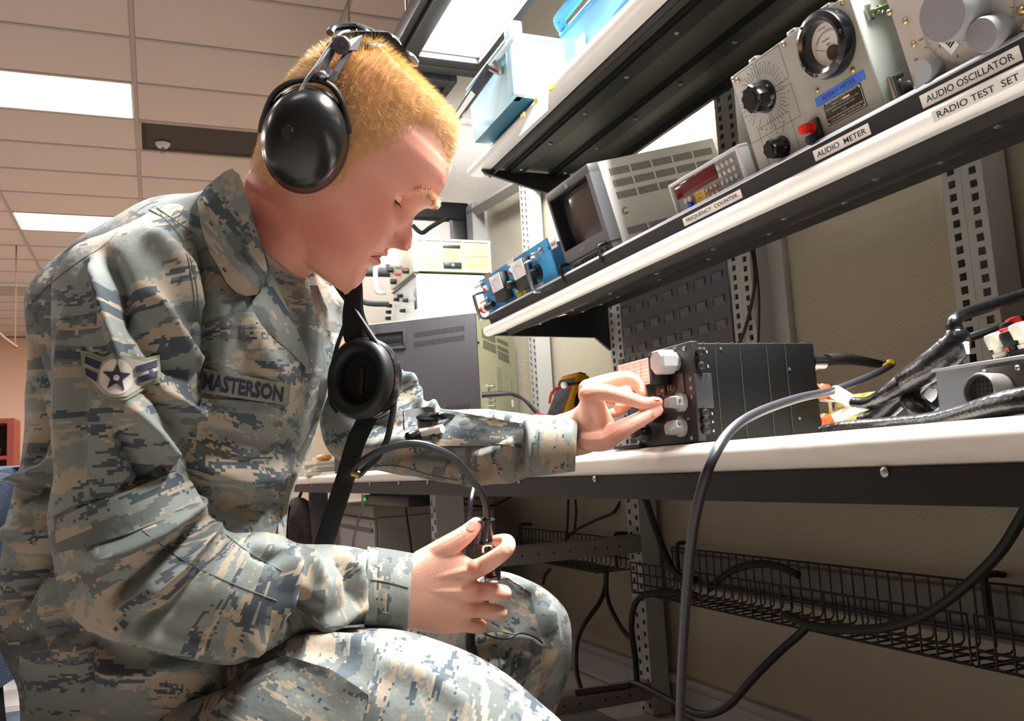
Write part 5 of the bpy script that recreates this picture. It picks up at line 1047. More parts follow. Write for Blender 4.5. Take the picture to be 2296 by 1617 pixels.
# left (far) sleeve
LS = [(690, 620, 745, 640, 1.10, .03), (690, 660, 790, 675, 1.13, .05), (698, 720, 808, 715, 1.15, .058), (708, 800, 852, 765, 1.17, .062), (716, 880, 905, 835, 1.18, .064), (722, 960, 935, 880, 1.185, .064), (752, 1022, 958, 898, 1.185, .062), (845, 1052, 975, 908, 1.18, .060), (940, 1072, 1005, 917, 1.17, .058), (1040, 1086, 1075, 920, 1.158, .056), (1130, 1086, 1140, 922, 1.145, .053), (1185, 1070, 1196, 930, 1.135, .049), (1205, 1066, 1214, 933, 1.13, .047)]
LF = [([(890, 840), (925, 870), (945, 920)], 10, .012), ([(935, 900), (950, 950), (930, 1010)], 12, -.012), ([(960, 895), (985, 940), (975, 990)], 11, .010), ([(800, 1000), (900, 985), (1000, 1010)], 16, .010), ([(850, 1040), (940, 1020), (1040, 1030)], 10, -.008), ([(1020, 960), (1100, 940), (1170, 950)], 18, .006), ([(1060, 1030), (1120, 1010), (1160, 985)], 14, .010), ([(1165, 985), (1170, 1020), (1165, 1060)], 9, -.012), ([(1100, 1060), (1060, 1075), (1000, 1060)], 12, .008), ([(760, 900), (820, 940), (880, 950)], 16, -.010), ([(1180, 940), (1188, 985), (1180, 1040)], 8, .007)]
lp_, lu = ringloft(LS, 9, 112, 2.2); lp_ = sculpt(lp_, LF, .0036, 8, 18)
person = thing('person', 'seated young man with cropped blond hair in camouflage uniform, pinching a radio knob', 'person', Matrix.Identity(4))
jm = np_mesh('jacket', [(tp_, tu), (rp_, ru), (lp_, lu)], CAM)
jacket = link('jacket', jm, person)
JB = BVHTree.FromPolygons([v.co for v in jm.vertices], [tuple(p.vertices) for p in jm.polygons])
# ---- trousers
NL = [(100, 1780, 330, 1440, .98, .10), (260, 1840, 460, 1440, .95, .105), (420, 1870, 600, 1425, .92, .105), (600, 1885, 760, 1406, .90, .102), (780, 1885, 905, 1414, .88, .10), (930, 1880, 1030, 1452, .87, .096), (1040, 1880, 1130, 1508, .865, .092), (1110, 1890, 1205, 1570, .862, .086), (1130, 1925, 1275, 1640, .862, .080), (1120, 1990, 1312, 1760, .862, .074), (1100, 2090, 1320, 1930, .87, .070), (1070, 2260, 1290, 2180, .88, .068), (1060, 2420, 1260, 2380, .89, .062)]
NF = [([(600, 1470), (720, 1440), (850, 1450)], 20, .008), ([(380, 1560), (500, 1520), (640, 1500)], 14, -.010), ([(560, 1520), (700, 1500), (820, 1560)], 22, .006), ([(850, 1480), (960, 1520), (1060, 1590)], 24, .006)]
FL = [(300, 1640, 420, 1400, 1.10, .09), (520, 1630, 620, 1370, 1.14, .095), (700, 1600, 780, 1340, 1.17, .095), (880, 1590, 950, 1300, 1.19, .09), (1010, 1585, 1075, 1282, 1.20, .085), (1100, 1570, 1160, 1290, 1.21, .080), (1120, 1560, 1230, 1326, 1.21, .075), (1118, 1575, 1272, 1372, 1.21, .070), (1112, 1610, 1285, 1430, 1.21, .066), (1100, 1660, 1274, 1510, 1.21, .062), (1085, 1740, 1240, 1610, 1.21, .060), (1065, 1860, 1190, 1760, 1.22, .058), (1060, 2010, 1170, 1960, 1.23, .055)]
FF = [([(1100, 1300), (1150, 1330), (1200, 1330)], 14, .008), ([(1060, 1440), (1120, 1420), (1180, 1430), (1215, 1450)], 8, .010), ([(1050, 1470), (1110, 1460), (1180, 1480)], 12, -.014), ([(1000, 1380), (1060, 1340), (1110, 1330)], 14, -.006), ([(1230, 1360), (1240, 1430), (1225, 1500)], 12, .008), ([(1080, 1510), (1140, 1470), (1200, 1460)], 12, .010)]
n_, nu = ringloft(NL, 8, 112, 2.3); n_ = sculpt(n_, NF, .003, 12, 12); f_, fu = ringloft(FL, 8, 96, 2.2); f_ = sculpt(f_, FF, .003, 14, 14)
HP = [(70, 1600, 560, 1620, 1.02, .15), (80, 1700, 600, 1700, 1.02, .16), (110, 1790, 560, 1800, 1.02, .15), (160, 1840, 500, 1850, 1.02, .10)]
h_, hu = ringloft(HP, 6, 64, 2.6)
tm = np_mesh('trousers', [(n_, nu), (f_, fu), (h_, hu)], CAM2); trousers = link('trousers', tm, person)
TB = BVHTree.FromPolygons([v.co for v in tm.vertices], [tuple(p.vertices) for p in tm.polygons])
# boots below the frame
BOOT = mat('sage_suede_boot', (120, 118, 104), .85, var=.1)
for (px, py, d) in ((1165, 2400, .885), (1115, 1985, 1.225)):
    q = PD(px, py, d); fw = V((.35, .94, 0)).normalized(); sd = V((fw.y, -fw.x, 0)); b = MB()
    b.loft([[V((q.x, q.y, z))+fw*(c+l*math.cos(a))+sd*(w*math.sin(a)) for a in np.linspace(0, 2*math.pi, 20, endpoint=False)] for z, c, l, w in ((.0, .05, .145, .05), (.03, .05, .15, .052), (.06, .045, .14, .048), (.09, .02, .10, .045), (.13, -.01, .065, .045), (.2, -.015, .058, .048), (max(.24, q.z-.0), -.015, .055, .05))])
    obj('boot', b, BOOT, person, 60)
# ---- patch tool: a sewn piece with its own thickness, laid on the cloth
from mathutils.geometry import delaunay_2d_cdt
def inpoly(x, y, poly):
    r = np.zeros(x.shape, bool); n = len(poly)
    for i in range(n):
        (ax, ay), (bx, by) = poly[i], poly[(i+1) % n]
        c = ((ay > y) != (by > y)); t = (bx-ax)*(y-ay)/((by-ay) if by != ay else 1e-9)+ax; r ^= c & (x < t)
    return r
def hit(x, y, bvh):
    r = ray(x, y); h = bvh.ray_cast(EYE, r.normalized())
    return (h[0], h[1]) if h[0] is not None else (None, None)
def patch(name, poly, m, parent, bvh=None, off=.0015, step=9, smooth=0, uvrot=0, offs=None, closed=True, sub=1):
    bvh = bvh or JB
    if sub > 1:
        Q = crs(np.array(list(poly)+[poly[0]]), sub)[:-1]; poly = [tuple(p) for p in Q]
    pts = []; n = len(poly)
    for i in range(n):
        a, b = np.array(poly[i], float), np.array(poly[(i+1) % n], float); k = max(1, int(np.hypot(*(b-a))/step))
        pts += [tuple(a+(b-a)*t/k) for t in range(k)]
    nb = len(pts); xs = [p[0] for p in pts]; ys = [p[1] for p in pts]
    gx, gy = np.meshgrid(np.arange(min(xs), max(xs), step), np.arange(min(ys), max(ys), step)); gx, gy = gx.ravel(), gy.ravel(); k = inpoly(gx, gy, pts)
    gx, gy = gx[k], gy[k]; dd, _ = polydist(gx, gy, pts+[pts[0]]); k = dd > step*.45; pts += list(zip(gx[k], gy[k]))
    out = delaunay_2d_cdt([V((float(a), float(b))) for a, b in pts], [(i, (i+1) % nb) for i in range(nb)], [], 1, 1e-4)
    vv, ee, ff = out[0], out[1], out[2]; T = []; Nn = []; dep = []
    for p in vv:
        h, nr = hit(p.x, p.y, bvh); T.append(h); dep.append((h-EYE).dot(CF) if h is not None else np.nan); Nn.append(nr)
    dep = np.array(dep); md = np.nanmedian(dep); X = np.array([[p.x, p.y] for p in vv])
    bad = np.isnan(dep) | (abs(dep-md) > .15)
    for i in np.where(bad)[0]:
        g = np.where(~bad)[0]; dep[i] = dep[g[np.argmin(((X[g]-X[i])**2).sum(1))]] if len(g) else md
    adj = {}
    for a, b in ee: adj.setdefault(a, []).append(b); adj.setdefault(b, []).append(a)
    for _ in range(smooth): dep = np.array([.4*dep[i]+.6*np.mean([dep[j] for j in adj.get(i, [i])]) for i in range(len(dep))])
    o_ = np.array([offs(p.x, p.y) for p in vv]) if offs else np.full(len(vv), off)
    topv = [PD(p.x, p.y, d-o) for p, d, o in zip(vv, dep, o_)]; botv = [PD(p.x, p.y, d+.0012) for p, d in zip(vv, dep)]
    cnt = {}
    for f in ff:
        for a, b in zip(f, f[1:]+f[:1] if isinstance(f, list) else tuple(f[1:])+tuple(f[:1])): cnt[(a, b)] = 1
    k = len(vv); faces = [tuple(f) for f in ff]+[tuple(reversed([i+k for i in f])) for f in ff]
    for (a, b) in cnt:
        if (b, a) not in cnt: faces.append((b, a, a+k, b+k))
    me = bpy.data.meshes.new(name); me.from_pydata(topv+botv, [], faces)
    l = me.uv_layers.new(name='UVMap'); c, s = math.cos(uvrot), math.sin(uvrot); uvs = [((p.x*c+p.y*s)*md/FPX, (-p.x*s+p.y*c)*md/FPX) for p in vv]*2
    for lp in me.loops: l.data[lp.index].uv = uvs[lp.vertex_index]
    bm = bmesh.new(); bm.from_mesh(me); bmesh.ops.recalc_face_normals(bm, faces=bm.faces[:]); bm.to_mesh(me); bm.free()
    me.polygons.foreach_set('use_smooth', [True]*len(me.polygons)); me.set_sharp_from_angle(angle=R(50)); me.materials.append(m)
    return link(name, me, parent)
def seam(pts, parent=None, bvh=None, r=.0007, m=None, name='seam', off=.0001):
    Q = crs(pts, 8); out = []
    for x, y in Q:
        h, n = hit(x, y, bvh or JB)
        if h is not None: out.append(h-ray(x, y).normalized()*off)
    if len(out) > 2: return obj(name, MB().tube(out, r, 5, 1), m or SEAM, parent or jacket)
# ---- head frame: origin on the median plane, f forward, a up, w away from the camera
HD = .95; HO = PD(690, 330, HD); hw_ = (HO-EYE).normalized(); hf = (CR*.785+CD*.62); hf = (hf-hw_*hf.dot(hw_)).normalized(); ha = hw_.cross(hf).normalized()
if ha.dot(-CD) < 0: ha = -ha
MPP = HD/FPX*1.0*(HO-EYE).length/HD
TURN = R(15)                                       # the face is turned a little towards the camera
hf0, hw0 = hf.copy(), hw_.copy(); hf = hf0*math.cos(TURN)-hw0*math.sin(TURN); hw_ = hw0*math.cos(TURN)+hf0*math.sin(TURN); HP0 = HO+hf0*60*MPP
def hp(t, s, z=0): return HP0+(hf*((t-60)/math.cos(TURN))+ha*s+hw_*z)*MPP           # head coordinates in photo pixels
def htos(px, py): p = PP(px, py, HO, hw0)-HO; return p.dot(hf0)/MPP, p.dot(ha)/MPP
F_PX = [(784, 643), (796, 637), (806, 627), (812, 616), (816, 606), (823, 596), (838, 590), (846, 583), (847, 575), (851, 568), (861, 565), (866, 553), (870, 547), (890, 549), (902, 554), (911, 553), (916, 545), (919, 524), (917, 508), (919, 492), (922, 482), (934, 470), (955, 458), (966, 442), (976, 428), (986, 410), (996, 385), (1004, 355), (1010, 330), (1014, 300), (1006, 270), (985, 222), (955, 183), (920, 152), (880, 128), (850, 115)]
B_PX = [(560, 420), (564, 390), (577, 350), (592, 300), (608, 262), (634, 206), (664, 172), (696, 144), (722, 124), (760, 107), (790, 104), (820, 107), (850, 115)]
def prof_(L):
    q = np.array([htos(*p) for p in L]); o = np.argsort(q[:, 1]); return q[o, 1], q[o, 0]
fs, ft = prof_(F_PX); bs_, bt = prof_(B_PX)
bs_ = np.concatenate([[-230, -190, -160, -130], bs_[bs_ > -120]]); bt = np.concatenate([[40, 0, -40, -58], prof_(B_PX)[1][prof_(B_PX)[0] > -120]])
BASE_S = [-200, -187, -170, -150, -128, -100, -78, -58, -32, 0, 36, 60, 89, 119, 160]; BASE_T = [232, 246, 256, 258, 254, 254, 256, 260, 262, 262, 262, 272, 282, 281, 271]
WID_S = [-200, -187, -160, -130, -100, -50, 0, 50, 100, 150, 200, 235, 262, 280, 292]; WID = [60, 92, 116, 128, 137, 150, 160, 165, 168, 163, 148, 124, 90, 54, 8]
smax = min(fs.max(), bs_.max())-.6
NS_, NT_ = 230, 168
ss_ = np.concatenate([np.linspace(-198, 240, 200), np.linspace(240, smax, 32)[1:]])
G = lambda x, s: np.exp(-(x/s)**2)
HV = []
for s in ss_:
    tf = np.interp(s, fs, ft); tb = np.interp(s, bs_, bt); w = np.interp(s, WID_S, WID)
    base = np.interp(s, BASE_S, BASE_T) if s < 160 else tf
    base = base if s < 130 else base+(tf-base)*min(1, (s-130)/30)
    tc = tb+np.interp(s, [-160, -70], [.36, .46])*(base-tb)
    row = []
    for k in range(NT_):
        a = 2*math.pi*k/NT_; c, sn = math.cos(a), math.sin(a)
        ef = 2/2.1; z = w*math.copysign(abs(sn)**ef, sn)
        if c >= 0: t = tc+(base-tc)*abs(c)**ef
        else: t = tc-(tc-tb)*abs(c)**(2/2.15)
        if c > 0:
            az = abs(z); d = 0
            mid = tf-base
            if -66 < s < 45: sg = np.interp(s, [-60, -40, -25, 0, 25, 45], [16, 21, 20, 15, 13, 22])
            elif s <= -66: sg = np.interp(s, [-200, -150, -128, -100, -66], [46, 44, 42, 40, 30])
            else: sg = 60
            d += mid*G(z, sg)
            d += 27*G(s+43, 13)*G(az-27, 13) - 7*G(s+26, 10)*G(az-38, 8)           # wings of the nose
            d -= 12*G(s+60, 7)*G(az-16, 9)                                      # nostrils
            d += 13*G(s-70, 12)*G(az-52, 36)                                       # brow ridge
            d -= 36*G(s-30, 20)*G(az-66, 28)                                      # eye sockets
            d += 4*G(s-24, 9)*G(az-58, 16)                                       # lid bulge
            d += 9*G(s+4, 30)*G(az-105, 34)                                       # cheekbones
            d += 4*G(s+60, 26)*G(az-72, 22)
            d -= 6*G(s+90, 4.5)*G(az, 40)*1.0                                      # mouth line
            d += 4*G(s+79, 7)*G(az, 34)+4.5*G(s+100, 8)*G(az, 34)
            d -= 5*G(s+120, 8)*G(az, 30)
            t += d*min(1, c*3)
        row.append(hp(t, s, z))
    HV.append(row)
head = MB().loft(HV)
# ---- limbs of the bare body under the clothes, neck, hands
def chain(mb, pts, rr, n=12, sub=4):
    P = [PD(*p) if not isinstance(p, V) else p for p in pts]; mb.tube(P, rr, n, sub); mb.sphere(P[0], rr[0], n, 8); mb.sphere(P[-1], rr[-1], n, 8)
def ringmesh(mb, spec, sub=5, n=40, e=2.1):
    P, _ = ringloft(spec, sub, n, e); mb.loft([[V(p) for p in r] for r in P])
bodyp = [head]
nk = MB(); ringmesh(nk, [(592, 330, 745, 470, .95, .040), (572, 390, 735, 560, .95, .050), (553, 430, 722, 592, .95, .054), (538, 480, 700, 612, .955, .055), (524, 540, 672, 640, .96, .058), (490, 610, 640, 720, .97, .066)]); bodyp.append(nk)
to = MB(); ringmesh(to, [(110, 1640, 480, 1650, 1.01, .13), (90, 1400, 560, 1400, 1.0, .13), (110, 1100, 560, 1130, 1.0, .12), (120, 850, 640, 860, 1.0, .13), (160, 700, 660, 740, 1.0, .13), (330, 560, 640, 690, .98, .10), (480, 530, 620, 670, .97, .06)]); bodyp.append(to)
RW, LW = PD(905, 1330, .975), PD(1282, 984, 1.135)
ar = MB()
chain(ar, [(330, 640, .90), (285, 900, .85), (300, 1330, .865)], [.05, .042, .036]); chain(ar, [(300, 1330, .865), (560, 1345, .90), (790, 1325, .955)], [.032, .024, .024])
chain(ar, [(700, 730, 1.10), (790, 880, 1.18), (835, 975, 1.185)], [.038, .036, .034]); chain(ar, [(835, 975, 1.185), (1050, 1000, 1.16), (1180, 998, 1.14)], [.034, .032, .026])
chain(ar, [(300, 1640, .98), (760, 1640, .905), (1110, 1740, .87), (1180, 2180, .89), (1160, 2400, .89)], [.07, .062, .046, .04, .03]); chain(ar, [(420, 1560, 1.1), (900, 1450, 1.19), (1150, 1440, 1.215), (1140, 1750, 1.225), (1115, 1990, 1.23)], [.07, .06, .042, .036, .03])
bodyp.append(ar)
def finger(mb, pts, rr):
    P = [PD(*p) for p in pts]; Q = spline(P, 6); r2 = np.interp(np.linspace(0, len(rr)-1, len(Q)), range(len(rr)), rr)
    mb.tube(Q, list(r2), 12, 1); mb.sphere(Q[-1], r2[-1], 12, 8); mb.sphere(Q[0], r2[0], 12, 8)
# near (right) hand holding the connector; back of the hand towards the camera
hd = MB(); d = .985
def palm(mb, rings, n=40):
    R_ = []
    for q in crs([list(r[0])+list(r[1])+[r[2], r[3]] for r in rings], 4):
        dep, th = q[4], q[5]; a, b = PD(q[0], q[1], dep), PD(q[2], q[3], dep); c = (a+b)/2; u = (b-a)/2; w = (c-EYE).normalized()*th
        R_.append([c+u*math.copysign(abs(math.cos(t))**.8, math.cos(t))+w*math.copysign(abs(math.sin(t))**.8, math.sin(t)) for t in np.linspace(0, 2*math.pi, n, endpoint=False)])
    mb.loft(R_)
palm(hd, [((760, 1385), (770, 1262), .94, .024), ((830, 1395), (838, 1258), .958, .025), ((880, 1404), (888, 1252), .972, .025), ((915, 1410), (925, 1250), .978, .024), ((950, 1418), (968, 1228), .985, .023), ((990, 1421), (1010, 1226), .988, .021), ((1030, 1420), (1048, 1248), .988, .018), ((1052, 1412), (1074, 1262), .989, .015)])
finger(hd, [(1000, 1290, .985), (1066, 1277, .978), (1131, 1236, .965), (1137, 1214, .985), (1113, 1213, 1.0)], [.012, .0108, .0090, .0082, .0072])
finger(hd, [(1000, 1330, .985), (1072, 1326, .976), (1126, 1330, .985), (1122, 1330, 1.015), (1095, 1325, 1.03)], [.011, .0107, .0094, .0082, .0074])
finger(hd, [(1000, 1365, .985), (1066, 1366, .979), (1118, 1374, .990), (1112, 1372, 1.018), (1085, 1365, 1.03)], [.010, .0100, .0089, .0078, .007])
finger(hd, [(1000, 1395, .985), (1040, 1400, .984), (1078, 1406, .994), (1074, 1400, 1.018), (1055, 1392, 1.028)], [.009, .0088, .0080, .0072, .0066])
finger(hd, [(945, 1260, .985), (1000, 1228, .982), (1042, 1200, .985), (1067, 1176, .992)], [.0135, .0128, .0108, .0082])
hd.sphere(PD(1067, 1273, .974), .0098, 12, 8); hd.sphere(PD(1070, 1325, .9735), .0096, 12, 8); hd.sphere(PD(1063, 1366, .977), .009, 12, 8)
for a, b in (((950, 1300, .9675), (1062, 1275, .974)), ((945, 1325, .967), (1066, 1326, .974)), ((940, 1350, .968), (1060, 1366, .9765)), ((938, 1372, .970), (1040, 1398, .983))): hd.tube([PD(*a), PD(*b)], .0042, 8, 1)
bodyp.append(hd)
# far (left) hand pinching the channel knob
hl = MB()
palm(hl, [((1160, 1048), (1166, 945), 1.142, .024), ((1215, 1040), (1224, 936), 1.14, .023), ((1262, 1032), (1276, 922), 1.135, .022), ((1290, 1024), (1298, 905), 1.130, .022), ((1318, 1018), (1303, 872), 1.124, .026), ((1345, 1006), (1316, 862), 1.120, .028), ((1372, 985), (1334, 862), 1.120, .024), ((1384, 960), (1344, 876), 1.122, .014)])
finger(hl, [(1318, 886, 1.105), (1352, 880, 1.098), (1396, 889, 1.092), (1440, 903, 1.098), (1474, 902, 1.104)], [.0125, .0108, .0098, .0082, .0070])
finger(hl, [(1318, 872, 1.128), (1365, 856, 1.128), (1408, 848, 1.127), (1432, 866, 1.127), (1441, 884, 1.122)], [.0125, .0108, .0095, .0082, .0070])
finger(hl, [(1325, 890, 1.150), (1370, 868, 1.155), (1404, 880, 1.155), (1406, 905, 1.145), (1388, 915, 1.135)], [.012, .0105, .0092, .008, .007])
finger(hl, [(1325, 905, 1.170), (1360, 890, 1.175), (1388, 902, 1.172), (1388, 920, 1.160), (1370, 928, 1.150)], [.011, .0095, .0085, .0075, .0066])
finger(hl, [(1318, 985, 1.108), (1352, 985, 1.100), (1388, 966, 1.095), (1432, 942, 1.097), (1474, 920, 1.104)], [.015, .0155, .0125, .0102, .0078])
bodyp.append(hl)
tmp = MB()
for q in bodyp: tmp.add(q.v, q.f)
me = bpy.data.meshes.new('raw'); me.from_pydata(tmp.v, [], tmp.f)
bm = bmesh.new(); bm.from_mesh(me); 
o = bpy.data.objects.new('raw', me); COL.objects.link(o)
bm.free()
md = o.modifiers.new('r', 'REMESH'); md.mode = 'VOXEL'; md.voxel_size = .0015; md.adaptivity = .0012
sm = o.modifiers.new('s', 'SMOOTH'); sm.factor = .5; sm.iterations = 3
bpy.context.view_layer.update(); dg = bpy.context.evaluated_depsgraph_get()
bme = bpy.data.meshes.new_from_object(o.evaluated_get(dg)); bpy.data.objects.remove(o)
SKIN = mat('skin', (238, 180, 158), .46, var=.07, vs=26, bump=.18, bs=420, sss=.12, spec=.4)
def skin_flush_and_shade():  # real flush plus the dark red face shade, both put into skin colour
    nt = SKIN.node_tree; b = nt.nodes['Principled BSDF']; src = b.inputs['Base Color'].links[0].from_socket
    a = nt.nodes.new('ShaderNodeVertexColor'); a.layer_name = 'flush_and_shade'; mx = nt.nodes.new('ShaderNodeMix'); mx.data_type = 'RGBA'
    nt.links.new(a.outputs['Color'], mx.inputs['Factor']); nt.links.new(src, mx.inputs['A']); mx.inputs['B'].default_value = lin((192, 78, 64)); nt.links.new(mx.outputs['Result'], b.inputs['Base Color'])
skin_flush_and_shade()
bme.materials.clear(); bme.materials.append(SKIN); bme.polygons.foreach_set('use_smooth', [True]*len(bme.polygons))
nv = len(bme.vertices); co = np.zeros(nv*3); bme.vertices.foreach_get('co', co); co = co.reshape(-1, 3)
rel = co-np.array(HP0); ht, hs, hz = 60+rel@np.array(hf)/MPP*math.cos(TURN), rel@np.array(ha)/MPP, rel@np.array(hw_)/MPP
inh = (np.abs(rel).max(1) < .2) & (hs < 330)
fl_ = np.zeros(nv)
def blob(t, s, z, r, k): 
    global fl_
    for sg in (-1, 1): fl_ = np.maximum(fl_, inh*k*np.exp(-((ht-t)**2+(hs-s)**2+(hz-sg*z)**2)/r**2))
fl_ = np.maximum(fl_, .30*inh*(hs < 150)); blob(200, -25, 100, 105, .52); blob(292, -40, 0, 30, .75); blob(280, -44, 28, 24, .7); blob(262, -92, 20, 24, .9); blob(250, -96, 38, 16, .8); blob(60, -160, 90, 100, .75); blob(-20, -180, 60, 90, .7); blob(150, -110, 100, 95, .7); blob(225, 30, 55, 26, .4); blob(200, 105, 90, 50, .35); blob(255, -150, 30, 50, .5)
hx, hy, hz2 = proj_np(co)
for (x, y, r, k) in ((1067, 1273, 20, .6), (1072, 1326, 22, .6), (1064, 1366, 16, .5), (1130, 1220, 18, .35), (1312, 878, 22, .55), (1470, 902, 22, .6), (1474, 922, 22, .7), (1375, 965, 26, .4), (1120, 1330, 14, .3)): fl_ = np.maximum(fl_, (hz2 > .9)*k*np.exp(-((hx-x)**2+(hy-y)**2)/r**2))
ca = bme.color_attributes.new('flush_and_shade', 'FLOAT_COLOR', 'POINT'); ca.data.foreach_set('color', np.stack([fl_, fl_, fl_, np.ones(nv)], -1).ravel().astype(np.float32))
body = link('body', bme, person)
BB = BVHTree.FromPolygons([v for v in co.tolist()], [tuple(p.vertices) for p in bme.polygons])
# ---- eyes, lids, brows, lips, nails
EYEW = mat('eye_white', (196, 184, 178), .25, var=.02); IRIS = mat('iris_blue', (74, 92, 110), .2, var=.2, vs=300); BROW = mat('blond_brow_hair', (226, 188, 146), .6, var=.2, vs=200)
LIDM = mat('eyelid_skin', (190, 108, 88), .5, var=.05)
for sg in (-1, 1):
    c = hp(201, 29, sg*61); e = obj('eyeball', MB().sphere(c, .0128, 20, 14), EYEW, body)
    gz = (hf*.82-ha*.55+hw_*sg*.10).normalized(); obj('iris', MB().lathe(c, gz, [(.0060, .0112), (.0058, .0123), (.0029, .0129), (.0003, .0131)], 18), IRIS, e)
    lid = MB(); rows = []
    for i in range(9):
        el = R(-6+9.5*i); row = []
        for j in range(15):
            az = R(-62+124*j/14); dirv = (hf*math.cos(az)+hw_*math.sin(az)*1.0)*math.cos(el)+ha*math.sin(el); row.append(c+dirv*.0136)
        rows.append(row)
    vs = [p for r in rows for p in r]; lid.add(vs, [(i*15+j, i*15+j+1, (i+1)*15+j+1, (i+1)*15+j) for i in range(8) for j in range(14)])
    l_ = obj('upper_eyelid', lid, SKIN, body, 80)
    lid = MB(); rows = []
    for i in range(6):
        el = R(-92+7.4*i); rows.append([c+((hf*math.cos(R(-62+124*j/14))+hw_*math.sin(R(-62+124*j/14)))*math.cos(el)+ha*math.sin(el))*.0134 for j in range(15)])
    vs = [p for r in rows for p in r]; lid.add(vs, [(i*15+j, i*15+j+1, (i+1)*15+j+1, (i+1)*15+j) for i in range(5) for j in range(14)]); obj('lower_eyelid', lid, SKIN, body, 80)
    la = MB()
    for j in range(22):
        az = R(-50+100*j/21); el = R(-7); dv = (hf*math.cos(az)+hw_*math.sin(az))*math.cos(el)+ha*math.sin(el); p = c+dv*.0138; la.cyl(p, p+(dv*.9+hf*.3-ha*.25).normalized()*.0075, .00025, .00006, 4, False)
    stuff(obj('eyelashes', la, mat('dark_lash', (74, 50, 40), .6, var=0), body)); obj('lash_line', MB().tube([c+((hf*math.cos(R(-62+124*j/14))+hw_*math.sin(R(-62+124*j/14)))*math.cos(R(-7))+ha*math.sin(R(-7)))*.0138 for j in range(15)], .0006, 6, 1), mat('dark_lash', (74, 50, 40), .6, var=0), body)
    bw = MB()
    for k in range(330):
        u = random.random(); z = sg*(22+78*u); s0 = 70+13*math.sin(u*2.3)-16*max(0, u-.55)+random.gauss(0, 5.6*(1-.4*u))
        o_ = hp(420, s0, z); h = BB.ray_cast(o_, -hf)
        if h[0] is None: continue
        dr = (hw_*sg*.9+hf*.28+ha*(.28-.7*u)+V((random.gauss(0, .12),)*3)).normalized(); p = h[0]; bw.cyl(p-hf*.0005, p+dr*.0085+hf*.0009, .00024, .00008, 4, False)
    stuff(obj('eyebrow', bw, BROW, body))
ml = []
for z in np.linspace(-47, 47, 25):
    h = BB.ray_cast(hp(420, -87-11*(abs(z)/47)**1.6, z), -hf)
    if h[0] is not None: ml.append(h[0]+hf*.0001)
obj('mouth_line', MB().tube(ml, .0007, 6, 1), mat('lip_shadow', (120, 50, 44), .6, var=0), body)
NAIL = mat('finger_nail', (222, 152, 132), .35, var=.03)
def nail(px, py, d, dx, dy, w, l):
    p, nrm = hit(px, py, BB)
    if p is None: return
    u = (CR*dx+CD*dy).normalized(); u = (u-nrm*u.dot(nrm)).normalized(); v = nrm.cross(u)
    vs = [p+u*l*math.cos(a)+v*w*math.sin(a)+nrm*(.0007-.25*(w*math.sin(a))**2/w) for a in np.linspace(0, 2*math.pi, 14, endpoint=False)]+[p+nrm*.0012]
    obj('nail', MB().add(vs, [(i, (i+1) % 14, 14) for i in range(14)]), NAIL, body)
nail(1473, 925, 1.1, 1, -.5, .0055, .0068); nail(1057, 1180, 1, .5, -.8, .0052, .0062); nail(1470, 893, 1.1, 1, .1, .0035, .0055)
# ---- hair: short strands rooted in the scalp
HAIR = mat('blond_hair', (240, 198, 142), .45, var=.25, vs=120, spec=.5); 
HEDGE = [(1030, 395), (1004, 372), (985, 318), (962, 292), (930, 282), (905, 296), (893, 318), (866, 338), (826, 352), (792, 380), (770, 420), (690, 430), (620, 420), (592, 434), (570, 440), (520, 440), (480, 300), (560, 150), (700, 40), (950, 40), (1090, 240)]
fc = [(p.center, p.normal, p.area) for p in bme.polygons if (p.center-HO).length < .19]
fcs = np.array([c for c, _, _ in fc]); fn = np.array([n for _, n, _ in fc]); fa = np.array([a for _, _, a in fc])
r_ = fcs-np.array(HP0); T_, S_, Z_ = 60+r_@np.array(hf)/MPP*math.cos(TURN), r_@np.array(ha)/MPP, r_@np.array(hw_)/MPP
near = np.array(HP0)+(np.outer((T_-60)/math.cos(TURN), np.array(hf))+np.outer(S_, np.array(ha))+np.outer(-abs(Z_), np.array(hw_)))*MPP
NX, NY, _ = proj_np(near); jt = RNG.normal(0, 5.5, (2, len(NX))); ok = inpoly(NX+jt[0], NY+jt[1], HEDGE) & (S_+RNG.normal(0, 9, len(S_)) > -122)
ed_, _ = polydist(NX, NY, HEDGE+[HEDGE[0]]); inner = inpoly(NX, NY, HEDGE) & (S_ > -108) & (ed_ > 7)
idx = np.where(ok)[0]; pr = fa[idx]/fa[idx].sum(); NH = 34000
pick = RNG.choice(idx, NH, p=pr); jit = RNG.normal(0, .0008, (NH, 3)); nrm = fn[pick]; root = fcs[pick]+jit-nrm*(jit*nrm).sum(1)[:, None]-nrm*.0006
tS, tT = S_[pick], T_[pick]
topw = np.clip((tS-40)/160, 0, 1)[:, None]
comb = np.array(hf)[None]*(.75*np.clip((tT+60)/200, -.6, 1)[:, None])-np.array(ha)[None]*(.85*(1-topw)); tan = comb-nrm*(comb*nrm).sum(1)[:, None]
dirv = nrm*(.55+.35*topw)+tan*.9+RNG.normal(0, .17, (NH, 3)); dirv /= np.linalg.norm(dirv, axis=1)[:, None]
shade = np.clip(ed_[pick]/45, .35, 1)*np.clip((tS+140)/60, .4, 1); ln_ = (.0045+.0070*topw[:, 0])*shade*RNG.uniform(.7, 1.2, NH); rad = .00013+.00006*RNG.random(NH)
side = np.cross(dirv, RNG.normal(0, 1, (NH, 3))); side /= np.linalg.norm(side, axis=1)[:, None]; sd2 = np.cross(dirv, side)
midp = root+dirv*ln_[:, None]*.55; tip = midp+(dirv+tan*.35)*ln_[:, None]*.5
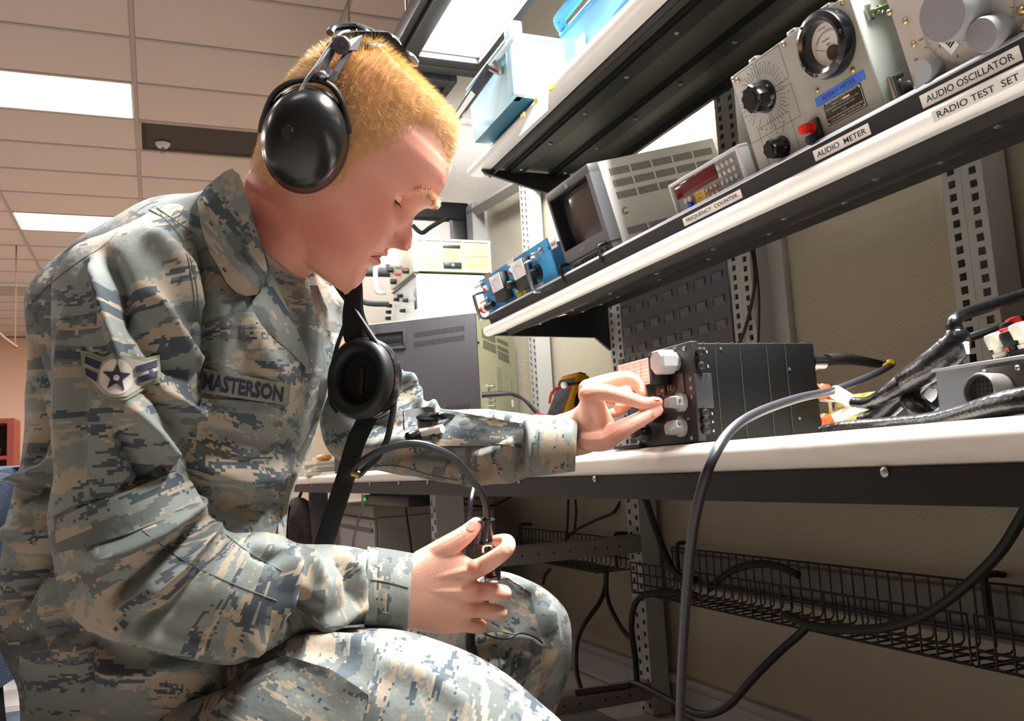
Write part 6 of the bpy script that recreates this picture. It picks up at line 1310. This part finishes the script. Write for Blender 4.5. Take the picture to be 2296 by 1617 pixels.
vv = np.stack([root+side*rad[:, None], root-side*rad[:, None]*.5+sd2*rad[:, None]*.87, root-side*rad[:, None]*.5-sd2*rad[:, None]*.87, midp+side*rad[:, None]*.8, midp-side*rad[:, None]*.4+sd2*rad[:, None]*.7, midp-side*rad[:, None]*.4-sd2*rad[:, None]*.7, tip], 1).reshape(-1, 3)
ft_ = np.array([(0, 1, 4, 3), (1, 2, 5, 4), (2, 0, 3, 5)]); f3 = np.array([(3, 4, 6), (4, 5, 6), (5, 3, 6)])
b7 = (np.arange(NH)*7)[:, None, None]
hm = bpy.data.meshes.new('hair'); hm.from_pydata(vv.tolist(), [], (b7+ft_).reshape(-1, 4).tolist()+(b7+f3).reshape(-1, 3).tolist()); hm.materials.append(HAIR)
stuff(link('hair', hm, person))
# scalp cap under the strands so no skin glares through
sc = MB(); cap = np.where(inner)[0]
keep = {}
polys = [p for p in bme.polygons if (p.center-HO).length < .19]
vs, fsx = [], []
for i in cap:
    p = polys[i]; q = []
    for vi in p.vertices:
        if vi not in keep: keep[vi] = len(vs); vs.append(bme.vertices[vi].co+bme.vertices[vi].normal*.0005)
        q.append(keep[vi])
    fsx.append(q)
sc.add(vs, fsx); obj('scalp', sc, mat('blond_scalp', (220, 160, 112), .6, var=.2, vs=160, bump=.6, bs=900), person, 80)
# ================================================================ clothing details
TAN = mat('tan_undershirt', (146, 136, 108), .85, var=.06)
rt, ut = ringloft([(536, 530, 676, 626, .957, .062), (530, 545, 674, 634, .958, .064), (512, 610, 660, 664, .96, .068)], 3, 64, 2.1)
link('undershirt', np_mesh('undershirt', [(rt, ut)], TAN), person)
# collar, lapels, placket, pocket
def grad(fx, fy, hi, lo, wd):
    def f(x, y): d, _ = polydist(np.array([x], float), np.array([y], float), list(zip(fx, fy))); return float(lo+(hi-lo)*math.exp(-(d[0]/wd)**2))
    return f
fold_x, fold_y = (500, 545, 560, 578, 600, 640), (392, 392, 470, 540, 600, 690)
rt, ut = ringloft([(514, 384, 606, 560, .965, .068), (508, 384, 606, 570, .966, .070), (500, 398, 604, 590, .967, .072), (472, 430, 610, 624, .968, .078), (456, 452, 620, 652, .97, .080)], 4, 96, 2.1)
cst = rt[:, :]                                    # stand and fall of the collar at the back of the neck
link('collar_stand', np_mesh('collar_stand', [(cst, ut)], CAM3), jacket)
col = patch('collar', [(504, 384), (520, 378), (536, 390), (548, 420), (561, 470), (576, 520), (592, 570), (600, 606), (592, 640), (576, 661), (552, 664), (530, 656), (508, 634), (490, 600), (468, 560), (450, 505), (442, 450), (462, 418)], CAM3, jacket, None, .012, 9, 14, .9, grad(fold_x, fold_y, .030, .014, 60))
lap = patch('lapel', [(596, 600), (612, 618), (640, 680), (664, 735), (690, 800), (697, 838), (664, 800), (620, 762), (575, 722), (562, 700), (566, 672), (584, 655)], CAM, jacket, None, .009, 9, 10, 1.0)
pk = patch('front_placket', [(690, 640), (712, 640), (733, 690), (748, 770), (745, 830), (728, 900), (706, 975), (676, 1040), (650, 1110), (641, 1180), (640, 1215), (622, 1212), (628, 1120), (648, 1050), (680, 970), (702, 900), (708, 850), (712, 800), (700, 740), (690, 690)], CAM, jacket, None, .007, 9, 10, 1.3)
lf = patch('left_lapel', [(668, 612), (700, 606), (735, 640), (765, 690), (768, 730), (752, 800), (735, 840), (722, 800), (716, 740), (700, 690), (680, 650)], CAM3, jacket, None, .014, 9, 14, .2)
seam([(545, 392), (560, 465), (590, 560), (601, 604), (590, 642), (574, 661), (552, 664), (528, 655), (505, 630), (486, 595)], r=.0009)
pc = patch('chest_pocket', [(450, 895), (560, 905), (640, 912), (632, 965), (614, 1024), (560, 1026), (480, 1008), (438, 990)], CAM, jacket, None, .0035, 8, 6, .4)
fl_p = patch('pocket_flap', [(452, 893), (560, 900), (646, 910), (640, 936), (560, 928), (452, 918)], CAM, jacket, None, .006, 8, 6, .4)
nt_m = mat('name_tape_cloth', (132, 134, 122), .8, var=.15, vs=300, bump=.4, bs=900); NAVY = mat('navy_embroidery', (34, 36, 62), .7, var=.2, vs=400)
TQ = [(456, 826), (652, 862), (646, 910), (450, 880)]
nt_ = patch('name_tape', TQ, nt_m, jacket, None, .0050, 7, 8)
for a, b in ((0, 1), (1, 2), (2, 3)): 
    p, q = np.array(TQ[a], float), np.array(TQ[b], float); c = np.mean(TQ, 0); p = p+(c-p)*.03; q = q+(c-q)*.03
def onquad(Q, u, v): Q = np.array(Q, float); return (Q[0]*(1-u)+Q[1]*u)*(1-v)+(Q[3]*(1-u)+Q[2]*u)*v
def quadtext(s, Q, tgt, par, m, u0, u1, v0, v1, lift=.0012, bold=.0, name='lettering'):
    """letters sewn on a cloth piece: shape laid over the quad, projected on the piece itself"""
    cu = bpy.data.curves.new('t', 'FONT'); cu.body = s; cu.size = 1; cu.offset = bold; cu.resolution_u = 2; o = bpy.data.objects.new('t', cu); COL.objects.link(o); bpy.context.view_layer.update(); me = bpy.data.meshes.new_from_object(o); bpy.data.objects.remove(o)
    bm = bmesh.new(); bm.from_mesh(me); bmesh.ops.triangulate(bm, faces=bm.faces[:])
    v = np.array([x.co[:] for x in bm.verts]); lo, hi = v.min(0), v.max(0); out = []
    bvh = BVHTree.FromPolygons([x.co for x in tgt.vertices], [tuple(p.vertices) for p in tgt.polygons])
    for x in v:
        u = u0+(u1-u0)*(x[0]-lo[0])/(hi[0]-lo[0]); w = v1+(v0-v1)*(x[1]-lo[1])/(hi[1]-lo[1]); p = onquad(Q, u, w); h, n = hit(float(p[0]), float(p[1]), bvh)
        out.append(h-ray(*p).normalized()*lift if h is not None else None)
    dd = [q for q in out if q is not None]
    if not dd: return None
    out = [q if q is not None else dd[0] for q in out]
    fs_ = [tuple(x.index for x in f.verts) for f in bm.faces]; bm.free(); me2 = bpy.data.meshes.new(name); me2.from_pydata(out, [], fs_); me2.materials.append(m); return link(name, me2, par)
quadtext('MASTERSON', TQ, nt_.data, nt_, NAVY, .005, .93, .16, .88, .0014, .035)
# chevron patch with star on the upper sleeve
PO = [(180, 785), (203, 790), (232, 801), (250, 793), (277, 789), (298, 797), (325, 803), (358, 795), (360, 830), (357, 858), (330, 868), (308, 884), (285, 897), (252, 899), (228, 890), (208, 870), (190, 852), (183, 822)]
rk_ = patch('rank_patch', PO, mat('patch_edge_olive', (124, 130, 108), .85, var=.1, vs=300), jacket, None, .0040, 6, 10)
RKB = BVHTree.FromPolygons([v.co for v in rk_.data.vertices], [tuple(p.vertices) for p in rk_.data.polygons])
PI_ = [(188, 795), (206, 799), (232, 810), (252, 801), (277, 797), (298, 805), (325, 811), (352, 804), (354, 830), (350, 852), (326, 861), (304, 877), (284, 889), (253, 891), (232, 883), (213, 864), (196, 846), (190, 822)]
PWH = mat('patch_white', (206, 196, 186), .85, var=.06, vs=300)
gi = patch('patch_ground', PI_, mat('patch_ground_grey', (168, 160, 150), .85, var=.06, vs=300), rk_, RKB, .0006, 6)
ci = [(261+38*math.cos(a), 845+40*math.sin(a)) for a in np.linspace(0, 2*math.pi, 30, endpoint=False)]
GIB = BVHTree.FromPolygons([v.co for v in gi.data.vertices], [tuple(p.vertices) for p in gi.data.polygons])
patch('patch_disc', ci, PWH, rk_, RKB, .0011, 6)
st_ = [(261+r*math.sin(a)*1.0, 846-r*math.cos(a)) for k in range(10) for r, a in [((33, 14)[k % 2], k*math.pi/5+.06)]]
patch('star', st_, NAVY, rk_, RKB, .0020, 5)
patch('star_centre', [(261+7*math.cos(a), 847+7*math.sin(a)) for a in np.linspace(0, 2*math.pi, 12, endpoint=False)], PWH, rk_, RKB, .0026, 5)
for q in ([(190, 799), (228, 813), (221, 829), (190, 815)], [(190, 826), (218, 838), (216, 856), (194, 842)], [(304, 822), (352, 807), (353, 821), (306, 836)], [(308, 846), (354, 831), (352, 846), (311, 860)]): patch('chevron_bar', q, NAVY, rk_, RKB, .0022, 5)
# seams
for sp_ in ([(345, 452), (300, 480), (240, 545), (170, 592), (110, 640), (62, 690)], [(335, 470), (380, 500), (415, 560), (432, 640), (440, 720)], [(352, 466), (400, 500), (440, 530)], [(118, 1160), (200, 1122), (300, 1090), (390, 1055)], [(360, 480), (410, 540), (436, 620), (446, 700), (448, 780)], [(320, 1190), (400, 1250), (500, 1300), (622, 1348)], [(505, 1198), (560, 1240), (632, 1280)], [(640, 1440), (700, 1412), (815, 1398)]): seam(sp_)
for sp_ in ([(600, 1462), (700, 1500), (790, 1540), (826, 1560), (815, 1600)], [(380, 1610), (460, 1570), (560, 1500), (640, 1462)], [(1085, 1418), (1120, 1416), (1150, 1422), (1180, 1420), (1212, 1440)]): seam(sp_, trousers, TB)
patch('sleeve_band', [(120, 1166), (200, 1130), (300, 1096), (392, 1058), (430, 1080), (458, 1132), (380, 1160), (290, 1196), (200, 1224), (128, 1240)], CAM, jacket, None, .0035, 10, 8, -.4)
patch('thigh_pocket', [(560, 1500), (640, 1470), (740, 1500), (824, 1556), (812, 1625), (780, 1680), (540, 1680), (470, 1600)], CAM2, trousers, TB, .005, 12, 8, .5)
patch('far_thigh_pocket', [(1090, 1300), (1140, 1296), (1190, 1330), (1215, 1440), (1180, 1424), (1150, 1430), (1110, 1424), (1085, 1424)], CAM2, trousers, TB, .004, 9, 8, .5)
# cuffs
cr, cu_ = ringloft([(816, 1403, 824, 1226, .962, .050), (822, 1408, 830, 1226, .965, .051), (865, 1416, 876, 1232, .974, .050), (908, 1419, 922, 1240, .983, .048), (912, 1418, 926, 1242, .984, .046), (905, 1410, 918, 1250, .982, .043), (860, 1400, 870, 1245, .972, .043)], 4, 96, 2.2)
link('cuff', np_mesh('cuff', [(cr, cu_)], CAM3), jacket)
ql = [(1188, 1068, 1196, 931, 1.134, .049), (1194, 1069, 1202, 930, 1.133, .050), (1240, 1064, 1246, 932, 1.13, .048), (1284, 1058, 1291, 938, 1.127, .046), (1288, 1056, 1294, 940, 1.127, .044), (1282, 1048, 1288, 948, 1.127, .041), (1235, 1048, 1240, 948, 1.13, .041)]
cr2, cu2 = ringloft(ql, 4, 96, 2.2); link('cuff', np_mesh('cuff', [(cr2, cu2)], CAM), jacket)
CB = BVHTree.FromPolygons(cr.reshape(-1, 3).tolist(), quads(cr.shape[0], cr.shape[1]).tolist())
h, n = hit(861, 1388, CB)
if h is not None:
    bt_ = obj('button', MB().lathe(h, n, [(.0005, 0), (.0085, 0), (.0088, .0016), (.0072, .0024), (.006, .0016), (.0005, .0015)], 24), mat('olive_button', (84, 90, 84), .45), jacket)
    x, y, _ = frame_of(n); hb = MB()
    for i in (-1, 1):
        for j in (-1, 1): hb.cyl(h+n*.0014+x*.0016*i+y*.0016*j, h+n*.0019+x*.0016*i+y*.0016*j, .0007, n=6)
    stuff(obj('button_holes', hb, INK, bt_))
seam([(826, 1232), (822, 1300), (818, 1395)], None, CB, off=.0006); seam([(832, 1300), (870, 1306), (916, 1318)], None, CB, off=.0006)
# pens in the far sleeve pocket
patch('sleeve_pocket', [(905, 920), (960, 912), (1170, 950), (1185, 990), (1100, 1000), (1020, 1000), (910, 1000)], CAM, jacket, None, .004, 9, 8, .1)
seam([(960, 1000), (1040, 1003), (1100, 996), (1168, 1003)], r=.0014); seam([(830, 1044), (900, 1046), (960, 1064), (1030, 1078)], r=.0012)
def onj(px, py, off): h, n = hit(px, py, JB); return h-ray(px, py).normalized()*off if h is not None else PD(px, py, 1.1)
t = thing('black_pen', 'black pen clipped in the far sleeve pocket, upper of two', 'pen', Matrix.Identity(4))
obj('barrel', MB().tube([onj(932, 940, .011), onj(948, 937, .011), onj(985, 934, .011), onj(1018, 932, .009)], [.0035, .0058, .0055, .002], 10), mat('gloss_black', (20, 20, 24), .18), t); obj('clip', MB().tube([onj(950, 934, .018), onj(985, 929, .019), onj(1012, 932, .014)], .0016, 6), mat('gloss_black', (20, 20, 24), .18), t); obj('cap_end', MB().sphere(onj(933, 940, .011), .0045, 10, 8), RUBBER, t)
t = thing('marker_pen', 'white-barrelled pen with black cap in the far sleeve pocket, lower of two', 'pen', Matrix.Identity(4))
obj('cap', MB().tube([onj(914, 979, .012), onj(926, 976, .013), onj(940, 973, .013)], [.0052, .0060, .0060], 12), mat('gloss_black', (20, 20, 24), .18), t); obj('barrel', MB().tube([onj(940, 972, .013), onj(992, 961, .013)], .0056, 12, 2), WHITE, t)
# ================================================================ headset on his head
GLOSS = mat('headset_gloss_black', (26, 26, 28), .26, var=.06, vs=30, coat=.15)
t = thing('headset', 'black over-ear headset worn by the young man', 'headset', Matrix.Identity(4))
ec = PD(686, 314, .868); ax = (-(ec-EYE).normalized()*1.0-CR*.06-CD*.02).normalized(); upc = (-CD*1.0+CR*.16)
obj('ear_cushion', MB().lathe(ec, ax, [(.02, -.020), (.040, -.018), (.043, -.010), (.042, -.002), (.03, 0)], 48, upc, 1.24), RUBBER, t)
cup = obj('ear_cup', MB().lathe(ec, ax, [(.030, -.001), (.0415, 0), (.0425, .004), (.0420, .009), (.0405, .012), (.0395, .015), (.0385, .022), (.0350, .030), (.0285, .0365), (.019, .0405), (.009, .042), (.0005, .0424)], 56, upc, 1.25), GLOSS, t, 60)
q = PD(651, 299, .829); obj('centre_stud', MB().lathe(q, ax, [(.0005, -.008), (.0085, -.006), (.0085, .002), (.007, .004), (.0005, .0042)], 20), GLOSS, cup)
obj('yoke', MB().tube(K([(585, 296, .862), (590, 268, .855), (612, 215, .848), (650, 186, .845), (700, 178, .846), (742, 192, .85), (768, 232, .856), (784, 300, .866)]), .0031, 8), BLACK, t)
obj('yoke_bracket', MB().tube(K([(700, 178, .845), (720, 170, .846), (735, 178, .847)]), .0042, 8), BLACK, t)
obj('yoke_bolt', MB().sphere(PD(722, 168, .842), .0046, 10, 8), STEEL, t)
a_, b_ = PD(728, 176, .853), PD(768, 104, .872); dd = (b_-a_); nn = dd.cross(CF).normalized()
ARM = mat('arm_grey_plastic', (74, 73, 78), .4)
am_ = MB()
for sg in (-1, 1): am_.prism([a_+nn*sg*.0085, a_+nn*sg*.0035, b_+nn*sg*.0045, b_+nn*sg*.0105], CF*.0035)
am_.prism([a_-nn*.0085, a_+nn*.0085, a_+nn*.0085+dd*.3, a_-nn*.0085+dd*.3], CF*.003+nn*0); obj('slider_arm', am_, ARM, t)
q = PD(765, 101, .866); obj('pivot_disc', MB().lathe(q, ax, [(.0005, -.004), (.0088, -.004), (.0092, .002), (.0075, .004), (.0028, .0036), (.0024, .005), (.0005, .0052)], 24), ARM, t)
# padded headband over the crown
def band(name, ts, z0, z1, wd, th, m, lift=6, n=20):
    rows = []
    for i in range(n+1):
        z = z0+(z1-z0)*i/n; row = []
        for tt in np.linspace(ts-wd, ts+wd, 9):
            h = BB.ray_cast(hp(tt, 420, z), -ha); p = h[0] if h[0] is not None else hp(tt, 200, z)
            row.append(p+ha*MPP*lift)
        rows.append(row)
    mb = MB(); k = 9; vs = [p for r in rows for p in r]+[p+ha*th for r in rows for p in r]; N_ = (n+1)*k
    f = [(i*k+j, i*k+j+1, (i+1)*k+j+1, (i+1)*k+j) for i in range(n) for j in range(k-1)]; f += [tuple(N_+q for q in reversed(x)) for x in f]
    for i in range(n): f += [(i*k, (i+1)*k, N_+(i+1)*k, N_+i*k), (i*k+k-1, (i+1)*k+k-1, N_+(i+1)*k+k-1, N_+i*k+k-1)]
    f += [(j, j+1, N_+j+1, N_+j) for j in range(k-1)]+[(n*k+j, n*k+j+1, N_+n*k+j+1, N_+n*k+j) for j in range(k-1)]
    return obj(name, mb.add(vs, f), m, t, 50)
band('headband', -6, -84, 92, 64, .007, RUBBER, 20)
tri = [hp(-62, 262), hp(62, 306)]
for u, zz in ((-42, -18), (10, -30), (56, -12)):
    h = BB.ray_cast(hp(u, 420, zz), -ha)
    if h[0] is not None: obj('pad_cell', MB().sphere(h[0]+ha*(MPP*20+.007), .013, 14, 8, (1, 1, .42), Matrix((hf, hw_, ha)).transposed()), mat('glossy_pad', (60, 60, 66), .15, var=0, coat=.5), t)
bp2 = [PD(740, 74, .93), PD(752, 62, .94), PD(800, 60, .95), PD(850, 82, .95), PD(882, 104, .945)]
obj('band_edge', MB().tube(bp2, .0042, 8), BLACK, t); obj('band_edge', MB().tube(K([(748, 92, .90), (790, 98, .895), (840, 106, .90), (878, 108, .92)]), .0042, 8), BLACK, t)
obj('strap_plate', MB().prism([PD(775, 92, .874), PD(812, 78, .892), PD(800, 112, .872), PD(778, 112, .868)], CF*.004), ARM, t)
obj('mic_wire', MB().tube(K([(782, 70, .915), (762, 76, .895), (745, 98, .868), (712, 146, .845), (684, 185, .838), (668, 215, .832), (660, 260, .827), (655, 296, .826)]), .0019, 8), mat('wire_grey', (96, 98, 104), .3, .4), t)
# ================================================================ second headset hanging at his chest
t = thing('hanging_headset', 'black ear cup on straps hanging in front of his chest', 'headset', Matrix.Identity(4))
hc = PD(818, 850, .985); ha2 = (-(hc-EYE).normalized()*.86-CR*.48-CD*.06).normalized(); up2 = -CD+CR*.05
obj('ear_cup', MB().lathe(hc, -ha2, [(.030, -.004), (.0400, -.002), (.0408, .004), (.0400, .012), (.037, .020), (.030, .027), (.016, .031), (.0005, .032)], 48, up2, 1.14), GLOSS, t, 60)
obj('cushion_ring', MB().lathe(hc, ha2, [(.028, .002), (.0392, .003), (.0402, .009), (.0395, .015), (.036, .020), (.031, .0205), (.0265, .017), (.0245, .010), (.024, .004)], 48, up2, 1.14), RUBBER, t, 60)
obj('inner_mesh', MB().lathe(hc, ha2, [(.0005, .003), (.0255, .003), (.0255, .0045), (.0005, .005)], 32, up2, 1.14), mat('foam_black', (14, 14, 15), .9), t)
obj('driver_plate', MB().box(hc+ha2*.007+CD*.002, (.006, .003, .03), frame_of(ha2, up2) and Matrix((frame_of(ha2, up2)[0], -frame_of(ha2, up2)[2], frame_of(ha2, up2)[1])).transposed(), .001), mat('dark_brass', (60, 48, 30), .4, .6), t)
STR = mat('black_webbing', (20, 20, 21), .8, var=.2, vs=400)
obj('upper_strap', MB().tube(K([(792, 590, .99), (795, 640, .99), (792, 700, .985), (800, 745, .985), (812, 768, .985)]), [.006, .009, .012, .016, .018], 10, 6, .35, up=CF), STR, t)
obj('lower_strap', MB().tube(K([(830, 925, .99), (815, 955, .985), (795, 1000, .98), (775, 1070, .975), (752, 1140, .97), (728, 1215, .965), (712, 1260, .96)]), .0105, 10, 6, .25, up=CF), STR, t)
obj('wire', MB().tube(K([(742, 620, 1.0), (758, 645, .995), (790, 690, .985), (820, 735, .975), (850, 780, .97)]), .0036, 8), RUBBER, t)
obj('wire', MB().tube(K([(784, 690, .99), (772, 730, .985), (752, 790, .985), (741, 850, .985), (742, 900, .985), (757, 925, .985)]), .0024, 6), RUBBER, t)
CB_ = mat('black_cord_sheen', (30, 30, 33), .3, var=.08)
cable('headset_cable', 'black cord from the hanging ear cup down to a brass clip', K([(884, 895, .99), (880, 930, .985), (868, 985, .98), (850, 1020, .975), (820, 1050, .97), (803, 1066, .97), (790, 1060, .968), (788, 1050, .967)]), .0036, CB_)
tag(obj('brass_clip', MB().cyl(PD(789, 1061, .966), PD(806, 1066, .966), .0042, n=10), mat('brass', (190, 160, 80), .3, .9)), 'small brass ferrule where the headset cords meet', 'clip')
cable('connector_cable', 'black cord arching over the sleeve down to the connector in his hand', K([(790, 1058, .966), (805, 1040, .965), (850, 1012, .96), (910, 996, .96), (965, 1002, .96), (1020, 1030, .965), (1062, 1080, .975), (1086, 1120, .985), (1092, 1168, .995), (1090, 1182, .996)]), .0042, CB_)
cable('connector_cable', 'second black cord rising behind the connector to under the bench', K([(1064, 1088, 1.05), (1056, 1120, 1.03), (1051, 1160, 1.02), (1050, 1195, 1.01)]), .0036, CB_)
t = thing('push_to_talk_switch', 'black two-barrel cord connector held between thumb and fingers', 'connector', Matrix.Identity(4))
obj('barrel', MB().cyl(PD(1094, 1163, .997), PD(1088, 1212, .999), .0082, n=16), GLOSS, t); obj('barrel', MB().cyl(PD(1076, 1164, .994), PD(1068, 1215, .997), .0080, n=16), GLOSS, t)
obj('body', bevprism([PD(1076, 1180, 1.0), PD(1094, 1205, 1.0), PD(1098, 1235, 1.0), PD(1060, 1236, 1.0)], CF*.014, .002), GLOSS, t)
obj('metal_latch', MB().tube(K([(1084, 1238, .988), (1085, 1224, .986), (1100, 1222, .986), (1104, 1228, .988)]), .0022, 8), CHROME, t)
obj('lower_body', MB().cyl(PD(1102, 1255, 1.005), PD(1104, 1298, 1.008), .011, .0095, 14), GLOSS, t); obj('metal_tip', MB().box(PD(1103, 1300, 1.0), (.012, .012, .006), None, .002), CHROME, t)
cable('connector_cable', 'black shiny cord dropping from the hand between his knees', K([(1098, 1300, 1.01), (1085, 1350, 1.02), (1060, 1405, 1.01), (1054, 1440, 1.0), (1062, 1480, 1.0), (1066, 1540, 1.0), (1068, 1640, 1.0)]), .0055, CB_)
cable('thin_cable', 'thin cord curving across the far thigh to the pocket', K([(1066, 1408, 1.02), (1100, 1427, 1.055), (1140, 1432, 1.08), (1165, 1420, 1.09), (1195, 1427, 1.10), (1216, 1442, 1.11)]), .0013, RUBBER)
# ================================================================ office chair he sits on
CHB = mat('blue_chair_weave', (58, 72, 92), .85, var=.35, vs=420, bump=.6, bs=420)
sx_, sy_ = PD(250, 1500, 1.0).x, PD(250, 1500, 1.0).y
t = thing('office_chair', 'office chair with blue woven back, mostly hidden behind the seated man', 'chair', at(sx_, sy_, 0))
obj('seat', MB().box((0, .02, .425), (.48, .50, .07), None, .03), CHB, t)
rb = MB(); rows = []
for (px, py, dpt, hwid, th) in ((-30, 1052, 1.06, .05, .02), (-36, 1075, 1.06, .12, .028), (-42, 1200, 1.06, .20, .034), (-46, 1330, 1.06, .21, .036), (-46, 1430, 1.06, .20, .036), (-36, 1530, 1.06, .13, .03)):
    c = PD(px, py, dpt)-V((sx_, sy_, 0)); rows.append([c+CF*hwid*math.copysign(abs(math.cos(a))**.8, math.cos(a))+(CR*1.0)*th*math.sin(a)+CR*(.06*(math.cos(a)**2)) for a in np.linspace(0, 2*math.pi, 28, endpoint=False)])
obj('backrest', rb.loft([[V(p) for p in r] for r in rows]), CHB, t)
c1 = PD(-46, 1480, 1.06)-V((sx_, sy_, 0)); obj('back_support', MB().tube([c1, V((c1.x*.8, c1.y*.8, .40)), V((0, 0, .38))], .022, 8, 6, .5), BLACK, t)
obj('gas_column', MB().cyl((0, 0, .10), (0, 0, .39), .028, n=14), BLACK, t)
for k in range(5):
    a = 2*math.pi*k/5+.3; e = V((.28*math.cos(a), .28*math.sin(a), .075)); l = obj('base_arm', MB().tube([(0, 0, .12), e*.5+V((0, 0, .06)), e], [.026, .02, .016], 8), BLACK, t); obj('caster', MB().cyl(e+V((-.02, 0, -.047)), e+V((.02, 0, -.047)), .027, n=14), BLACK, l)
